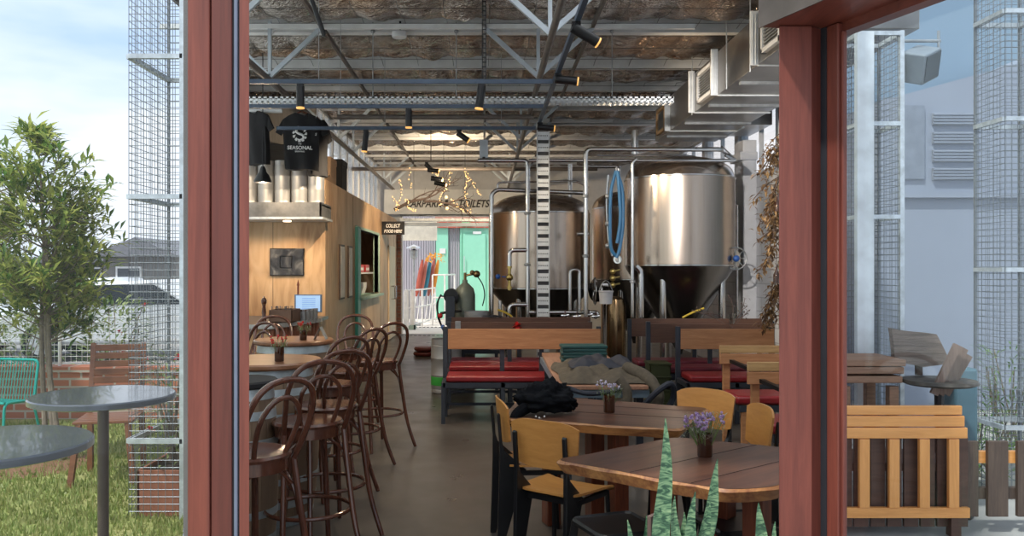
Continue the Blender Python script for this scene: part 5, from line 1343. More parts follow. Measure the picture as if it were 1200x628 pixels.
# ---- pipework (each run is a thing)
pn_ = 0
def pipe(pts, Y, label, rad=.035, m=None, rb=.07, valves=(), clamps=()):
    pp = [Vector(P(x, y, (Y if len(q_) == 0 else q_[0]))) for (x, y, *q_) in pts]
    r = thing('steel_pipe', label, 'pipe', tuple(pp[0]))
    mb = MB(); mb.tube(elbow(pp, rb), rad, 12); part('pipe_run', mb, m or M_pipe, r)
    for (x, y) in clamps:
        c = P(x, y, Y); mb = MB(); mb.lathe([(rad, -.02), (rad + .014, -.012), (rad + .014, .012), (rad, .02)], c, 16, caps=False); part('clamp', mb, M_galvd, r)
    return r
pipe([(618.5, 375), (618.5, 188), (560, 188)], 11.2, 'tall polished pipe rising left of the ladder tray and bending left', .03, clamps=((618, 250), (618, 310)))
pipe([(620, 188), (862, 188)], 11.0, 'long polished pipe running level across the front of both tanks', .024)
pipe([(686.5, 375), (686.5, 175), (845, 175), (858, 186, 12.2)], 10.95, 'tall polished pipe rising between the tanks then bending right over the large one', .03, clamps=((686, 230), (686, 300)))
pipe([(850, 182), (862, 188, 11), (846, 172, 12.6)], 10.95, 'short polished return bend above the right shoulder of the large tank', .02)
pipe([(576, 375), (576, 227), (583, 222), (683, 226)], 12.0 - .35, 'polished pipe rising beside the left edge of the middle tank and over its top', .03)
pipe([(597, 375), (597, 357), (618, 357)], 11.2, 'low elbow pipe under the blue-handled valve', .03)
pipe([(618, 293), (597, 293), (597, 312)], 11.2, 'upper elbow pipe feeding the brass valve', .03)
pipe([(668, 240), (668, 192)], 12.6, 'short upright pipe standing on the dome of the middle tank', .03)
pipe([(620, 366), (700, 366), (700, 372)], 11.2, 'low level pipe crossing behind the ladder tray', .03)
pipe([(668, 372), (668, 316), (679, 316), (679, 366)], 11.3, 'narrow upside-down U pipe right of the ladder tray', .026)
pipe([(676, 274), (690, 274)], 11.5, 'short stub pipe joining the middle tank to the tall pipe', .03)
pipe([(741, 372), (741, 190), (746, 186)], 10.85, 'slim polished pipe rising in front of the left side of the large tank', .022, clamps=((741, 330),))
pipe([(751, 372), (751, 318), (745, 312)], 10.9, 'lagged white-silver pipe leaving the cone of the large tank', .04)
pipe([(744, 182), (744, 153)], 11.8, 'shiny vent stack standing over the large tank', .05)
pipe([(700, 182), (800, 182), (815, 184)], 11.5, 'thin pipe passing above the dome of the large tank', .016)
pipe([(864, 240), (864, 372)], 11.9, 'thin conduit pipe on the right side of the large tank', .016)
pipe([(690, 195), (725, 195), (725, 205)], 12.2, 'short pipe bending down between the two big tanks', .026)
pipe([(586, 375), (586, 352)], 11.3, 'short upright pipe stub before the cone of the middle tank', .026)
pipe([(583, 222), (583, 214), (676, 212), (690, 220)], 12.4, 'thin rail pipe circling the dome of the middle tank', .016)
# brass valve with blue handle
r = thing('brass_valve', 'brass valve with a blue handle on the elbow pipe before the middle tank', 'valve', tuple(P(597, 350, 11.2)))
c = P(597, 325, 11.2)
mb = MB(); mb.tube([P(597, 313, 11.2), P(597, 340, 11.2)], .022, 10); mb.ball(c, .05, n=14, m=8); mb.tube([c + Vector((0, 0, .12)), c + Vector((0, 0, .15))], .035); mb.tube([c - Vector((0, 0, .15)), c - Vector((0, 0, .12))], .035); part('valve_body', mb, mat('brass', (.65, .5, .18), .3, .9), r)
mb = MB(); mb.tube([c, c + Vector((-.1, -.03, .01))], .009); mb.ball(P(583.5, 324, 11.2), .035, n=12, m=8); part('handle', mb, mat('blue_cap', (.02, .2, .5), .4), r)
# ladder cable tray
r = thing('ladder_tray', 'tall galvanised ladder cable tray standing before the middle tank', 'cable tray', tuple(P(636, 375, 10.95)))
xa_, xb_ = P(629.5, 0, 10.95).x, P(643.5, 0, 10.95).x
mb = MB(); zt = P(0, 152, 10.95).z
for x in (xa_, xb_): mb.box(x - .006, x + .006, 10.93, 10.98, 0, zt)
part('side_rails', mb, M_galv, r, smooth=False)
mb = MB(); mb.box(xa_, xb_, 10.972, 10.976, 0, zt); part('backing', mb, mat('dark_backing', (.09, .09, .095), .6), r, smooth=False)
for k_ in range(22):
    z = .12 + k_ * (zt - .2) / 21
    mb = MB(); mb.box(xa_, xb_, 10.935, 10.97, z - .052, z + .052); q = part('rung', mb, MATS['bright_zinc'], r, smooth=False)
    mb = MB()
    for j in range(5): xx = xa_ + .016 + j * .027; mb.box(xx, xx + .014, 10.932, 10.936, z - .006, z + .006)
    part('slots', mb, M_black, q, smooth=False)
# blue hoses, bucket
r = thing('hose', 'blue hose looped and hung beside the left shoulder of the large tank', 'hose', tuple(P(722, 210, 10.8)))
M_hose = mat('blue_hose', (.03, .16, .33), .4, var=.1)
for k_, pts in enumerate(([(722, 200), (716, 225), (715, 262), (716, 290), (722, 300)], [(722, 200), (729, 222), (730, 262), (726, 292), (722, 302)], [(724, 201), (726, 230), (727, 258), (723, 285)])):
    mb = MB(); mb.tube(smooth_path([P(x, y, 10.8 - .03 * k_) for x, y in pts], 6), .022, 10); part('hose_loop', mb, M_hose, r)
mb = MB(); mb.tube([P(722, 201, 10.78), P(722, 197, 10.78), P(728, 195, 11.0)], .01); part('hook', mb, M_pipe, r)
r = thing('sight_tube', 'thin clear sampling tube with silver clamps beside the blue hose', 'tube', tuple(P(716, 300, 10.9)))
mb = MB(); mb.tube(smooth_path([P(713, 205, 10.9), P(711, 240, 10.9), P(713, 280, 10.9), P(717, 300, 10.9)], 5), .015, 8); part('tube_run', mb, M_pipe, r)
for y in (230, 262, 288): mb = MB(); mb.ball(P(712, y, 10.88), .035, n=10, m=6); part('clamp', mb, M_galvd, r)
r = thing('white_bucket', 'small white plastic bucket hanging between the tanks', 'bucket', tuple(P(710, 356, 10.9)))
p = P(710, 356, 10.9)
mb = MB(); mb.lathe([(0, 0), (.08, 0), (.092, .15), (.1, .155), (.1, .17), (.088, .17), (.078, .01), (0, .01)], p, 28); part('bucket_body', mb, mat('bucket_white', (.75, .75, .78), .45), r)
mb = MB(); mb.tube(smooth_path([p + Vector((-.09, 0, .16)), p + Vector((-.05, 0, .26)), p + Vector((0, 0, .3)), p + Vector((.05, 0, .26)), p + Vector((.09, 0, .16))], 5), .005, 6); part('handle', mb, M_galvd, r)
# brass cylinder (copper vessel) between tanks
r = thing('steel_vessel', 'narrow polished vessel on the floor between the tanks with golden reflections', 'vessel', (P(722, 0, 11.3).x, 11.3, 0))
cxv = P(722, 0, 11.35).x
mb = MB(); mb.lathe([(0, .0), (.12, 0), (.13, .04), (.13, 1.1), (.11, 1.2), (.05, 1.24), (0, 1.24)], (cxv, 11.35, 0), 36); part('vessel_body', mb, mat('golden_steel', (.30, .20, .11), .25, 1, var=.1), r)
for y in (318, 326, 334):
    mb = MB(); c = P(716 + (y % 4), y, 11.15); mb.ball(c, .04, n=10, m=6); mb.tube([c, c + Vector((.1, .05, .02))], .012); part('fitting', mb, MATS['brass'], r)
for i, (x, y) in enumerate(((662, 370), (690, 369), (698, 371), (676, 371))):
    mb = MB(); c = P(x, y, 10.97); mb.tube([c + Vector((-.05, 0, 0)), c + Vector((.05, 0, .01))], .018, 10); mb.ball(c, .03, n=8, m=6); mb.tube([c, c + Vector((0, -.02, .07))], .008)
    solo('tap_fitting', mb, M_pipe, 'small steel tap fitting low before the tanks, just above the bench boards', 'tap', group='low tap fittings before the tanks')
# gas bottle, low keg, pump by left of tank 2
r = thing('gas_cylinder', 'grey-green gas cylinder standing behind the middle bench', 'gas cylinder', (P(545, 0, 11.6).x, 11.6, 0))
c = (P(545, 0, 11.6).x, 11.6, 0)
mb = MB(); mb.lathe([(0, 0), (.135, 0), (.14, .03), (.14, 1.25), (.12, 1.34), (.06, 1.40), (.035, 1.42), (.035, 1.46), (0, 1.46)], c, 32); part('cylinder_body', mb, mat('grey_green', (.22, .25, .21), .45, .2), r)
mb = MB(); cc_ = Vector((c[0], 11.6, 1.5)); mb.tube([cc_ - Vector((0, 0, .05)), cc_ + Vector((0, 0, .06))], .02); mb.tube([cc_ + Vector((0, 0, .02)), cc_ + Vector((.12, -.02, .04))], .015); mb.ball(cc_ + Vector((.1, -.02, .06)), .035); mb.ball(cc_ + Vector((.16, -.02, .04)), .05); part('regulator', mb, mat('regulator_brass', (.25, .17, .08), .35, .8), r)
mb = MB(); mb.tube(smooth_path([cc_ + Vector((.16, -.02, .02)), cc_ + Vector((.24, 0, -.1)), cc_ + Vector((.27, 0, -.25)), cc_ + Vector((.24, 0, -.4))], 5), .008); part('hose', mb, M_black, r)
keg(P(559, 0, 11.35).x, 11.2, .55, .17, .5, 'short wide steel keg raised on a stand behind the middle bench')
mb = MB(); x = P(559, 0, 11.35).x; mb.box(x - .22, x + .3, 11.0, 11.4, .5, .55); 
for a in (-.18, .26):
    for b in (11.03, 11.37): mb.box(x + a - .02, x + a + .02, b - .02, b + .02, 0, .5)
solo('steel_stand', mb, M_bframe, 'low dark stand under the raised keg, mostly hidden by benches', 'stand', smooth=False)
r = thing('pump', 'dark pump and motor with cables beside the gas cylinder', 'pump', (P(528, 0, 11.3).x, 11.3, 0))
mb = MB(); a = P(533, 350, 11.5); mb.tube([(a.x - .05, 11.4, a.z + .04), (a.x - .05, 11.65, a.z + .04)], .10, 20); part('motor', mb, M_black, r)
mb = MB(); a = P(526, 372, 11.3); mb.box(a.x - .04, a.x + .08, 11.2, 11.4, a.z - .1, a.z + .28); mb.tube([(a.x, 11.3, 0.02), (a.x, 11.3, a.z)], .03); mb.box(a.x - .15, a.x + .15, 11.2, 11.4, 0, .03); part('motor_stand', mb, M_bframe, r, smooth=False)
mb = MB(); mb.tube(smooth_path([P(517, 345, 11.3), P(512, 358, 11.3), P(516, 378, 11.3), P(522, 392, 11.3)], 5), .012); mb.tube(smooth_path([P(527, 350, 11.3), P(515, 348, 11.3), P(513, 370, 11.3), P(519, 385, 11.3)], 5), .01); part('cables', mb, M_black, r)
mb = MB(); mb.tube([P(516, 367, 11.28), P(541, 364, 11.28)], .018); part('lever', mb, M_black, r)
mb = MB(); c = P(516, 370, 11.27); mb.ball(c, .035); part('red_cap', mb, M_redbox, r)
mb = MB(); c = P(519, 383, 11.27); mb.ball(c, .03); part('blue_cap', mb, MATS['blue_cap'], r)
# yellow hose on tank stand
mb = MB(); mb.tube(smooth_path([P(583, 363, 11.1), P(592, 366, 11.1), P(600, 371, 11.1)], 5), .013, 8); solo('yellow_hose', mb, mat('yellow_hose', (.7, .5, .05), .5), 'short yellow hose at the foot of the middle tank', 'hose')
mb = MB(); mb.tube(smooth_path([P(800, 372, 10.85), P(812, 366, 10.85), P(825, 361, 10.85)], 5), .013, 8); solo('yellow_strap', mb, MATS['yellow_hose'], 'yellow strap stretched below the cone of the large tank', 'strap')
# control box at tank 1, dried branches on the bench
r = thing('dried_twigs', 'bare dried twigs in a small glass on the dark bench board, right', 'dried twigs', tuple(P(858, 382, 9.9)))
mb = MB(); rd = random.Random(21); base = P(858, 384, 9.88)
for k_ in range(9):
    tip = P(rd.uniform(805, 892), rd.uniform(344, 368), 9.9 + rd.uniform(-.1, .15)); mid = base.lerp(tip, .55) + Vector((rd.uniform(-.05, .05), 0, rd.uniform(-.03, .06)))
    mb.tube(smooth_path([base, mid, tip], 4), .004, 5)
    for j in range(7): q = mid.lerp(tip, j / 6) + Vector((rd.uniform(-.04, .04), 0, rd.uniform(-.02, .04))); mb.leaf(q, (rd.uniform(-1, 1), rd.uniform(-.4, .4), rd.uniform(-.3, 1)), (0, 0, 1), .05, .018)
part('twigs', mb, mat('dry_twig', (.12, .08, .07), .8), r, smooth=False)
mb = MB(); mb.lathe([(0, 0), (.035, 0), (.04, .12), (.037, .12), (.032, .01)], (base.x, 9.89, .966), 20, caps=False); part('glass_vase', mb, bpy.data.materials['tumbler_glass'], r)
# hanging dried foliage at the right post
r = thing('dried_foliage', 'large bunch of brown dried foliage hanging beside the right post', 'dried foliage', tuple(P(905, 175, 8.9)))
br = MB(); lf = MB(); rd = random.Random(31)
top = P(914, 172, 8.9)
for k_ in range(34):
    y = rd.uniform(180, 385); xx = 912 - abs(rd.gauss(0, 1)) * 11 - (4 if 200 < y < 320 else 0); xx = max(xx, 884)
    xx -= 2; tip = P(xx, y, 8.9 + rd.uniform(-.12, .12)); st_ = P(914 + rd.uniform(-2, 3), y - rd.uniform(10, 50), 8.9)
    br.tube(smooth_path([st_, st_.lerp(tip, .5) + Vector((0, 0, .03)), tip], 4), .005, 5)
    for j in range(26):
        q = st_.lerp(tip, rd.uniform(.2, 1.05)) + Vector((rd.uniform(-.03, .03), rd.uniform(-.04, .04), rd.uniform(-.04, .04)))
        lf.leaf(q, (rd.uniform(-1, 1), rd.uniform(-1, 1), rd.uniform(-1, .4)), (0, 0, 1), rd.uniform(.06, .10), .034)
mb = MB(); mb.tube([(top.x, 8.9, top.z), (top.x, 8.9, 4.25)], .004, 5); mb.merge(br); mb.tube([top, P(914, 385, 8.9)], .012, 6)
part('stems', mb, mat('dry_stem', (.10, .06, .04), .8), r); part('leaves', lf, leafmat('dry_leaf', (.10, .055, .03), (.38, .24, .11), .2), r, smooth=False)
for i, (x, y) in enumerate(((911, 238), (910, 322))):
    p = P(x, y + 10, 8.8); r = thing('hanging_bottle', ['small amber bottle hanging in the upper part of the dried foliage', 'small amber bottle hanging below the dried foliage'][i], 'bottle', tuple(p))
    mb = MB(); mb.lathe([(0, 0), (.032, .003), (.033, .09), (.014, .13), (.012, .17), (.015, .172), (0, .175)], p, 16); part('bottle_body', mb, M_brown_g, r)
    mb = MB(); mb.tube([p + Vector((0, 0, .17)), p + Vector((0, 0, .5))], .003, 4); part('cord', mb, M_black, r)

# ================================================================ SNAKE PLANT PLANTER
r = thing('snake_plant_planter', 'timber trough of variegated snake plants before the nearest slab table', 'planter', (.68, 2.7, 0))
X0, X1, Y0_, Y1_ = .36, .98, 2.58, 2.84
mb = MB()
for bx in ((X0, X1, Y0_, Y0_ + .025), (X0, X1, Y1_ - .025, Y1_), (X0, X0 + .025, Y0_, Y1_), (X1 - .025, X1, Y0_, Y1_)): mb.box(*bx, 0, .5)
part('trough', mb, M_plankd, r, smooth=False, bev=.006)
mb = MB(); mb.box(X0 + .02, X1 - .02, Y0_ + .02, Y1_ - .02, .1, .46); part('soil', mb, mat('soil', (.05, .035, .025), .95, bmp=.5, scale=60), r, smooth=False)
def snake():
    m, t, b = nt('snake_leaf')
    v = coords(t, (1, 1, 1)); n = node(t, 'ShaderNodeTexNoise', Scale=4, Detail=3); t.links.new(v, n.inputs['Vector'])
    v2 = coords(t, (10, 10, 30)); n2 = node(t, 'ShaderNodeTexNoise', Scale=1.6, Detail=4, Distortion=2.5); t.links.new(v2, n2.inputs['Vector'])
    col = ramp(t, n2.outputs['Fac'], [(.40, (.02, .07, .04)), (.47, (.06, .15, .08)), (.56, (.14, .26, .14)), (.7, (.25, .38, .21))])
    t.links.new(col, b.inputs['Base Color']); b.inputs['Roughness'].default_value = .35
    return m
M_snake = snake()
def blade(tip, basex, w, seed, curve=0):
    rd = random.Random(seed)
    Y = rd.uniform(2.66, 2.76); tp = P(tip[0], tip[1], Y); bs = Vector((P(basex, 0, Y).x, Y, .45))
    N = 26; vs = []; fs = []
    for i in range(N + 1):
        s_ = i / N; c = bs.lerp(tp, s_) + Vector((curve * math.sin(PI * s_) + .006 * math.sin(s_ * 9 + seed), 0, 0))
        ww = w * (.55 + .45 * math.sin(min(1, s_ * 1.7) * PI / 2)) * (1 - s_ ** 3.2) * .5 + .0012
        fold = ww * .45
        for k_, (a, d) in enumerate(((-1, 0), (-.5, .75), (0, 1), (.5, .75), (1, 0), (0, .82))): vs.append(c + Vector((a * ww, fold * d, 0)))
    for i in range(N):
        for k_ in range(6):
            l = (k_ + 1) % 6; fs.append((i * 6 + k_, i * 6 + l, (i + 1) * 6 + l, (i + 1) * 6 + k_))
    mb = MB(); mb.add(vs, fs)
    part('leaf_blade', mb, M_snake, r, ang=60)
for tip, bx, w_, sd, cv in (((781, 490), 775, .062, 1, -.004), ((843, 538), 808, .058, 2, .0), ((792, 581), 792, .045, 3, 0), ((814, 576), 804, .05, 4, 0), ((830, 588), 826, .042, 5, 0), ((756, 604), 756, .035, 6, 0), ((736, 609), 742, .035, 7, 0), ((891, 589), 889, .06, 8, 0), ((910, 611), 903, .035, 9, 0), ((866, 640), 866, .05, 10, 0), ((720, 640), 722, .05, 11, 0), ((800, 600), 797, .045, 12, 0)):
    blade(tip, bx, w_, sd, cv)
mb = MB(); p = P(762, 605, 2.72); mb.tube([(p.x, 2.72, .46), p, p + Vector((.02, 0, .01))], [.012, .01, .004], 6); part('dry_tip', mb, mat('dry_twig', (.3, .2, .15), .8), r)
# ================================================================ REAR YARD
def corr():
    m, t, b = nt('corrugated_lilac')
    tc = node(t, 'ShaderNodeTexCoord'); wv = node(t, 'ShaderNodeTexWave', Scale=4.0); wv.bands_direction = 'X'; t.links.new(tc.outputs['Object'], wv.inputs['Vector'])
    b.inputs['Base Color'].default_value = (.50, .48, .55, 1); b.inputs['Roughness'].default_value = .5
    bump(t, b, wv.outputs['Fac'], 1, .06); return m
M_corr = corr()
mb = MB(); mb.box(-3.4, 1.6, 27.3, 27.5, 0, 3.6); struct('wall_yard', mb, M_corr)
M_mint = mat('mint_paint', (.28, .66, .50), .55, var=.03)
a = P(511, 0, 27); 
mb = MB(); mb.box(P(511, 0, 27.2).x, P(525, 0, 27.2).x, 27.2, 27.3, 0, 2.95); mb.box(P(539, 0, 27.2).x, 1.2, 27.2, 27.3, 0, 2.95)
mb.box(P(540, 0, 27.2).x, P(541, 0, 27.2).x, 27.17, 27.2, 0, 2.9); o = struct('wall_yard_mint', mb, M_mint)
r = thing('mint_door', 'mint green door with bar handle in the mint wall beyond the rear opening', 'door', (P(555, 0, 27.15).x, 27.15, 0))
mb = MB(); mb.box(P(543, 0, 27.15).x, P(569, 0, 27.15).x, 27.13, 27.19, 0, 2.75); part('door_leaf', mb, M_mint, r, smooth=False, bev=.01)
mb = MB(); mb.tube([P(544, 300, 27.05), P(544, 318, 27.05)], .015); part('handle', mb, M_pipe, r)
mb = MB(); mb.box(P(554, 0, 27).x, P(564, 0, 27).x, 27.11, 27.13, P(0, 274, 27).z, P(0, 271, 27).z); part('door_closer', mb, M_white, r, smooth=False)
mb = MB(); mb.box(P(510, 0, 27.1).x, 1.2, 27.1, 27.3, 2.95, 3.35); struct('trim_6', mb, brickmat('red_brick_band', (.50, .13, .08), (.36, .09, .06), (.4, .3, .26), w=.3, h=.1, bmp=.3))
mb = MB(); mb.box(P(515, 0, 27.1).x, P(522, 0, 27.1).x, 27.16, 27.2, P(0, 297, 27).z, P(0, 291, 27).z); solo('wall_notice', mb, M_white, 'small white notice on the mint wall beyond the rear opening', 'notice')
r = thing('exit_sign', 'small green exit light box high on the brick band', 'exit sign', tuple(P(545, 265, 27)))
mb = MB(); mb.box(P(541, 0, 27).x, P(551, 0, 27).x, 27.0, 27.1, P(0, 264.5, 27).z, P(0, 260.5, 27).z); part('light_box', mb, mat('exit_green', (.02, .5, .25), .4, emit=(.1, .8, .45), es=.6), r, smooth=False)
p = P(546, 262.6, 26.98); text('sign_text', 'EXIT', .09, M_white_t, r, facing((p.x, 26.98, p.z)))
# white roller housing / fascia in yard
mb = MB(); a = P(474, 286, 23); b_ = P(512, 262, 23); mb.box(a.x - .6, b_.x, 23, 23.1, a.z + .1, b_.z + .1); struct('trim_7', mb, mat('cream_fascia', (.80, .76, .66), .6))
# railings: white ramp frames
M_rl = mat('rail_white', (.85, .84, .82), .4)
def rails(pts, h, label, name='ramp_railing'):
    r = thing(name, label, 'railing', pts[0])
    for q in pts:
        mb = MB(); mb.tube([q, (q[0], q[1], q[2] + h)], .025, 8); part('post', mb, M_rl, r)
    for k_ in (1, .55, .12):
        mb = MB(); mb.tube([(q[0], q[1], q[2] + h * k_) for q in pts], .022, 8); part('rail', mb, M_rl, r)
rails([(-2.05, 22.3, 0), (-1.75, 23.5, 0), (-1.5, 25.5, 0)], 1.05, 'white tubular railing along the left side of the rear ramp')
rails([(-1.5, 24.2, 0), (-1.15, 24.2, 0), (-.95, 26.5, 0)], 1.45, 'taller white railing beside the rolled umbrellas')
# rolled market umbrellas
cols = [((.45, .10, .07), 'rust red'), ((.50, .16, .12), 'brick red'), ((.04, .22, .33), 'deep blue'), ((.4, .12, .1), 'dull red'), ((.75, .30, .05), 'orange')]
for i, (c, nm) in enumerate(cols):
    x = -2.02 + .11 * i; mb = MB(); tp = Vector((x + .16, 25.2 + .14 * i, 1.9 + .04 * (i % 2))); bs = Vector((x - .03, 25.2 + .14 * i, .80))
    r = thing('rolled_umbrella', '%s rolled umbrella leaning in the yard beyond the rear opening' % nm, 'umbrella', tuple(bs), group='rolled umbrellas in the yard')
    pts = [bs.lerp(tp, k_ / 8) for k_ in range(9)]; mb.tube(pts, [.03, .055, .065, .07, .07, .068, .06, .05, .03], 10); part('furled_canopy', mb, mat('umbrella_cloth_%d' % i, c, .8, var=.15), r)
    mb = MB(); mb.tube([Vector((x - .13, bs.y, .0)), bs], .015); part('pole', mb, M_rl, r)
mb = MB(); rd = random.Random(8); c = P(508, 303, 25.1)
for k_ in range(50):
    q = c + Vector((rd.uniform(-.22, .25), rd.uniform(-.2, .2), rd.uniform(-.1, .12))); mb.leaf(q, (rd.uniform(-1, 1), rd.uniform(-1, 1), rd.uniform(-.5, 1)), (0, 0, 1), .14, .08)
solo('orange_bunting', mb, leafmat('orange_cloth', (.8, .35, .04), (.9, .5, .1)), 'orange cloth tassels on top of the rolled umbrellas', 'bunting', smooth=False)
# patio heater and crate in the rear opening
r = thing('patio_heater', 'slim patio heater standing in the yard left of the umbrellas', 'heater', tuple(P(484, 371, 24)))
b0 = (P(485, 0, 24).x, 24, 0)
mb = MB(); mb.lathe([(0, 0), (.2, 0), (.2, .08), (.04, .12), (.03, .2), (.03, 1.9), (.1, 1.95), (.12, 2.15), (0, 2.2)], b0, 20); part('heater_body', mb, M_galvd, r)
mb = MB(); mb.lathe([(.05, 2.2), (.22, 2.2), (.2, 2.26), (0, 2.32)], b0, 20); part('reflector', mb, M_pipe, r)
for i in range(3):
    x = -2.28 + .17 * i; r = thing('gas_bottle', 'white gas bottle in the row beside the rear railing', 'gas bottle', (x, 22.6, 0), group='white gas bottles at the rear')
    mb = MB(); mb.lathe([(0, 0), (.07, 0), (.075, .05), (.075, .9), (.05, .98), (0, 1.0)], (x, 22.6, .08), 18); part('bottle_body', mb, M_rl, r)
    mb = MB(); mb.lathe([(0, .0), (.08, 0), (.08, .08), (0, .08)], (x, 22.6, 0), 16); part('base', mb, M_black, r)
mb = MB(); mb.box(-2.4, -1.85, 22.4, 22.45, .0, .12); mb.box(-2.4, -2.36, 22.4, 22.8, 0, .12); mb.box(-1.89, -1.85, 22.4, 22.8, 0, .12); mb.box(-2.4, -1.85, 22.78, 22.82, 0, .12); solo('bottle_tray', mb, mat('tray_green', (.3, .4, .35), .6), 'low grey-green tray around the white gas bottles', 'tray', smooth=False)
mb = MB(); mb.box(-1.25, -.75, 26.3, 26.8, 0, .75); mb.box(-1.28, -.72, 26.27, 26.83, .75, .8); solo('yard_cabinet', mb, mat('khaki', (.3, .3, .22), .6), 'khaki cabinet at the foot of the mint wall', 'cabinet', smooth=False, bev=.01)

# ================================================================ LEFT GARDEN
def lawnm():
    m, t, b = nt('lawn_ground')
    v = coords(t); n = node(t, 'ShaderNodeTexNoise', Scale=2.5, Detail=6); t.links.new(v, n.inputs['Vector'])
    col = ramp(t, n.outputs['Fac'], [(.35, (.20, .20, .06)), (.5, (.26, .30, .08)), (.65, (.38, .36, .14))]); t.links.new(col, b.inputs['Base Color']); b.inputs['Roughness'].default_value = .9; return m
mb = MB(); mb.prism([(-14, -3), (-1.5, -3), (-1.5, 2.4), (-.9, 2.44), (-2.48, 6.95), (-3.56, 11.5), (-14, 11.5)], -.08, -.003)
struct('floor_lawn', mb, lawnm())
mb = MB(); rd = random.Random(9)
for i in range(26000):
    y = 2.6 + (rd.random() ** 1.3) * 6.2; xl = -.353 * y - .03; xr = -.66 * y - .3; x = rd.uniform(xr, xl)
    h = rd.uniform(.025, .06); a = rd.uniform(0, PI); w_ = .004 + .0006 * y
    dx, dy = math.cos(a) * w_, math.sin(a) * w_
    mb.v += [Vector((x - dx, y - dy, -.003)), Vector((x + dx, y + dy, -.003)), Vector((x + rd.uniform(-.025, .025), y + rd.uniform(-.025, .025), h))]
    k_ = len(mb.v); mb.f.append((k_ - 3, k_ - 2, k_ - 1))
solo('grass', mb, leafmat('grass_blade', (.20, .28, .06), (.42, .42, .16), .35), 'short sunlit lawn grass outside the left glass door', 'grass', kind='stuff', smooth=False)
mb = MB(); mb.lathe([(0, .03), (.3, .025), (.5, .0), (.5, -.003)], (-3.75, 6.9, 0), 24); solo('mulch', mb, mat('mulch', (.25, .13, .07), .95, bmp=.8, scale=50), 'patch of brown mulch at the foot of the young tree', 'mulch', kind='stuff')
M_asph = mat('asphalt', (.30, .29, .28), .9)
mb = MB(); mb.box(-60, -3.7, 11.5, 80, -.09, -.004); struct('floor_street', mb, M_asph)

def tree(base, h, trunk_r, crown, label, nm, leaves, L, wdt, lm, barkm, seed, stems=2, spread=.35):
    rd = random.Random(seed); r = thing(nm, label, 'tree', base)
    tb = MB(); lf = MB(); b = Vector(base)
    tips = []
    for s_ in range(stems):
        a = rd.uniform(0, 2 * PI); top = b + Vector((math.cos(a) * spread * .3 * h * .3, math.sin(a) * .1, h * (.93 if s_ == 0 else .75)))
        pts = smooth_path([b + Vector((s_ * .06, 0, 0)), b + Vector((math.cos(a) * .06, 0, h * .35)), b.lerp(top, .7) + Vector((rd.uniform(-.05, .05), 0, 0)), top], 5)
        tb.tube(pts, [trunk_r * (1 - .8 * i / (len(pts) - 1)) for i in range(len(pts))], 8)
        for q in pts[5:]:
            for k_ in range(4): tips.append(q)
    for q in tips:
        a = rd.uniform(0, 2 * PI); hz = (q.z - b.z) / h
        Lb = spread * h * rd.uniform(.5, 1.1) * crown(hz)
        d = Vector((math.cos(a), math.sin(a), rd.uniform(.3, .9))).normalized(); e = q + d * Lb
        pts = smooth_path([q, q + d * Lb * .5 + Vector((0, 0, -.03)), e], 3); tb.tube(pts, [trunk_r * .28, trunk_r * .25, trunk_r * .2, trunk_r * .18, trunk_r * .15, trunk_r * .12, trunk_r * .08][:len(pts)], 5)
        for k_ in range(leaves):
            p = q.lerp(e, rd.uniform(.35, 1.05)) + Vector([rd.gauss(0, .035 * h * .3) for _ in range(3)])
            dd = (d * .6 + Vector((rd.uniform(-1, 1), rd.uniform(-1, 1), rd.uniform(-.5, .9)))).normalized(); lf.leaf(p, dd, (0, 0, 1), L * rd.uniform(.7, 1.2), wdt)
    part('trunk', tb, barkm, r); part('foliage', lf, lm, r, smooth=False, kind='stuff')
M_bark = mat('pale_bark', (.30, .24, .18), .8, var=.2, scale=20)
tree((-3.62, 6.95, 0), 2.85, .026, lambda z: .45 + .75 * math.sin(PI * min(1, max(0, z))) ** 1 if z < .85 else .3, 'young slender tree with long glossy leaves growing in the lawn', 'young_tree', 34, .15, .034, leafmat('tree_leaf', (.10, .20, .04), (.56, .58, .16), .55), M_bark, 5, 3, .19)
tree((-7.6, 12.4, 0), 2.9, .08, lambda z: .9, 'broad yellow-green tree behind the young one at the left edge', 'garden_tree', 60, .12, .03, leafmat('tree_leaf_yellow', (.16, .18, .05), (.34, .32, .12), .4), M_bark, 12, 4, .32)
tree((-5.35, 8.4, 0), 2.1, .04, lambda z: .9, 'bushy small tree at the far left in front of the brick wall', 'garden_tree', 34, .11, .026, leafmat('tree_leaf', (.05, .11, .025), (.24, .30, .08), .4), M_bark, 17, 3, .26)
# low brick wall and planting
mb = MB(); mb.box(-9, -3.2, 9.0, 9.22, 0, .5); mb.box(-9, -3.2, 8.98, 9.24, .5, .56); struct('wall_garden', mb, brickmat('orange_brick', (.48, .17, .09), (.36, .12, .07), (.45, .38, .32)))
r = thing('mesh_fence', 'low white wire mesh fence standing on the garden brick wall', 'fence', (-6, 9.1, .56))
mb = MB()
for i in range(5): mb.tube([(-8.8 + i * 1.4, 9.1, .56), (-8.8 + i * 1.4, 9.1, 1.12)], .018, 6)
part('posts', mb, M_rl, r)
mb = MB()
for i in range(95): mb.tube([(-8.8 + i * .06, 9.1, .6), (-8.8 + i * .06, 9.1, 1.1)], .0025, 4, caps=False)
for i in range(9): mb.tube([(-8.8, 9.1, .6 + i * .062), (-3.2, 9.1, .6 + i * .062)], .0025, 4, caps=False)
part('wire_mesh', mb, M_rl, r)
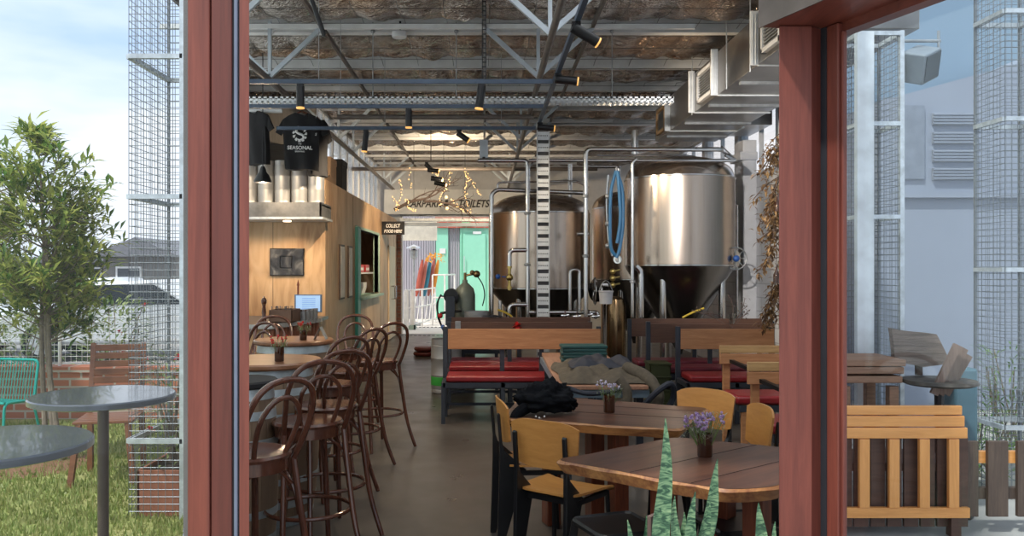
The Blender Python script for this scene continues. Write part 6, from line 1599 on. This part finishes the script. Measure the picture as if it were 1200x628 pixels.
def shrub(c, sx, sy, sz, n, L, w_, lm, label, seed, flowers=0, nm='garden_shrub', fm=None):
    rd = random.Random(seed); r = thing(nm, label, 'shrub', (c[0], c[1], c[2])); lf = MB(); st = MB(); fl = MB()
    for i in range(14):
        a = rd.uniform(0, 2 * PI); tip = Vector((c[0] + math.cos(a) * sx * .7, c[1] + math.sin(a) * sy * .7, c[2] + sz * rd.uniform(.6, 1))); st.tube([(c[0] + rd.uniform(-.4, .4) * sx, c[1], c[2]), tip], .006, 5)
    for i in range(n):
        a = rd.uniform(0, 2 * PI); q = rd.random() ** .5; z = rd.random()
        p = Vector((c[0] + math.cos(a) * q * sx * (1 - .3 * z), c[1] + math.sin(a) * q * sy, c[2] + sz * z))
        lf.leaf(p, (math.cos(a) + rd.uniform(-.6, .6), math.sin(a) + rd.uniform(-.6, .6), rd.uniform(-.2, 1)), (0, 0, 1), L * rd.uniform(.6, 1.2), w_)
    for i in range(flowers):
        a = rd.uniform(0, 2 * PI); p = Vector((c[0] + math.cos(a) * sx * .9, c[1] - sy * .8 * rd.random(), c[2] + sz * rd.uniform(.2, 1)))
        for k_ in range(7): fl.leaf(p, (rd.uniform(-1, 1), rd.uniform(-1, 1), rd.uniform(-.5, 1)), (0, 0, 1), .05, .03)
    part('stems', st, M_bark, r); part('foliage', lf, lm, r, smooth=False, kind='stuff')
    if flowers: part('blossoms', fl, fm or M_redf, r, smooth=False)
M_lg = leafmat('shrub_leaf', (.10, .18, .05), (.40, .46, .20), .4)
for i, (x, sx, sz, fc, lb) in enumerate(((-4.25, .5, .75, 5, 'long-leaved shrub with red flowers behind the brick wall, beside the mesh tower'), (-5.3, .5, .6, 3, 'grey-green shrub behind the young tree trunk'), (-6.4, .6, .6, 4, 'shrub with pink-red flowers behind the teal chair'), (-7.5, .6, .7, 0, 'plain green shrub at the far left behind the brick wall'))):
    shrub((x, 9.62, 0), sx, .25, sz + .5, 750, .15, .038, M_lg, lb, 40 + i, fc * 2)
# mesh towers
M_wire = mat('wire_galv', (.26, .28, .30), .45, .5)
def mesh_tower(x0, x1, y0, y1, H, label, levels, step=.05, frame=.035, wr=.0022, sidepost=None):
    r = thing('mesh_tower', label, 'trellis tower', ((x0 + x1) / 2, (y0 + y1) / 2, 0))
    for x, y in ((x0, y1), (x1, y0), (x1, y1)):
        mb = MB(); fr_ = frame if (x, y) == (x1, y0) else .018; mb.box(x - fr_ / 2, x + fr_ / 2, y - fr_ / 2, y + fr_ / 2, 0, H); part('post', mb, M_galv if fr_ > .02 else M_wire, r, smooth=False)
    for z in levels:
        for a, b in (((x0, y0), (x1, y0)), ((x0, y0), (x0, y1)), ((x0, y1), (x1, y1)), ((x1, y0), (x1, y1))):
            mb = MB(); mb.bar((a[0], a[1], z), (b[0], b[1], z), .035, .03); part('level_frame', mb, M_galv, r, smooth=False)
    for nm, a, b in (('front', (x0, y0), (x1, y0)), ('side', (x0, y0), (x0, y1)), ('back', (x0, y1), (x1, y1)), ('side', (x1, y0), (x1, y1))):
        a = Vector((a[0], a[1], 0)); b = Vector((b[0], b[1], 0)); L = (b - a).length; d = (b - a) / L; mb = MB()
        for k_ in range(int(L / step) + 1): p = a + d * step * k_; mb.tube([p, p + Vector((0, 0, H))], wr, 4, caps=False)
        for k_ in range(int(H / step)): mb.tube([a + Vector((0, 0, step * (k_ + 1))), b + Vector((0, 0, step * (k_ + 1)))], wr, 4, caps=False)
        part('wire_mesh', mb, M_wire, r)
    return r
xa_ = P(151, 0, 5.4).x; xb_ = P(214.5, 0, 5.4).x
mesh_tower(xa_, xb_, 5.4, 6.08, 4.2, 'tall square tower of galvanised wire mesh outside the left glass door', (2.97, 2.07, .5), .047)
shrub(((xa_ + xb_) / 2, 5.75, .28), .17, .28, .75, 260, .12, .018, M_lg, 'climbing plant with red flowers inside the left mesh tower', 60, 8)
r = thing('garden_planter', 'terracotta box planter at the foot of the left mesh tower', 'planter', ((xa_ + xb_) / 2, 5.7, 0))
mb = MB(); x0, x1, y0, y1 = xa_ + .03, xb_ - .03, 5.45, 6.0
for bx in ((x0, x1, y0, y0 + .02), (x0, x1, y1 - .02, y1), (x0, x0 + .02, y0, y1), (x1 - .02, x1, y0, y1)): mb.box(*bx, 0, .3)
part('planter_box', mb, mat('terracotta', (.36, .13, .07), .7), r, smooth=False, bev=.005)
mb = MB(); mb.box(x0 + .02, x1 - .02, y0 + .02, y1 - .02, .05, .27); part('soil', mb, MATS['soil'], r, smooth=False)
# outdoor tables
def outtable(x, y, z, rad, label):
    r = thing('round_table', label, 'table', (x, y, 0), group='round slate outdoor tables')
    mb = MB(); mb.lathe([(0, z - .035), (rad - .02, z - .035), (rad, z - .028), (rad, z - .006), (rad - .006, z), (0, z)], (x, y, 0), 56); part('table_top', mb, mat('slate_table', (.10, .11, .13), .18, .1, coat=.3), r)
    mb = MB(); mb.tube([(x, y, .04), (x, y, z - .03)], .026, 14); part('pedestal', mb, mat('bronze_post', (.12, .09, .08), .4, .4), r)
    mb = MB(); mb.lathe([(0, 0), (.2, 0), (.2, .012), (.05, .03), (.03, .06), (0, .06)], (x, y, 0), 32); part('base', mb, MATS['bronze_post'], r)
outtable(P(121, 0, 4.05).x, 4.05, 1.0, .33, 'round slate-topped bar table on the lawn before the mesh tower')
outtable(-1.73, 2.92, 1.0, .34, 'round slate-topped table nearest the viewer, cut by the left frame edge')
# brown slatted chair
r = thing('slatted_chair', 'brown timber slatted garden chair standing on the lawn behind the round table', 'chair', (-2.88, 6.45, 0), math.radians(12)); Wm = WM[r.name]
M_teak = wood('teak', (.24, .09, .035), (.14, .05, .022), axis=0, rough=.5)
for k_ in range(6):
    mb = MB(); z = .64 + k_ * .062; mb.box(-.17 + .008 * (5 - k_) * 0, .17, .21 + .02 * k_, .228 + .02 * k_, z, z + .05, Wm); part('back_slat', mb, M_teak, r, smooth=False, bev=.003)
for s_ in (-1, 1):
    mb = MB(); mb.bar(Wm @ Vector((s_ * .19, .21, .44)), Wm @ Vector((s_ * .19, .345, 1.01)), .035, .03); part('back_post', mb, M_teak, r, smooth=False)
    mb = MB(); mb.bar(Wm @ Vector((s_ * .19, .24, .46)), Wm @ Vector((s_ * .2, .28, 0)), .04, .03); part('leg', mb, M_teak, r, smooth=False)
    mb = MB(); mb.bar(Wm @ Vector((s_ * .17, -.2, .46)), Wm @ Vector((s_ * .22, -.24, 0)), .04, .03); part('leg', mb, M_teak, r, smooth=False)
for k_ in range(6):
    mb = MB(); y = -.22 + k_ * .075; mb.box(-.21, .21, y, y + .06, .455, .475, Wm); part('seat_slat', mb, M_teak, r, smooth=False, bev=.003)
# teal wire chair
r = thing('teal_chair', 'low turquoise corded metal chair at the left edge of the lawn', 'chair', (-4.65, 8.0, 0), -.2); Wm = WM[r.name]
M_tq = mat('turquoise', (.01, .40, .34), .4)
mb = MB()
mb.tube([Wm @ Vector(v) for v in elbow([(-.25, -.2, 0), (-.25, -.18, .36), (-.25, .2, .34), (-.25, .26, .72), (.25, .26, .72), (.25, .2, .34), (.25, -.18, .36), (.25, -.2, 0)], .06)], .013, 8); part('frame', mb, M_tq, r)
for s_ in (-1, 1): mb = MB(); mb.tube([Wm @ Vector((s_ * .25, .18, .34)), Wm @ Vector((s_ * .27, .26, 0))], .013, 8); part('leg', mb, M_tq, r)
mb = MB(); mb.tube([Wm @ Vector((-.25, -.18, .36)), Wm @ Vector((.25, -.18, .36))], .012)
for k_ in range(16): x = -.24 + k_ * .032; mb.tube([Wm @ Vector((x, -.18, .365)), Wm @ Vector((x, .19, .34)), Wm @ Vector((x, .258, .72))], .005, 5)
for k_ in range(2): mb.tube([Wm @ Vector((-.25, -.05 + .13 * k_, .345)), Wm @ Vector((.25, -.05 + .13 * k_, .345))], .006, 5)
part('cords', mb, M_tq, r)
# parked cars & far buildings
def car(x, y, rz, label, c=(.75, .77, .8)):
    r = thing('parked_car', label, 'car', (x, y, 0), rz); Wm = WM[r.name]
    prof = [(-2.1, .3), (-2.15, .65), (-2.0, .88), (-1.3, .95), (-.75, 1.38), (.55, 1.42), (1.25, .98), (2.0, .82), (2.15, .6), (2.1, .3)]
    M = Matrix(((1, 0, 0, 0), (0, 0, -1, 0), (0, 1, 0, 0), (0, 0, 0, 1)))
    mb = MB(); mb.prism(prof, -.85, .85, Wm @ M); part('car_body', mb, mat('car_white', c, .3, coat=.5, var=.02), r, bev=.06)
    mb = MB(); mb.prism([(-1.15, .98), (-.72, 1.32), (.5, 1.36), (1.05, 1.0)], -.86, .86, Wm @ M); part('windows', mb, mat('car_glass', (.03, .04, .05), .1), r)
    for sx in (-1.35, 1.35):
        for sy in (-.8, .8):
            mb = MB(); c0 = Wm @ Vector((sx, sy - .1, .33)); c1 = Wm @ Vector((sx, sy + .1, .33)); mb.tube([c0, c1], .33, 24); w_ = part('wheel', mb, M_black, r)
            mb = MB(); c0 = Wm @ Vector((sx, sy + (.1 if sy > 0 else -.115), .33)); c1 = Wm @ Vector((sx, sy + (.115 if sy > 0 else -.1), .33)); mb.tube([c0, c1], .2, 16); part('hub', mb, M_galv, w_)
car(-6.4, 15.5, .1, 'white car parked in the street behind the mesh tower'); car(-11.0, 15.8, .05, 'white car parked in the street at the far left edge')
car(-9.5, 21, .0, 'silver-white car parked further back in the street', (.75, .77, .8))
def house(x0, x1, y, h, m, label, wins, roofm, depth=6, pitch=.8):
    r = thing('house', label, 'building', ((x0 + x1) / 2, y, 0))
    mb = MB(); mb.box(x0, x1, y, y + depth, 0, h); part('wall', mb, m, r, smooth=False)
    mb = MB(); mb.prism([(x0 - .3, h), (x1 + .3, h), ((x0 + x1) / 2, h + pitch)], y - .3, y + depth, Matrix(((1, 0, 0, 0), (0, 0, 1, 0), (0, 1, 0, 0), (0, 0, 0, 1)))); part('roof', mb, roofm, r, smooth=False)
    for wx, wz, ww, wh in wins:
        mb = MB(); mb.box(wx, wx + ww, y - .04, y, wz, wz + wh); f = part('window', mb, M_rl, r, smooth=False)
        mb = MB(); mb.box(wx + .06, wx + ww - .06, y - .05, y - .04, wz + .06, wz + wh - .06); part('pane', mb, mat('dark_pane', (.08, .09, .1), .2), f, smooth=False)
M_gh = mat('house_grey', (.13, .13, .14), .8); M_roofd = mat('roof_dark', (.2, .2, .22), .7)
house(-20.5, -15.2, 36, 1.9, M_gh, 'low dark grey house across the street behind the young tree', [(-19.6, .8, .8, .9), (-17.4, .7, 1.0, 1.0)], M_roofd, pitch=.35)
house(-14.6, -11.8, 33, 2.1, mat('house_white', (.55, .56, .58), .8), 'white-grey house across the street right of the dark grey one', [(-14.1, .9, .9, .7), (-12.9, .9, .7, .8)], M_gh, pitch=.5)
house(-11.8, -9.6, 26, 2.0, mat('house_mid', (.24, .23, .22), .8), 'grey-brown house seen through the left mesh tower', [(-11.4, .8, .8, .9)], M_roofd, pitch=.6)
house(-29, -21.5, 38, 2.0, M_gh, 'dark grey house at the far left across the street', [(-24, .8, 1.0, 1.0)], M_roofd, pitch=.4)
for i, (x, y) in enumerate(((-27, 34), (-17, 45), (-12.5, 42))):
    shrub((x, y, 0), 2.0, 1.2, 3.0, 500, .5, .2, M_lg, ['distant dark green tree mass at the far left skyline', 'distant green tree between the street houses', 'distant green tree behind the mesh tower houses'][i], 70 + i, 0, 'distant_tree')

# ================================================================ RIGHT COURTYARD
mb = MB(); mb.prism([(6, -3), (14, -3), (14, 12), (4.1, 12), (4.02, 11.2), (2.93, 7.0), (1.25, 3.06), (6, 2.4)], -.09, -.006); struct('floor_courtyard', mb, M_terr)
M_bl = mat('sky_reflection_blue', (.24, .33, .42), .85, var=.04, scale=1)
M_lil = mat('lilac_render', (.30, .33, .40), .85, var=.04, scale=1)
r = thing('courtyard_building', 'added pale blue backdrop wall in place of the sky reflected in the right glass', 'building', (8, 10.6, 0))
mb = MB(); mb.box(4.15, 12, 10.6, 12, 0, 7.5); part('wall', mb, M_bl, r, smooth=False)  # added facade, its blue paints the sky reflection in the right glass
r = thing('courtyard_building', 'lower pale lilac building with sloping roof edge and four louvred windows', 'building', (6.5, 9.6, 0))
Ym = 9.6
pts = [P(1030, 560, Ym), P(1230, 560, Ym), P(1230, 55, Ym), P(1190, 75, Ym), P(1055, 112, Ym), P(1030, 118, Ym)]
M = Matrix(((1, 0, 0, 0), (0, 0, 1, 0), (0, 1, 0, 0), (0, 0, 0, 1)))
mb = MB(); mb.prism([(p.x, max(0, p.z)) for p in pts], Ym, Ym + .9, M); part('wall', mb, M_lil, r, smooth=False)
for k_, y in enumerate((133, 155, 176, 197)):
    a = P(1092, y + 14, Ym); b_ = P(1144, y, Ym)
    mb = MB(); mb.box(a.x, b_.x, Ym - .03, Ym, a.z, b_.z); f = part('window', mb, mat('louvre_grey', (.38, .40, .45), .6), r, smooth=False)
    mb = MB()
    for q in range(4): z = a.z + (b_.z - a.z) * (q + .3) / 4; mb.box(a.x, b_.x, Ym - .05, Ym - .03, z, z + .015)
    part('louvre_blades', mb, M_lil, f, smooth=False)
a = P(1057, 210, Ym); b_ = P(1082, 124, Ym); mb = MB(); mb.box(a.x, b_.x, Ym - .03, Ym, a.z, b_.z); part('shutter', mb, mat('louvre_dark', (.25, .28, .34), .6), r, smooth=False)
mb = MB(); mb.box(P(1056, 0, Ym).x, P(1230, 0, Ym).x, Ym - .06, Ym, P(0, 232, Ym).z, P(0, 226, Ym).z); part('ledge', mb, M_lil, r, smooth=False)
r = mesh_tower(2.70, 3.0, 6.05, 6.4, 3.32, 'white-framed wire mesh tower in the right courtyard', (3.3, 2.65, 1.98, .5), .045, frame=.03)
mb = MB(); mb.box(2.66, 2.78, 6.0, 6.05, 0, 3.3); part('white_post', mb, mat('white_galv', (.85, .88, .9), .4), r, smooth=False, label='broad white front post')
mesh_tower(3.62, 3.95, 5.85, 6.2, 3.9, 'wire mesh tower cut off by the right edge of the view', (3.4, 2.65, 1.6, .5), .045)
# speaker on a bracket
r = thing('wall_speaker', 'tilted grey box speaker on a bracket arm from the courtyard mesh tower', 'speaker', tuple(P(1078, 90, 6.1)))
c = P(1078, 76, 6.1); Ms = Matrix.Translation(c) @ Matrix.Rotation(.55, 4, 'Z') @ Matrix.Rotation(-.4, 4, 'Y') @ Matrix.Rotation(.35, 4, 'X')
mb = MB(); mb.box(-.11, .11, -.09, .09, -.11, .11, Ms); part('speaker_box', mb, mat('speaker_grey', (.25, .29, .33), .5), r, bev=.012)
mb = MB(); mb.box(-.095, .095, -.096, -.09, -.095, .095, Ms); part('speaker_grille', mb, mat('speaker_grille', (.10, .12, .14), .7), r, smooth=False)
mb = MB(); a = P(1102, 45, 6.1); mb.tube([P(1052, 48, 6.1), P(1102, 48, 6.1)], .012); mb.tube([P(1100, 36, 6.1), P(1100, 60, 6.1), c], .01); part('bracket', mb, M_galvd, r)
# orange bench (back towards the viewer)
M_or = wood('orange_varnish', (.95, .42, .12), (.74, .30, .075), axis=0, rough=.35, scale=2, coat=.3)
M_orv = wood('orange_varnish_upright', (.95, .42, .12), (.74, .30, .075), axis=2, rough=.35, scale=2, coat=.3)
r = thing('orange_bench', 'orange varnished timber bench seen from behind through the right glass', 'bench', (2.45, 5.0, 0))
Yb = 5.0; xl, xr = P(968, 0, Yb).x, P(1128, 0, Yb).x
for z0, z1 in ((.735, .79), (.665, .73), (.595, .66)):
    mb = MB(); mb.box(xl, xr - (.79 - z1) * -.25, Yb, Yb + .03, z0, z1); part('back_plank', mb, M_or, r, smooth=False, bev=.006)
for x in (1014, 1049, 1084.5, 1119):
    q = P(x, 0, Yb).x; mb = MB(); mb.box(q - .031, q + .031, Yb + .005, Yb + .035, .18, .592); part('back_slat', mb, M_orv, r, smooth=False, bev=.004)
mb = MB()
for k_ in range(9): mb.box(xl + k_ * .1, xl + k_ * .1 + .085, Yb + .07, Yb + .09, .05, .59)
part('dark_reflection_board', mb, M_plankd, r, smooth=False)  # added dark boards standing in for the darker reflection between the slats
mb = MB(); mb.box(xl, xr + .04, Yb + .09, Yb + .5, .38, .43); part('seat', mb, M_plankd, r, smooth=False, bev=.004)
for x in (xl + .05, xr - .02):
    for y in (Yb + .06, Yb + .45): mb = MB(); mb.box(x - .03, x + .03, y - .03, y + .03, 0, .38); part('leg', mb, M_plankd, r, smooth=False)
mb = MB(); mb.box(xl, xr + .05, Yb + .01, Yb + .04, .12, .18); part('lower_rail', mb, M_or, r, smooth=False)
# dark fence slats to the right
r = thing('timber_barrier', 'dark timber barrier of upright boards beside the orange bench', 'barrier', (3.1, 5.1, 0))
M_dk = wood('dark_board', (.13, .085, .06), (.07, .045, .035), axis=2, rough=.6)
for x0_, x1_ in ((1125, 1147), (1158, 1182), (1193, 1222)):
    mb = MB(); mb.box(P(x0_, 0, 5.1).x, P(x1_, 0, 5.1).x, 5.1, 5.13, .1, P(0, 517, 5.1).z); part('upright_board', mb, M_dk, r, smooth=False, bev=.004)
for z in (.2, .42): mb = MB(); mb.box(P(1122, 0, 5.13).x, P(1230, 0, 5.13).x, 5.13, 5.17, z, z + .07); part('rail', mb, M_or if z > .3 else M_dk, r, smooth=False)
for x0_, x1_ in ((1020, 1042), (1056, 1078), (1092, 1112), (980, 1005)):
    pass
# rustic stack: crate table with planks and leaning boards
r = thing('rustic_table', 'rough timber work table with plank top behind the orange bench', 'table', (2.75, 5.9, 0))
M_rus = wood('rustic', (.36, .20, .12), (.20, .11, .07), axis=0, rough=.7)
Yr = 5.52
for z, x1_ in ((1.01, 1062), (.96, 1060), (.90, 1058)):
    mb = MB(); mb.box(P(975, 0, Yr).x, P(x1_, 0, Yr).x, Yr, Yr + .42, z - .045, z); part('plank', mb, M_rus, r, smooth=False, bev=.006)
for x in (2.38, 2.70):
    for y in (5.57, 5.9): mb = MB(); mb.box(x - .03, x + .03, y - .03, y + .03, 0, .83); part('leg', mb, M_rus, r, smooth=False)
r = thing('weathered_board', 'dark weathered round board lying level at the right end behind the orange bench', 'board', (3.15, 5.6, .85))
mb = MB(); mb.lathe([(0, .84), (.20, .84), (.235, .855), (.225, .875), (0, .875)], (3.0, 5.55, 0), 40); part('board_top', mb, mat('weathered', (.12, .10, .08), .6, var=.4, scale=12), r)
mb = MB(); mb.tube([(3.0, 5.55, 0), (3.0, 5.55, .84)], .03); mb.lathe([(0, 0), (.2, 0), (.2, .02), (0, .03)], (3.0, 5.55, 0), 20); part('pedestal', mb, M_black, r)
r = thing('timber_offcut', 'grey-brown weathered timber slab propped up behind the orange bench', 'timber slab', tuple(P(1070, 425, 5.7)))
pts = [P(1047, 425, 5.75), P(1043, 384, 5.75), P(1095, 392, 5.75), P(1111, 424, 5.75), P(1080, 430, 5.75)]
mb = MB(); mb.prism([(p.x, p.z) for p in wavy([(p.x, p.z) for p in pts], .012, 2) and [Vector((q[0], 0, q[1])) for q in wavy([(p.x, p.z) for p in pts], .012, 2)]], 5.73, 5.78, M); part('slab', mb, wood('driftwood', (.27, .20, .16), (.12, .09, .075), axis=0, rough=.85, scale=4, bmp=.5), r, smooth=False)
mb = MB(); mb.bar((P(1075, 428, 5.8).x, 5.78, .876), (P(1075, 400, 5.8).x, 5.79, P(0, 400, 5.8).z), .04, .03); part('prop', mb, M_dk, r, smooth=False)
r = thing('folded_chair', 'weathered timber slats leaning in a fan behind the orange bench', 'folded chair', tuple(P(1110, 458, 5.5)))
for k_, (xb__, xt, yt) in enumerate(((1094, 1122, 404), (1101, 1130, 408), (1108, 1135, 416))):
    mb = MB(); mb.bar(P(xb__, 462, 5.42 + .05 * k_), P(xt, yt, 5.42 + .05 * k_), .05, .02, up=(0, 1, 0)); part('slat', mb, wood('grey_slat', (.26, .18, .14), (.15, .10, .08), axis=2, rough=.8), r, smooth=False)
mb = MB(); a = P(1128, 450, 5.75); mb.box(a.x - .02, a.x + .14, 5.8, 6.0, .0, a.z + .1); solo('blue_bin', mb, mat('bin_blue', (.10, .18, .22), .5), 'blue-grey bin behind the end of the orange bench', 'bin', bev=.02)
shrub((P(1155, 0, 6.4).x, 6.5, 0), .35, .2, .55, 300, .16, .018, leafmat('lush', (.08, .2, .04), (.3, .42, .15), .35), 'low grassy green plant behind the dark barrier', 81)
shrub((P(1192, 0, 6.9).x, 7.0, 0), .25, .2, .95, 260, .16, .02, leafmat('lush', (.08, .2, .04), (.3, .42, .15), .35), 'taller green plant at the right edge of the courtyard', 82)
